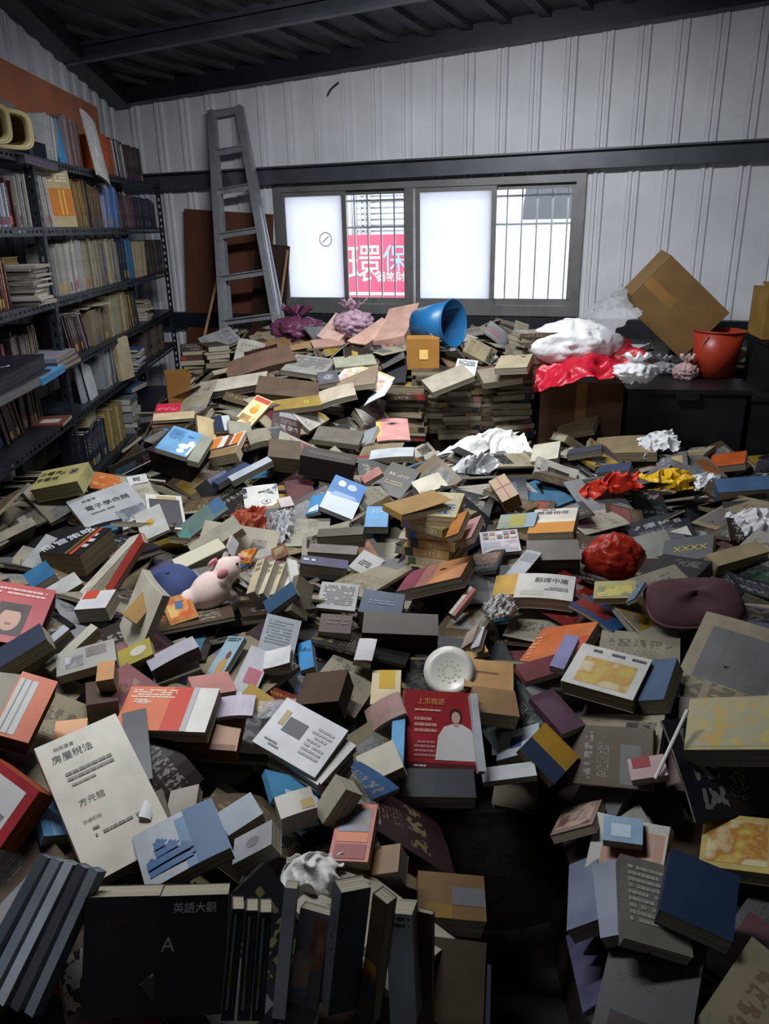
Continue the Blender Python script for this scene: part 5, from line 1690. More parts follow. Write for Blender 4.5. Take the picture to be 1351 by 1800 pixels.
H('book', (598, 1412), (664, 1414), (574, 1512), 2.5, 'C4502C', 'orange red picture book', 'standing by the walkway', pics=[(.1, .5, .9, .92, ('A8862E', '6E5A2A', '5E7A96')), (.1, .32, .9, .48, 'E58A62'), (.1, .04, .9, .28, '9C3F42')], Y=1.15, w_up=.1, lo=.55)
H('book', (648, 1490), (704, 1482), (640, 1540), 4, '8C6A3C', 'brown paper packet', 'below the orange red picture book', 'packet', Y=1.06, lo=.5)
# cream tax law title page and neighbours
H('folder', (214, 1254), (256, 1244), (222, 1380), .8, '2A2F36', 'black folder', 'behind the cream title page', 'folder', lo=.2, Y=1.2)
H('book', (98, 1268), (154, 1262), (94, 1306), 1.5, 'D98A22', 'plain orange booklet', 'behind the cream title page', lo=.4, Y=1.3)
H('book', (62, 1402), (114, 1400), (78, 1470), 2, '4F83AE', 'mid blue softback', 'under the cream title page', lo=.5, Y=1.08, pics=[(.3, 0, 1, .6, '6FA0C2')])
H('book', (60, 1316), (203, 1257), (158, 1556), 3, 'CFCABA', 'cream title page of a tax law book', 'lying open on the near pile', lift=.04, page='D6D0BE', Y=1.12, lo=.55, hi=.9,
  txt=[('房屋稅法', .36, .855, .06, '2A2A2C'), ('稅務叢書', .3, .925, .03, '4A4A4A'), ('方元龍', .36, .5, .05, '3C3C3C'), ('民國初版', .28, .37, .026, '55554F')], lines=[(.2, .66, .75, .74, 2, '7A776C'), (.22, .62, .5, .65, 1, '8A877C'), (.24, .24, .85, .275, 1, '76746A'), (.24, .29, .4, .32, 1, '6A685F')])
H('card', (258, 1396), (276, 1404), (246, 1436), .4, 'E9E9EC', 'white curled leaf', 'on the corner of the cream title page', 'paper', bend=.4, lift=.2, lo=.4, Y=1.06)
H('book', (300, 1390), (350, 1378), (290, 1440), 2, 'A59F94', 'grey beige pamphlet', 'between the cream title page and the grey book', Y=1.12)
H('book', (380, 1430), (440, 1392), (400, 1470), 3, '8896A4', 'blue grey glossy book', 'right of the blue jigsaw book', lo=.4, Y=1.1)
# red framed book and the leaning row at the corner
H('book', (-22, 1322), (70, 1390), (-90, 1420), 4, 'A8242E', 'red-framed white book', 'poking in at the near corner', pics=[(.08, .15, .86, .86, 'D9D6D6'), (.14, .22, .8, .4, ('D9D6D6', '7A7678', 'A39FA2'))], page='C66A3E', Y=1.05)
def jig():
    out = []
    for i, j in [(0, 0), (1, 0), (2, 0), (3, 0), (0, 1), (1, 1), (2, 1), (1, 2), (3, 1), (2, 2), (1, 3)]:
        x, y, s_ = .14 + i * .13, .22 + j * .12, .065
        out.append(([(x - s_, y - s_), (x + s_, y - s_), (x + s_, y + s_), (x - s_, y + s_)], '2E5C8E', 'jigsaw_piece'))
        out.append((circle(x, y + s_ + .012, .028, .026, 10), '2E5C8E', 'jigsaw_piece'))
        out.append((circle(x + s_ + .012, y, .026, .028, 10), '2E5C8E', 'jigsaw_piece'))
    return out
H('book', (232, 1472), (372, 1402), (258, 1568), 3, '9FA5AE', 'blue jigsaw book', 'standing in front of the cream title page', pics=[(.62, 0, 1, 1, '2B5A86'), (.5, 0, .62, .9, '5A7EA2')], shapes=jig(), spine='L', acc='6A4A3A', Y=.98, bend=.12, w_up=.1, lo=.65, hi=1)
for i, (c_, nm) in enumerate([('55606A', 'slate'), ('8A94A0', 'ash blue'), ('B9C2CC', 'icy white'), ('4A4A50', 'graphite'), ('7A8290', 'cold grey')]):
    H('book', (70 + i * 22, 1500 + i * 6), (84 + i * 22, 1508 + i * 6), (-60 + i * 26, 1740 + i * 10), 2, c_, nm + ' tall book', ['first', 'second', 'third', 'fourth', 'fifth'][i] + ' of the leaning row in the near corner', lo=.08, Y=.92, group='leaning corner row', page='9AA0A8', w_up=.08, ref=(0, -1, .8))
# the front row of standing volumes
H('book', (150, 1578), (300, 1574), (140, 1790), 5, '17171B', 'black tall volume', 'standing at the near edge left of the white-titled volume', lo=.6, Y=.88, ref=(0, -1, .5), w_up=.2, txt=[('圖', .4, .8, .1, '5A2A22')])
H('book', (280, 1576), (402, 1572), (262, 1790), 5, '121318', 'black volume with white characters', 'standing at the near edge', lo=.5, Y=.88, ref=(0, -1, .5), w_up=.2, txt=[('英語大觀', .52, .9, .09, 'D5D7DC'), ('A', .16, .6, .12, 'B5B8C0')])
for i, (c_, nm) in enumerate([('1B1D22', 'jet black'), ('23252B', 'soot black'), ('1A1C20', 'coal black')]):
    H('book', (408 + i * 24, 1598 + i * 3), (430 + i * 24, 1598 + i * 3), (386 + i * 26, 1795), 4, c_, nm + ' spine', ['first', 'second', 'third'][i] + ' of the black set with silver stripes at the near edge', lo=.08, Y=.88, ref=(0, -1, .5), w_up=.2, pics=[(.25, .1, .42, .95, 'AEB2BA'), (.25, .3, .42, .5, 'A8983A'), (.7, .1, .8, .9, '5A5E66')], group='black striped set')
H('magazine', (500, 1560), (522, 1562), (476, 1790), 3, 'A9ACB2', 'light grey tall file', 'right of the black striped set', 'file', lo=.08, Y=.87, ref=(0, -1, .5), w_up=.2)
H('magazine', (528, 1595), (580, 1610), (505, 1760), 2, '7A7A80', 'photo magazine in blue and tan', 'standing right of the light grey tall file', 'magazine', lo=.3, Y=.86, ref=(0, -1, .5), w_up=.2, pics=[(.05, .1, .6, .6, ('8A96A6', '4E7494', 'B5A08A')), (.5, .4, .98, .95, ('8C5A40', '7A4A3A', 'A88A6A'))])
H('book', (600, 1570), (652, 1560), (565, 1790), 3, '4C515C', 'dark slate magazine', 'standing behind the white titled file', 'magazine', lo=.2, Y=.86, ref=(0, -1, .5), w_up=.2)
H('book', (655, 1570), (680, 1590), (640, 1795), 2, '5A4A38', 'multicoloured slim magazine', 'left of the white titled file', 'magazine', lo=.1, Y=.86, ref=(0, -1, .5), w_up=.2, pics=[(.1, .2, .9, .5, ('B58A2E', '8A4A2A', '3A3A5A'))])
H('file', (678, 1604), (724, 1608), (690, 1800), 4, 'C2C5CA', 'white titled file', 'standing at the walkway edge', 'file', lo=.2, Y=.86, ref=(0, -1, .5), w_up=.2, lines=[(.1, .86, .9, .98, 2, '3A3C42')])
H('cardboard', (726, 1600), (760, 1608), (732, 1800), 1, '5A4632', 'brown card sheet', 'standing right of the white titled file', 'cardboard', lo=.12, Y=.88, ref=(0, -1, .5), w_up=.2)
H('box', (735, 1530), (850, 1540), (735, 1610), 6, '7A5A2A', 'yellow brown box', 'low in the walkway', 'box', lo=.5, Y=1.35, pics=[(.5, .3, 1, .7, '6A6A70'), (.1, .0, .5, .3, '8A6A22')], w_up=.3)

# ------------------------------------------------------------------ bags, bucket, plush and other things on the pile
def spot(px, py, lift=0.0):
    s = hit_map(px, py)
    return CAM + ray(px, py) * s
def crumple(V, amp, freq, seed):
    out = []
    for p in V:
        q = Vector(p) * freq + Vector((seed * 7.1, seed * 3.3, seed))
        a = mnoise.noise(q)
        b = mnoise.noise(q * 2.3 + Vector((5, 1, 2)))
        k = (1 - abs(a) * 2) * .6 + (1 - abs(b) * 2) * .4 - .55
        out.append(k * amp)
    return out
def tied_bag(name, px, py, wpx, hpx, mt, label, seed, knot=True, lean=(0, 0), squash=1.0, parts=True):
    P = spot(px, py)
    z = (P - CAM) @ _f
    R_, Hh = wpx / 2 * z / FPX, hpx * z / FPX
    n, mrow = 56, 30
    r = random.Random(seed)
    root = None
    def prof(t):
        if not knot:
            return max(0.02, math.sin(math.pi * min(.999, .06 + .94 * t)) ** .55)
        if t < .62:
            return .25 + .75 * math.sin(math.pi * (.12 + t / .62 * .62)) if t > 0.02 else .55
        if t < .74:
            k = (t - .62) / .12
            return 0.93 * (1 - k) ** 1.5 * .75 + .16
        k = (t - .74) / .26
        return .16 + .46 * k ** 1.2
    def rows(t0, t1, m_):
        V = []
        for i in range(m_ + 1):
            t_ = t0 + (t1 - t0) * i / m_
            rr = prof(t_)
            fold = .05 + .18 * max(0, (t_ - .3)) if knot else .07
            for k in range(n):
                a = 2 * math.pi * k / n
                w = 1 + fold * math.sin(9 * a + 2.2 * math.sin(3 * a + seed)) + .06 * math.sin(4 * a + seed * 2 + t_ * 5)
                V.append(Vector((R_ * rr * w * math.cos(a) + lean[0] * R_ * t_, R_ * squash * rr * w * math.sin(a) + lean[1] * R_ * t_, Hh * (t_ + (.07 * math.sin(7 * a + seed) * max(0, t_ - .74) / .26 if knot else 0)))))
        cr_ = crumple(V, R_ * (.30 if knot else .16), 2.6 / R_, seed)
        V2 = []
        for v_, c_ in zip(V, cr_):
            d = Vector((v_.x, v_.y, (v_.z - Hh * .4) * .8))
            d = d.normalized() if d.length > 1e-6 else Vector((0, 0, 1))
            V2.append(v_ + d * c_)
        Fc = [(i * n + k, i * n + (k + 1) % n, (i + 1) * n + (k + 1) % n, (i + 1) * n + k) for i in range(m_) for k in range(n)]
        return V2, Fc
    if knot:
        V, Fc = rows(0, .72, 24)
        Fc.append(tuple(range(n))[::-1])
        root = link(name, mesh_from(name, V, Fc, mt, True))
        V, Fc = rows(.70, 1, 12)
        link('gathered_mouth', mesh_from('gathered_mouth', V, Fc, mt, True), root)
    else:
        V, Fc = rows(0, 1, 30)
        Fc += [tuple(range(n))[::-1], tuple(30 * n + k for k in range(n))]
        root = link(name, mesh_from(name, V, Fc, mt, True))
    root.location = Vector(P) - Vector((0, 0, .02))
    tag(root, label, 'bag')
    HEROES.append((root, label))
    return root
def rag(name, A, B, C, amp, mt, label, cat, seed, lo=.3, n=44, ragged=.12, freq=3.2, push=.0, th=.01, Y=None):
    """crumpled sheet, bag or cloth draped over the pile"""
    M, w, h = place_quad(A, B, C, th, lo, 1.0, (0, -.3, 1), .35, Y, .35, push)
    V = []
    sz = max(w, h)
    for j in range(n + 1):
        for i in range(n + 1):
            u, v = i / n - .5, j / n - .5
            a = math.atan2(v, u)
            e = 1 + ragged * (math.sin(5 * a + seed) * .5 + math.sin(11 * a + 2 * seed) * .35 + math.sin(19 * a) * .2)
            V.append(Vector((w * (.5 + u * e), h * (.5 + v * e), th)))
    cr_ = crumple(V, amp, freq / sz, seed)
    V2 = []
    for v_, c_ in zip(V, cr_):
        u, v = v_.x / w - .5, v_.y / h - .5
        dome = max(0, 1 - 4 * (u * u + v * v) * .8)
        V2.append(v_ + Vector((c_ * .5, -c_ * .4, c_ + amp * .9 * dome)))
    Fc = [(j * (n + 1) + i, j * (n + 1) + i + 1, (j + 1) * (n + 1) + i + 1, (j + 1) * (n + 1) + i) for j in range(n) for i in range(n)]
    me = mesh_from(name, V2, Fc, mt, True)
    o = link(name, me)
    o.matrix_basis = M
    sol = o.modifiers.new('thickness', 'SOLIDIFY')
    sol.thickness = 0.0015
    tag(o, label, cat)
    HEROES.append((o, label))
    return o

P_WHITE = mat_plastic('white_plastic', 'E9EBEE', .32, .3)
P_PINK = mat_plastic('lilac_plastic', 'C9A9BC', .32, .4)
P_PURP = mat_plastic('purple_plastic', '7E4666', .3, .3)
P_RED = mat_plastic('red_plastic', 'C01C34', .32, .25)
P_REDO = mat_plastic('orange_red_plastic', 'DE3B22', .35, .25)
P_YEL = mat_plastic('yellow_plastic', 'E2B713', .35, .25)
P_OPINK = mat_plastic('orange_pink_plastic', 'D06C50', .3, .35)
P_CLEAR = mat_plastic('clear_plastic', 'C9CDD2', .15, .2, .28)
PAPER_W = mat_plastic('crumpled_paper', 'E3E3E0', .7, .15)

# pink cartons under the window with the two bags
for i, (A, B, C, nm, tl) in enumerate([((556, 590), (592, 560), (590, 606), 'pale pink open carton', 'under the lilac bag'), ((610, 598), (672, 566), (632, 612), 'pink beige flattened carton', 'right of the lilac bag'), ((655, 600), (690, 560), (710, 590), 'pink beige carton end', 'at the end of the row under the window'), ((545, 598), (600, 592), (552, 612), 'salmon beige card sheet', 'under the pale pink open carton')]):
    H('carton', A, B, C, [6, 4, 5, 1][i], ['D9B5A8', 'D2A999', 'C9A192', 'C79F8E'][i], nm, tl, 'carton', lo=.35, page='B58F80', lift=[.25, .12, .2, 0][i], push=0)
tied_bag('plastic_bag', 524, 595, 86, 58, P_PURP, 'purple plastic bag tied at the neck, below the frosted pane by the ladder', 3, squash=.8)
tied_bag('plastic_bag', 622, 584, 66, 58, P_PINK, 'lilac translucent plastic bag with a gathered mouth on the pink cartons', 8, squash=.8)

# blue bucket lying on its side
def bucket(name, base, axis, r0, r1, L_, hexc, label):
    root = empty(name)
    ax = Vector(axis).normalized()
    root.matrix_basis = frame(base, ax.orthogonal(), ax)
    mt = mat('plastic_' + hexc, hexc, .38, vary=.06)
    n = 32
    V, Fc = [], []
    pr = [(0, 0.0), (r0, 0.0), (r1, L_), (r1 - .004, L_), (r0 - .004, .006), (0, .006)]
    for r_, z in pr:
        for k in range(n):
            a = 2 * math.pi * k / n
            V.append((r_ * math.cos(a), r_ * math.sin(a), z))
    Fc = [(i * n + k, i * n + (k + 1) % n, (i + 1) * n + (k + 1) % n, (i + 1) * n + k) for i in range(len(pr) - 1) for k in range(n)]
    link('body', mesh_from('body', V, Fc, mt, True), root)
    q = MB().tube([(r1 * 1.02 * math.cos(2 * math.pi * k / n), r1 * 1.02 * math.sin(2 * math.pi * k / n), L_) for k in range(n + 1)], .006, 6, False)
    q.build('rim', mt, root, True)
    q = MB().tube([(r1 * 1.04 * math.cos(math.pi * k / 14), r1 * 1.04 * math.sin(math.pi * k / 14) * .5 + .0, L_ - .02 - .9 * r1 * math.sin(math.pi * k / 14)) for k in range(15)], .003, 5)
    q.build('handle', M_ALU, root)
    tag(root, label, 'bucket')
    HEROES.append((root, label))
    return root
Pb = spot(742, 604)
bucket('bucket', Pb + np.array([-.02, 0, .11]), (.78, -.62, .10), .10, .135, .25, '1B5A8A', 'blue plastic bucket lying on its side under the window')
Pk = spot(745, 640)
carton('carton', Pk[0], Pk[1] + .06, Pk[2] - .03, .19, .15, .17, -.1, '8E6328', 'small yellow brown carton with a pale label in front of the blue bucket', flaps=True, tape=False)
lb = MB().box((0, 0, 0), (.05, .002, .055)).build('paper_label', mat('pale_label', 'DDB56A', .6))
ca = [o for o in col.objects if o.name.startswith('carton') and o.get('label', '').startswith('small yellow brown')][0]
lb.parent = ca
lb.location = (-.02, -.0785, .06)

# on the crates: red bag with white plastic, white bags, bucket, tilted box
rag('plastic_bag', (930, 632), (1106, 600), (946, 690), .08, P_RED, 'bright red plastic bag lying on the brown carton', 'bag', 2.1, ragged=.08, lo=.3, Y=4.24)
tied_bag('plastic_bag', 1005, 634, 165, 76, P_WHITE, 'white translucent plastic bag heaped on the red bag', 5, knot=False, squash=.6)
tied_bag('plastic_bag', 1115, 664, 72, 46, P_WHITE, 'small white plastic bag right of the red bag', 6, squash=.8)
tied_bag('plastic_bag', 1165, 655, 44, 34, mat_plastic('grey_plastic', 'B5B7BC', .4, .3), 'grey white plastic bag on the black crate', 12, squash=.8)
tied_bag('plastic_bag', 1203, 664, 40, 44, mat_plastic('pale_pink_plastic', 'D9B9B9', .4, .3), 'pale pink plastic bag beside the orange bucket', 13, squash=.8)
Pq = spot(1258, 662)
bucket('bucket', Pq + np.array([0, .05, .0]), (0.03, 0, 1), .115, .14, .26, '96311E', 'orange red plastic bucket standing on the black crate')
tilt = Matrix.Rotation(math.radians(-52), 4, 'Y') @ Matrix.Rotation(math.radians(-14), 4, 'X')
Pt = at_y(1228, 578, 4.78)
carton('carton', Pt[0], Pt[1], Pt[2] - .02, .36, .36, .48, YR, '6E5430', 'large kraft carton tipped over with dark open flaps above the black crates', rot=Matrix.Rotation(math.radians(-48), 4, 'Y'), tape=True)
carton('carton', 2.25, 4.36, 1.136, .3, .3, .26, YR, '7E6128', 'yellow kraft carton at the far end of the crates', flaps=True)
rag('plastic_sheet', (1018, 560), (1092, 505), (1040, 620), .06, P_CLEAR, 'clear crinkled plastic sheet between the white bag and the tipped carton', 'sheet', 4.4, ragged=.15, lo=.4, Y=4.5)
# corner box and dark odds by the shelving
Pc = spot(316, 700)
carton('carton', Pc[0], Pc[1], Pc[2] - .02, .13, .11, .17, .3, '6E4A14', 'yellow orange printed box in the corner by the shelving', flaps=False, tape=False)

# white crumpled wrapping, bags in the middle
rag('plastic_bag', (770, 792), (882, 756), (806, 815), .07, PAPER_W, 'crumpled white wrapping with a grey print below the brown stacks', 'wrapping', 1.2, lo=.3)
rag('plastic_bag', (776, 832), (850, 802), (800, 856), .07, P_WHITE, 'bright white crumpled plastic bag right of the black hardback', 'bag', 3.3, lo=.3)
rag('paper_sheet', (880, 780), (920, 762), (892, 812), .02, PAPER_W, 'white paper sheet standing right of the crumpled white wrapping', 'paper', 5.3, lo=.4, ragged=.04)
rag('plastic_bag', (1010, 862), (1118, 834), (1020, 884), .06, P_REDO, 'red and orange plastic bag in the far middle', 'bag', 6.1, lo=.3)
rag('plastic_bag', (1116, 836), (1212, 828), (1122, 868), .06, P_YEL, 'yellow plastic bag right of the red and orange bag', 'bag', 7.7, lo=.3)
rag('plastic_bag', (1212, 838), (1250, 830), (1220, 862), .03, P_WHITE, 'small white wrapper right of the yellow bag', 'wrapper', 7.1, lo=.3)
tied_bag('plastic_bag', 1075, 1006, 100, 84, mat_plastic('dark_red_plastic', 'B5301F', .4, .2), 'dark red plastic bag standing right of the rolled white book', 9, knot=False, squash=.7)
rag('plastic_bag', (1118, 772), (1182, 756), (1128, 804), .05, P_WHITE, 'grey white crumpled bag in front of the tall black storage crate', 'bag', 6.6, lo=.3)
rag('plastic_bag', (1275, 905), (1370, 895), (1280, 950), .05, P_WHITE, 'white plastic bag at the edge above the straw-paged book', 'bag', 8.2, lo=.3)
rag('plastic_bag', (405, 905), (465, 892), (412, 966), .06, P_OPINK, 'orange pink translucent bag below the ring-marked sheet', 'bag', 9.4, lo=.4)
o = rag('shredded_paper', (478, 905), (515, 900), (472, 955), .05, P_WHITE, 'white shredded paper tuft right of the orange pink bag', 'paper', 2.7, ragged=.3, freq=7)
rag('paper_bundle', (848, 1062), (896, 1050), (858, 1094), .05, PAPER_W, 'ribbed white bundle of cloth above the tan parcel box', 'bundle', 3.9, freq=6, lo=.4)
rag('tissue', (500, 1508), (600, 1500), (488, 1588), .045, PAPER_W, 'cream white crumpled paper above the light grey tall file', 'paper', 4.8, lo=.5, freq=1.6)
rag('plastic_bag', (455, 1232), (0 + 520, 1228), (450, 1262), .004, mat_plastic('glassy_plastic', 'E9EAEE', .08, .1, .25), 'glossy clear wrapper over the corner of the white journal', 'wrapper', 5.9, lo=.4, ragged=.05)
# dark mauve cushion
Pm = spot(1215, 1090)
n = 40
V = []
for j in range(25):
    for i in range(n):
        a, b = 2 * math.pi * i / n, math.pi * (j / 24 - .5)
        def sp_(x, e): return math.copysign(abs(x) ** e, x)
        V.append((.12 * sp_(math.cos(b), .7) * sp_(math.cos(a), .6), .085 * sp_(math.cos(b), .7) * sp_(math.sin(a), .6), .04 * sp_(math.sin(b), 1.1) * (1 + .2 * math.cos(2 * a))))
Fc = [(j * n + i, j * n + (i + 1) % n, (j + 1) * n + (i + 1) % n, (j + 1) * n + i) for j in range(24) for i in range(n)]
cu = link('cushion', mesh_from('cushion', V, Fc, mat('mauve_cloth', '4E3238', .9, vary=.2, scale=14, bump=.4), True))
cu.matrix_basis = frame(Pm + np.array([0, 0, .05]), (1, -.1, .12), (-.1, -.35, 1))
pp = MB().tube([(.118 * math.copysign(abs(math.cos(2 * math.pi * k / 40)) ** .6, math.cos(2 * math.pi * k / 40)), .0836 * math.copysign(abs(math.sin(2 * math.pi * k / 40)) ** .6, math.sin(2 * math.pi * k / 40)), 0) for k in range(41)], .005, 6, False)
pp.build('piping', mat('mauve_cloth_light', '6A474C', .9), cu, True)
tag(cu, 'dark mauve cushion lying on the pile below the dark book with yellow lettering', 'cushion')
# round pale plate
Pp = spot(788, 1205)
pl = MB()
n = 36
pr = [(0, .004), (.035, .004), (.044, .009), (.06, .012), (.062, .0135), (.043, .012), (.034, .007), (0, .007)]
V = [(r_ * math.cos(2 * math.pi * k / n), r_ * math.sin(2 * math.pi * k / n), z) for r_, z in pr for k in range(n)]
Fc = [(i * n + k, i * n + (k + 1) % n, (i + 1) * n + (k + 1) % n, (i + 1) * n + k) for i in range(len(pr) - 1) for k in range(n)]
dish = link('plate', mesh_from('plate', V, Fc, mat('glazed_china', 'D8D6CC', .25, vary=.05), True))
dish.matrix_basis = frame(Pp + np.array([0, -.02, .05]), (1, 0, 0.1), (-.1, -.75, .75))
fl = MB()
for k in range(22):
    a = 2 * math.pi * k / 11
    q_ = .026 if k < 11 else .016
    c_ = circle(q_ * math.cos(a), q_ * math.sin(a), .0035, .0022, 7)
    fl.add([(x, y, .0074) for x, y in c_], [tuple(range(7))])
fl.build('painted_sprigs', ink('C2BEA8'), dish)
tag(dish, 'pale round patterned plate leaning on the tan parcel box', 'plate')
# white rod
tag(MB().tube([spot(1150, 1376) + np.array([0, 0, .01]), spot(1202, 1290) + np.array([0, 0, .06])], .004, 8).build('plastic_rod', mat('white_rod', 'E3E3E0', .4)), 'thin white plastic rod slanting across the books below the slate blue hardback', 'rod')

# plush pig and blue cap
def blob(name, parts, mt, voxel=.006):
    me = bpy.data.meshes.new(name)
    bm = bmesh.new()
    for (x, y, z), (a, b, c_) in parts:
        M = Matrix.Translation((x, y, z)) @ Matrix.Diagonal((a, b, c_, 1))
        bmesh.ops.create_icosphere(bm, subdivisions=3, radius=1, matrix=M)
    bm.to_mesh(me)
    bm.free()
    o = bpy.data.objects.new(name, me)
    col.objects.link(o)
    md = o.modifiers.new('r', 'REMESH')
    md.mode, md.voxel_size = 'VOXEL', voxel
    sm = o.modifiers.new('s', 'SMOOTH')
    sm.iterations = 6
    dg = bpy.context.evaluated_depsgraph_get()
    m2 = bpy.data.meshes.new_from_object(o.evaluated_get(dg))
    o.modifiers.clear()
    o.data = m2
    m2.materials.clear()
    m2.materials.append(mt)
    m2.polygons.foreach_set('use_smooth', [True] * len(m2.polygons))
    return o
PK = mat('pale_plush', 'E5CDC6', .9, vary=.05, scale=30, bump=.3)
PK2 = mat('pink_plush', 'D98F94', .9, vary=.05, scale=30, bump=.3)
pig = blob('plush_pig', [((0, 0, 0), (.060, .048, .048)), ((-.065, -.005, .012), (.038, .036, .036)), ((-.1, -.012, .006), (.015, .016, .014)), ((-.03, -.035, -.035), (.016, .016, .026)), ((.035, -.035, -.035), (.017, .017, .026)), ((.04, .03, -.035), (.016, .016, .024)), ((-.03, .03, -.035), (.016, .016, .024)), ((.055, -.01, .01), (.03, .03, .03))], PK)
Pg = spot(372, 1070)
pig.matrix_basis = frame(Pg + np.array([0, 0.01, .05]), (-.75, -.5, -.35), (-.25, -.55, .8))
for s_ in (-1, 1):
    e = blob('ear', [((0, 0, 0), (.018, .007, .014))], PK2, .004)
    e.parent = pig
    e.matrix_basis = Matrix.Translation((-.05, .026 * s_, .048)) @ Matrix.Rotation(.5 * s_, 4, 'X')
e = blob('nose', [((0, 0, 0), (.006, .013, .011))], PK2, .003)
e.parent = pig
e.location = (-.116, -.013, .006)
for s_ in (-1, 1):
    e = blob('eye', [((0, 0, 0), (.0045, .0045, .0045))], mat('black_bead', '101012', .2), .0016)
    e.parent = pig
    e.location = (-.095, -.006 + .02 * s_, .026)
tl = MB().tube([(.085 + .004 * k, .008 * math.sin(k * 1.3), .015 + .008 * math.cos(k * 1.3)) for k in range(8)], .0035, 6)
tl.build('tail', PK2, pig, True)
tag(pig, 'pale pink plush pig lying among the books beside the blue cap', 'plush toy')
Pcap = spot(306, 1042)
n = 28
pr = [(.001, .075), (.03, .072), (.055, .058), (.07, .035), (.076, .01), (.077, 0), (.074, 0), (.067, .033), (.05, .055), (.001, .07)]
V = [(r_ * math.cos(2 * math.pi * k / n), r_ * math.sin(2 * math.pi * k / n), z) for r_, z in pr for k in range(n)]
Fc = [(i * n + k, i * n + (k + 1) % n, (i + 1) * n + (k + 1) % n, (i + 1) * n + k) for i in range(len(pr) - 1) for k in range(n)]
CAPM = mat('blue_cap_cloth', '3C4A78', .85, vary=.15, scale=20, bump=.3)
cap = link('cap', mesh_from('cap', V, Fc, CAPM, True))
cap.matrix_basis = frame(Pcap + np.array([0, 0, .0]), (.8, -.55, -.1), (-.05, -.3, .95))
V, Fc = [], []
for i in range(13):
    a = math.radians(-60 + 120 * i / 12)
    V += [(.074 * math.cos(a), .074 * math.sin(a), .004), ((.074 + .05 * math.cos(a * 1.4)) * math.cos(a), (.074 + .05 * math.cos(a * 1.4)) * math.sin(a) * .95, -.008)]
Fc = [(2 * i, 2 * i + 1, 2 * i + 3, 2 * i + 2) for i in range(12)]
b_ = link('brim', mesh_from('brim', V, Fc, mat('navy_brim', '22294A', .8), True), cap)
b_.modifiers.new('t', 'SOLIDIFY').thickness = .004
MB().tube([(.0762 * math.cos(2 * math.pi * k / 28), .0762 * math.sin(2 * math.pi * k / 28), .022) for k in range(29)], .0022, 5, False).build('band', mat('pale_band', '8E9AB5', .8), cap)
bt = blob('button', [((0, 0, .076), (.007, .007, .004))], CAPM, .002)
bt.parent = cap
tag(cap, 'blue cloth cap with a navy brim beside the plush pig', 'cap')

# ------------------------------------------------------------------ what stands on the shelves
r6 = random.Random(77)
LEVEL = ['top', 'second', 'third', 'fourth', 'fifth', 'lowest']
def shelf_t(level, px):
    """distance along the shelving of a pixel column on a shelf's front edge"""
    a, b = -2.2, 3.2
    for _ in range(50):
        m_ = (a + b) / 2
        if proj(shelf_pt(m_, shelf_z[level]))[0] < px:
            a = m_
        else:
            b = m_
    return a
def row(level, px0, px1, cols, trange, hrange, kind, run, lean=0.0, w=(.13, .15), front=-.035, accs=None, hard=False, uniform=False, dh=0.0):
    """upright books from px0 to px1, spines out"""
    t, t1 = shelf_t(level, px0), shelf_t(level, px1)
    if level < 6:
        pass
    n = 0
    out = []
    th0 = r6.uniform(*trange)
    h0, w0 = r6.uniform(*hrange), r6.uniform(*w)
    mesh = None
    while True:
        th_ = th0 if uniform else r6.uniform(*trange)
        hh = h0 if uniform else r6.uniform(*hrange)
        ww = w0 if uniform else r6.uniform(*w)
        adv = th_ / max(.35, math.cos(lean)) + .0008
        if t + adv > t1 or n > 60:
            break
        skip = any(abs(t + adv / 2 - tp) < .02 + adv / 2 and front > -.045 for tp in T_POST)
        if uniform and mesh is not None:
            cm, pm = mesh
        else:
            cm, pm, on = book_meshes(ww, hh, th_, 'L', 0, 0, hard)
            mesh = (cm, pm)
        o = link(kind, cm)
        P = shelf_pt(t, shelf_z[level] + .001, (front - .03 if skip else front) + r6.uniform(-.012, .008))
        M = frame(P, -SN, SD)
        if lean:
            a = lean * r6.uniform(.9, 1.05)
            M = M @ Matrix.Rotation(a, 4, 'X')
            if a < 0:
                pass
        o.matrix_basis = M
        c_ = r6.choice(cols)
        set_design(o, c_, r6.choice(accs or PAL['vivid']), '202024' if sum(lin(c_)) > .7 else 'D9D4C6', (2, 2, 2, 2), (5, 5, 1), r6.uniform(0, 60), 1.0 if r6.random() < .6 else 0, k=.62)
        p = link('page_block', pm, o)
        set_pages(p, r6.choice(['CFC6AE', 'B8AE96', 'D9D4C6']))
        out.append((o, c_))
        t += adv
        n += 1
    for i, (o, c_) in enumerate(out):
        tag(o, '%s %s, %s along the %s' % (colname(c_), kind.replace('_', ' '), ORD[i], run), 'book', run)
    return out
EXTRA = {}
def colname(h):
    if h in COLNAME:
        return COLNAME[h]
    r_, g_, b_ = [int(h[i:i + 2], 16) for i in (0, 2, 4)]
    mx, mn = max(r_, g_, b_), min(r_, g_, b_)
    v = 'dark ' if mx < 90 else 'pale ' if mn > 150 else ''
    if mx - mn < 22:
        return v + 'grey' if v != 'pale ' else 'white grey'
    if mx == r_:
        return v + ('pink' if b_ > g_ + 10 else 'red' if g_ < r_ * .55 else 'brown' if mx < 190 else 'cream')
    if mx == b_:
        return v + ('violet' if r_ > g_ + 8 else 'blue')
    return v + 'green'
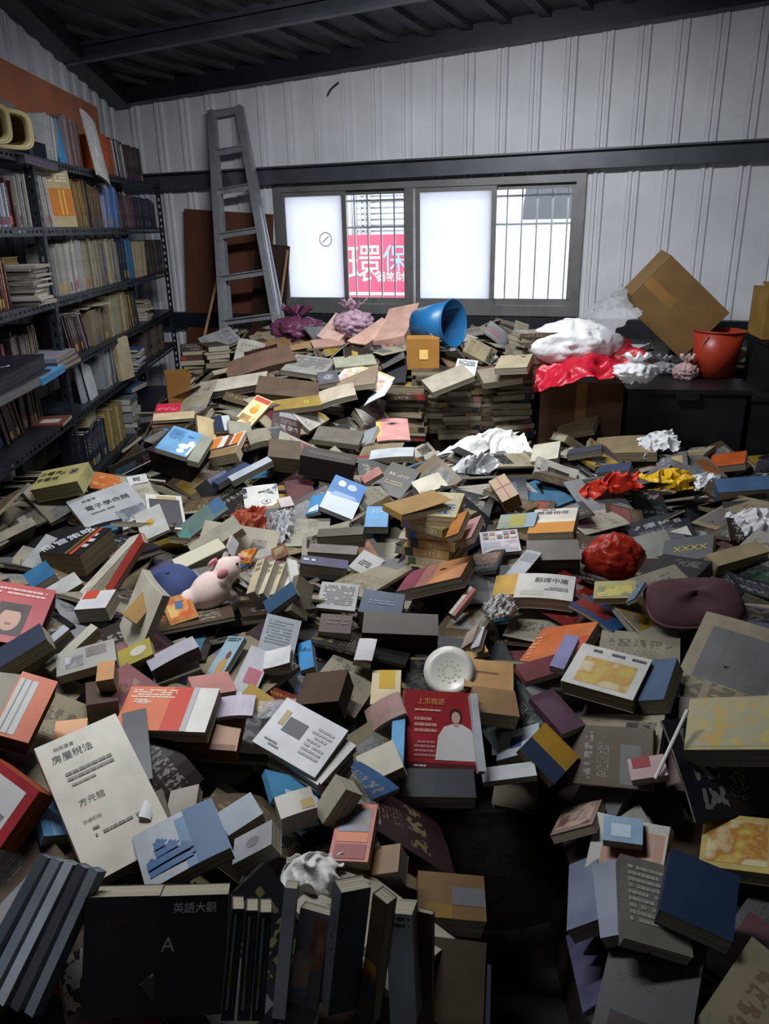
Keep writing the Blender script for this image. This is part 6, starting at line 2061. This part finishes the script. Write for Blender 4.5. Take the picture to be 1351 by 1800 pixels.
def flat(level, px, dims, hexc, label, dz=0.0, off=-.02, yaw=0.0, th=.02, kind='book', page='CFC6AE', hard=False, pics=(), txt=(), lines=(), cat='book', spine='L'):
    """a book lying on a shelf (or on others); dims = along shelf, into shelf"""
    t = shelf_t(level, px)
    cm, pm, on = book_meshes(dims[0], dims[1], th, spine, 0, 0, hard)
    o = link(kind, cm)
    M = frame(shelf_pt(t, shelf_z[level] + .001 + dz, off), SD, (0, 0, 1)) @ Matrix.Rotation(yaw, 4, 'Z')
    o.matrix_basis = M
    set_design(o, hexc, hexc, on=False, k=.7)
    p = link('page_block', pm, o)
    set_pages(p, page)
    add_print(o, on, dims[0], dims[1], pics, txt, lines)
    tag(o, label, cat)
    return o
def faceout(level, px, w, h, th, hexc, label, tilt=.12, off=-.06, yaw=0.0, roll=0.0, pics=(), lines=(), txt=(), shapes=(), bend=0.0, kind='book', cat='book', dz=0.0):
    t = shelf_t(level, px)
    cm, pm, on = book_meshes(w, h, th, 'L', bend, 0, False)
    o = link(kind, cm)
    M = frame(shelf_pt(t, shelf_z[level] + .002 + dz, off), SD, SN) @ Matrix.Rotation(yaw, 4, 'Y') @ Matrix.Rotation(roll, 4, 'Z') @ Matrix.Rotation(-tilt, 4, 'X')
    o.matrix_basis = M
    set_design(o, hexc, hexc, on=False, k=.7)
    p = link('page_block', pm, o)
    set_pages(p, 'CFC6AE')
    add_print(o, on, w, h, pics, txt, lines, shapes)
    tag(o, label, cat)
    return o
def spill(level, px, n, dims, cols, run, kind='magazine', off=.02, trng=(.006, .02), yaw=0.0):
    """a lying pile on a shelf, each a thing"""
    z = 0
    t = shelf_t(level, px)
    out = []
    for i in range(n):
        th_ = r6.uniform(*trng)
        cm, pm, on = book_meshes(dims[0] * r6.uniform(.94, 1.03), dims[1] * r6.uniform(.94, 1.02), th_, r6.choice('LBT'), r6.uniform(0, .02))
        o = link(kind, cm)
        o.matrix_basis = frame(shelf_pt(t + r6.uniform(-.012, .012), shelf_z[level] + .001 + z, off + r6.uniform(-.02, .01)), SD, (0, 0, 1)) @ Matrix.Rotation(yaw + r6.gauss(0, .05), 4, 'Z')
        # frame: local Y = up x SD -> out of the shelf reversed; place so the near edge overhangs
        c_ = r6.choice(cols)
        set_design(o, c_, c_, on=False, k=.62)
        p = link('page_block', pm, o)
        set_pages(p, r6.choice(['CFC6AE', 'B8AE96', 'D9D4C6', 'E0DCD0']))
        z += th_ + .001
        out.append((o, c_))
    for i, (o, c_) in enumerate(out):
        tag(o, '%s %s, %s up in the %s' % (colname(c_), kind, ORD[i], run), 'book', run)
    return z
G_, D_, C_, B_ = PAL['grey'], PAL['dark'], PAL['cream'], PAL['brown']
# top shelf
row(0, -45, -2, D_ + B_, (.015, .03), (.17, .2), 'hardback', 'dark row at the near end of the top shelf')
row(0, 100, 118, ['C9CACD', 'B8BABD', 'D8D4C8', '9C9C9E'], (.004, .009), (.2, .23), 'magazine', 'pale row left of the blue folder, top shelf', .1)
faceout(0, 116, .12, .21, .004, '2F86C4', 'bright blue folder standing open like a tent on the top shelf', .1, -.03, kind='folder', roll=.12, cat='folder')
row(0, 131, 158, ['9C8A90', '7E6A70', 'A89A9E', '6A4A46', '8E7E84'], (.004, .010), (.22, .25), 'magazine', 'mauve row behind the floppy magazine, top shelf', -.04)
faceout(0, 158, .25, .36, .012, 'C9C8C4', 'big floppy white magazine hanging over the edge of the top shelf', .18, .03, roll=-.22, pics=[(.15, .3, .8, .8, ('C9C8C4', 'A9B2BC', 'D5D4D0'))], bend=.16, kind='magazine', cat='magazine', dz=-.03)
row(0, 196, 212, ['C9622A', 'B5541F'], (.012, .018), (.22, .24), 'paperback', 'orange pair right of the floppy magazine on the top shelf', -.2)
row(0, 210, 236, ['2A3A5A', 'C9CACD', '3A3A44', '26304A', '8E8A7A'], (.008, .014), (.2, .24), 'paperback', 'navy and white row on the top shelf', -.24)
row(0, 236, 262, ['3A1E20', '4A2626', '2E1C20'], (.018, .03), (.2, .24), 'hardback', 'maroon row at the far end, top shelf', -.04)
# dark binder and basket at the near end of the top shelf
def basket(px, hexc, label):
    t = shelf_t(0, px)
    root = empty('plastic_basket')
    root.matrix_basis = frame(shelf_pt(t, shelf_z[0] + .002, -.12), SD, (0, 0, 1))
    mt = mat('basket_' + hexc, hexc, .4, vary=.08)
    def ring(a, b, z, n=32):
        return [(1.55 * a * math.copysign(abs(math.cos(2 * math.pi * k / n)) ** .5, math.cos(2 * math.pi * k / n)), b * math.copysign(abs(math.sin(2 * math.pi * k / n)) ** .5, math.sin(2 * math.pi * k / n)), z) for k in range(n)]
    # the tub lies on its side, mouth towards the room
    pr = [(.05, .05, 0), (.066, .066, .16), (.074, .074, .163), (.074, .074, .172), (.062, .062, .172), (.058, .058, .15)]
    pin = [(.058, .058, .15), (.048, .048, .006)]
    V = [p for a, b, z in pr for p in ring(a, b, z)]
    n = 32
    Fc = [(i * n + k, i * n + (k + 1) % n, (i + 1) * n + (k + 1) % n, (i + 1) * n + k) for i in range(len(pr) - 1) for k in range(n)] + [tuple(range(n))[::-1]]
    o = link('body', mesh_from('body', V, Fc, mt, True), root)
    o.matrix_basis = Matrix.Translation((0, 0, .076)) @ Matrix.Rotation(math.radians(90), 4, 'X') @ Matrix.Rotation(math.radians(-32), 4, 'Y')
    V = [p for a, b, z in pin for p in ring(a, b, z)]
    w_ = link('inner_wall', mesh_from('inner_wall', V, [(k, (k + 1) % n, n + (k + 1) % n, n + k) for k in range(n)] + [tuple(n + k for k in range(n))], mat('tub_inside', '5A3E1A', .6), True), root)
    w_.matrix_basis = o.matrix_basis.copy()
    q = MB().tube(ring(.074, .074, .168) + [ring(.074, .074, .168)[0]], .005, 6, False).build('rim', mt, root, True)
    q.matrix_basis = o.matrix_basis.copy()
    tag(root, label, 'tub')
basket(-14, 'A89C70', 'cream yellow plastic tub on its side at the near end of the top shelf')
basket(26, 'A2966A', 'second cream yellow tub with a brown inside, beside the dark box on the top shelf')
for i, (c_, nm, px) in enumerate([('5A4038', 'dark brown', -30), ('6A5248', 'umber', -24), ('8A6A62', 'rosy brown', -10), ('B5ADA4', 'striped pale', 30)]):
    flat(0, [-30, -22, -14, 38][i], [(.5, .17), (.55, .17), (.5, .16), (.24, .15)][i], c_, nm + ' book lying across the cream tubs on the top shelf', .152 + [0, .022, .044, 0][i], -.02 - .17 + .17, .04 * i, .02, page='A39A8E')
flat(0, 52, (.34, .2), '23283A', 'midnight blue box file lying on the top shelf beside the tubs', 0, -.03, 0, .075, kind='box_file', cat='box file', hard=True, page='1E2230')
flat(0, 60, (.26, .18), '2E3A5A', 'navy magazine on the midnight blue box file on the top shelf', .077, -.03, .1, .02, pics=[(.2, .1, .5, .6, 'C98A4A'), (.5, .1, .8, .5, '8FB0C9')])
flat(0, 30, (.5, .2), '5A5468', 'slate violet wrapped bundle sagging under the box file on the top shelf', -.045, .03, .05, .035, kind='bundle', cat='bundle', page='6E6878')
# second shelf
row(1, -60, 33, ['B9C2D2', 'C9D0DC', 'AEB8CA'], (.0135, .0136), (.176, .178), 'comic_book', 'white series of comics on the second shelf', accs=['8A2A3A'], uniform=True)
row(1, 35, 52, ['4A1E20', '3E1A1C', '5A2624'], (.014, .022), (.18, .2), 'hardback', 'dark row after the white comics, second shelf')
row(1, 53, 86, ['B5ADA2', 'C9C4BC', '8E9098', 'A8A49C', '5A5A60'], (.007, .014), (.19, .23), 'magazine', 'grey white row before the upright on the second shelf')
row(1, 99, 112, ['C9CACD', 'D8D4C8', '9C9C9E'], (.006, .01), (.22, .24), 'magazine', 'pale leaning row behind the upright on the second shelf', -.16)
faceout(1, 107, .22, .27, .02, 'A89A78', 'buff book with an orange block facing out on the second shelf', .08, -.1, yaw=-.55, pics=[(.08, .2, .98, .68, 'A8661F'), (.62, .22, .66, .66, 'C9A050'), (.74, .22, .78, .66, 'C9A050')], lines=[(.1, .78, .9, .95, 3, 'C9BFA4')])
row(1, 147, 166, ['A87A2A', '8E6A34', '7A5A30', '9A8048'], (.01, .018), (.22, .25), 'paperback', 'gold brown leaning row on the second shelf', -.18)
row(1, 166, 194, ['2A2624', '6A543A', '5A4630', '3A3430', '7A6240'], (.012, .02), (.22, .26), 'hardback', 'dark brown row on the second shelf', -.06)
row(1, 196, 222, ['A8A2C0', '3A6AB0', '2F5E9E', '8E9AC0', '4A7AC0'], (.01, .02), (.22, .26), 'paperback', 'blue and lilac row on the second shelf', .05)
row(1, 224, 250, ['5A4450', '6A3A44', '4A3A48', '7A5A62', '3E3440'], (.008, .016), (.19, .22), 'paperback', 'plum leaning row on the second shelf', -.26)
row(1, 252, 285, ['26304A', '1E2436', '2E3448'], (.014, .024), (.18, .21), 'hardback', 'midnight row at the far end of the second shelf', -.1)
# third shelf
row(2, -60, 8, ['8E9AA8', 'B5BAC2', '6A7686'], (.012, .02), (.19, .22), 'paperback', 'blue grey row at the near end of the third shelf')
row(2, 9, 36, ['6A2A26', '7A3A2E', '4A2A26', '9A6A4A', '8A4438'], (.01, .018), (.18, .21), 'paperback', 'red brown row on the third shelf')
z_ = spill(2, 52, 17, (.21, .27), ['A8A294', 'BDB6A2', 'C7C3B8', '8E887A', 'B8BABD'], 'tall journal pile by the upright, third shelf', 'journal', .045, (.006, .013), .05)
flat(2, 56, (.19, .14), 'A88A56', 'tan hardback on top of the journal pile on the third shelf', z_ + .002, -.09, .03, .03, hard=True, page='8A7448')
row(2, 120, 148, ['A8A6A2', 'BDBBB6', '8E8C8A'], (.014, .022), (.23, .26), 'hardback', 'stone grey row on the third shelf', .02)
row(2, 148, 168, ['5A2A38', 'B5B2B0', '4A2632', 'C9C6C2'], (.012, .02), (.24, .27), 'hardback', 'maroon and white row on the third shelf')
row(2, 168, 222, ['8E8876', 'A69F8A', '5A6478', '9E9680', 'B5AD98', '7E7866', 'A9A18C'], (.008, .016), (.23, .27), 'paperback', 'beige grey row in the middle of the third shelf', -.05)
row(2, 222, 246, ['2F6A9A', '3A7AAA', '24303E', '1E2A3A'], (.014, .022), (.24, .27), 'hardback', 'blue pair of colours on the third shelf', -.03)
row(2, 246, 268, ['B5A684', 'A6977A', 'C4B595'], (.008, .014), (.21, .24), 'paperback', 'sandy row on the third shelf', .1)
row(2, 268, 298, ['2E2A2A', '3E3836', '55504C', '26262B'], (.01, .018), (.2, .24), 'paperback', 'black row at the far end of the third shelf')
# fourth shelf
row(3, -60, 68, ['8A4A52', '94545C', '9A5E64'], (.011, .0111), (.15, .152), 'comic_book', 'pink series of comics on the fourth shelf', uniform=True, front=-.12, accs=['5A2A32'])
row(3, 68, 112, ['5A4E48', '4A423E', '6E625A', '3A3634'], (.012, .018), (.16, .2), 'paperback', 'dull brown row on the fourth shelf', front=-.1)
z_ = .0
o = flat(3, -60, (.66, .24), '2F3036', 'grey bottomed stack base on the fourth shelf edge', 0, .09, 0, .045, kind='album', cat='album', page='8A8A8C', hard=True)
o['label'] = 'grey edged album under the black program book on the fourth shelf'
o = flat(3, 34, (.36, .2), '5AA0D2', 'bright blue slim volume at the edge of the fourth shelf', .0, .10, .06, .03, txt=[], lines=[(.1, .3, .8, .6, 2, '1E4A72')], page='5AA0D2')
flat(3, -40, (.6, .22), '1E1C28', 'black thick program book on the fourth shelf edge', .047, .09, .05, .06, hard=True, txt=[('C', .45, .35, .3, 'E0E0E4')], page='4A4A50')
for i, (c_, nm) in enumerate([('6A5048', 'brown banded'), ('5A4A48', 'umber grey'), ('8E8A98', 'lilac glossy')]):
    flat(3, 80, (.34, .21), c_, nm + ' magazine in the low pile by the upright on the fourth shelf', .022 * i, .06, .03 * i, .02, page='A39A8E')
row(3, 140, 172, ['4A3A44', '5A4A50', '3E3238', '8E8890'], (.012, .02), (.2, .23), 'paperback', 'mauve leaning row on the fourth shelf', -.38)
row(3, 176, 204, ['7A6E56', '5E5444', '8A7E64'], (.02, .03), (.18, .2), 'hardback', 'olive brown row under loose leaflets on the fourth shelf')
flat(3, 172, (.26, .19), 'BDB49A', 'curled ivory leaflet lying over the olive brown row on the fourth shelf', .205, -.03, .1, .006)
flat(3, 180, (.22, .18), 'A89E86', 'crumpled buff leaflet on the ivory leaflet on the fourth shelf', .213, -.02, -.2, .008)
row(3, 206, 238, ['A69A78', 'B5A98C', '8E8466', '9A9A86'], (.008, .014), (.22, .25), 'paperback', 'straw row on the fourth shelf')
row(3, 238, 254, ['A88A2A', '3A3E3A', '2E2E30'], (.01, .018), (.2, .24), 'paperback', 'yellow and black leaning trio on the fourth shelf', -.22)
spill(3, 262, 8, (.17, .2), ['A69A84', '8E826C', 'B5A994'], 'small cream pile at the far end, fourth shelf', 'paperback', .0, (.012, .02))
# fifth shelf
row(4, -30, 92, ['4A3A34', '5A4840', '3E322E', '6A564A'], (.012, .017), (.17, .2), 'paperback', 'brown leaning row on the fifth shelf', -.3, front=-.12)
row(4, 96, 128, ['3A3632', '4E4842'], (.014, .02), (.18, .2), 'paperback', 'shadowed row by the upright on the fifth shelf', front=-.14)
flat(4, 104, (.2, .15), '7A4A44', 'red brown booklet lying at the upright on the fifth shelf', 0, .02, .1, .014, pics=[(.2, .2, .6, .8, 'B5ADA4')])
faceout(4, 160, .2, .24, .012, '8E949C', 'grey folder propped slanting on the fifth shelf', .2, -.05, roll=-.35, kind='folder', cat='folder')
faceout(4, 168, .17, .22, .006, 'B5BABF', 'pale grey leaflet leaning on the grey folder on the fifth shelf', .22, -.03, roll=-.3, kind='leaflet', cat='leaflet')
row(4, 196, 216, ['7E858E', '9AA0A8', 'B9BCC0', '5A606A'], (.008, .014), (.23, .27), 'magazine', 'grey magazines on the fifth shelf', -.04)
faceout(4, 214, .17, .26, .03, 'B5A88A', 'thick cream book with a plain cover facing out on the fifth shelf', .06, -.02, yaw=-.2)
spill(4, 238, 9, (.2, .22), ['C4CCD4', '3A5A8A', '8E4A44', 'D5D2CA', '2E3A5A', 'B5B0A8'], 'blue white pile on the fifth shelf', 'magazine', .03, (.01, .022), .05)
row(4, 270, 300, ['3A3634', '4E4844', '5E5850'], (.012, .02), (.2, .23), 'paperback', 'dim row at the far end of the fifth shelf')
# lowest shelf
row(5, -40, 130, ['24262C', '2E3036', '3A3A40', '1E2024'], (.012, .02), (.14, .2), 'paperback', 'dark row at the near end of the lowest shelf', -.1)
row(5, 168, 205, ['1E2638', '26304A', '2A2E3A', '3A4254'], (.016, .026), (.2, .23), 'hardback', 'navy row on the lowest shelf', -.06)
row(5, 205, 232, ['A68A34', '8E8450', 'BDB08A', '7E7450'], (.01, .018), (.22, .25), 'paperback', 'yellow row on the lowest shelf', -.06)
flat(5, 176, (.24, .16), 'B5A67A', 'cream block of pages lying on the navy row of the lowest shelf', .236, -.03, .1, .05)
spill(5, 236, 6, (.22, .24), ['6A6E74', '8A8E92', '5A5E64', '9A9CA0'], 'grey pile on the lowest shelf', 'magazine', .02, (.03, .045))
flat(5, 246, (.26, .14), '3E5A7A', 'steel blue ledger on the grey pile of the lowest shelf', .235, -.02, -.15, .03)

# ------------------------------------------------------------------ drop what nothing shows, then describe the loose books
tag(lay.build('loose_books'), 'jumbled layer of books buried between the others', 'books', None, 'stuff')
bpy.context.view_layer.update()
from mathutils.bvhtree import BVHTree
dg = bpy.context.evaluated_depsgraph_get()
bv, bf, bown, roots = [], [], [], []
nv = 0
for o in col.objects:
    if o.type != 'MESH' or len(o.data.polygons) == 0:
        continue
    q = o
    while q.parent is not None:
        q = q.parent
    me = o.data
    co = np.empty(len(me.vertices) * 3, np.float32)
    me.vertices.foreach_get('co', co)
    Mw = np.array(o.matrix_world)
    co = co.reshape(-1, 3) @ Mw[:3, :3].T + Mw[:3, 3]
    bv.append(co)
    for pl_ in me.polygons:
        bf.append(tuple(i_ + nv for i_ in pl_.vertices))
    bown += [len(roots)] * len(me.polygons)
    roots.append(q.name)
    nv += len(co)
tree = BVHTree.FromPolygons([tuple(v_) for a_ in bv for v_ in a_.tolist()], bf)
seen = {}
STEP = 4
cam_v = Vector(CAM)
for py in range(2, 1800, STEP):
    for px in range(1 + (py // STEP % 2) * 2, 1351, STEP):
        d = Vector(ray(px, py)).normalized()
        h_ = tree.ray_cast(cam_v + d * .03, d, 20.0)
        if h_[0] is not None:
            k = roots[bown[h_[2]]]
            seen[k] = seen.get(k, 0) + 1
drop_set = []
for o in list(col.objects):
    if o.parent is None and 'category' in o and o.get('kind') is None and seen.get(o.name, 0) < 1:
        if o.get('category') in ('building', 'awning', 'lamp', 'sign', 'window guard', 'hook') or o.name.startswith(('storage', 'ceiling_lamp')):
            continue
        drop_set.append(o)
    elif o.parent is None and any(o is q[0] for q in LOOSE) and seen.get(o.name, 0) < 2:
        drop_set.append(o)
names = [o.name for o in drop_set]
hero_names = {o.name: s for o, s in HEROES}
print('hidden heroes:', [hero_names[n] for n in names if n in hero_names])
loose_left = [(o, *r_) for o, *r_ in LOOSE if o.name not in names]
hero_left = [(o, s) for o, s in HEROES if o.name not in names]
doomed = []
kids = {}
for o in col.objects:
    if o.parent is not None:
        kids.setdefault(o.parent.name, []).append(o)
def kill(o):
    for c in kids.get(o.name, []):
        kill(c)
    doomed.append(o)
from collections import Counter
print(Counter(n.split('.')[0] for n in names))
for n in names:
    kill(bpy.data.objects[n])
bpy.data.batch_remove(doomed)
print('removed', len(names), 'loose left', len(loose_left), 'top things', len([o for o in col.objects if o.parent is None and 'category' in o]))

def centre(o):
    if o.type == 'MESH':
        return np.array(o.matrix_world @ (sum((Vector(c) for c in o.bound_box), Vector()) / 8))
    return np.array(o.matrix_world.translation)
def short_of(s):
    for cut in (' with ', ', ', ' lying ', ' standing ', ' in front ', ' below ', ' right of ', ' beside ', ' under ', ' on the ', ' above ', ' among ', ' heaped ', ' between '):
        if cut in s and len(s.split()) > 5:
            s = s.split(cut)[0]
    return s
land = [(centre(o), short_of(s)) for o, s in hero_left]
LP = np.array([p for p, _ in land])
cnt_short = {}
for _, s in land:
    cnt_short[s] = cnt_short.get(s, 0) + 1
used = {o['label'].lower() for o in col.objects if 'label' in o}
import re as _re
def wc(s_):
    return len(_re.findall(r"[A-Za-z0-9][A-Za-z0-9'-]*", s_))
def relation(p, q):
    dx, dy = p[0] - q[0], p[1] - q[1]
    if abs(dx) > abs(dy):
        return 'right of' if dx > 0 else 'left of'
    return 'behind' if dy > 0 else 'in front of'
for o, c_, nm, bend, lift, t_ in loose_left:
    p = centre(o)
    size = 'thick' if t_ > .026 else 'slim' if t_ < .0125 else ''
    n = Vector((o.matrix_world.col[2][0], o.matrix_world.col[2][1], o.matrix_world.col[2][2])).normalized()
    pose = 'half open' if lift > .15 else 'curled' if bend > .12 else 'steeply tilted' if n.z < .86 else 'tilted' if n.z < .95 else 'flat-lying'
    od = np.argsort(((LP - p) ** 2).sum(1))
    od = [i for i in od[:20] if cnt_short[land[i][1]] == 1]
    lab = None
    for extra in (0, 1, 2):
        for i in od:
            q, s = land[i]
            w = [pose, size if extra else ('small' if 0 else ''), COLNAME.get(c_, colname(c_)), nm, relation(p, q), 'the', s]
            cand = ' '.join(x for x in w if x)
            if wc(cand) <= 16 and cand.lower() not in used:
                lab = cand
                break
        if lab:
            break
    if lab is None:
        lab = '%s %s %s %s between the %s and the %s' % (pose, size, COLNAME.get(c_, colname(c_)), nm, land[od[0]][1], land[od[1]][1])
        lab = ' '.join(lab.replace('-', ' ').split()[:16])
    used.add(lab.lower())
    tag(o, lab, 'magazine' if nm == 'magazine' else 'notebook' if nm == 'notebook' else 'book', 'loose books on the pile')
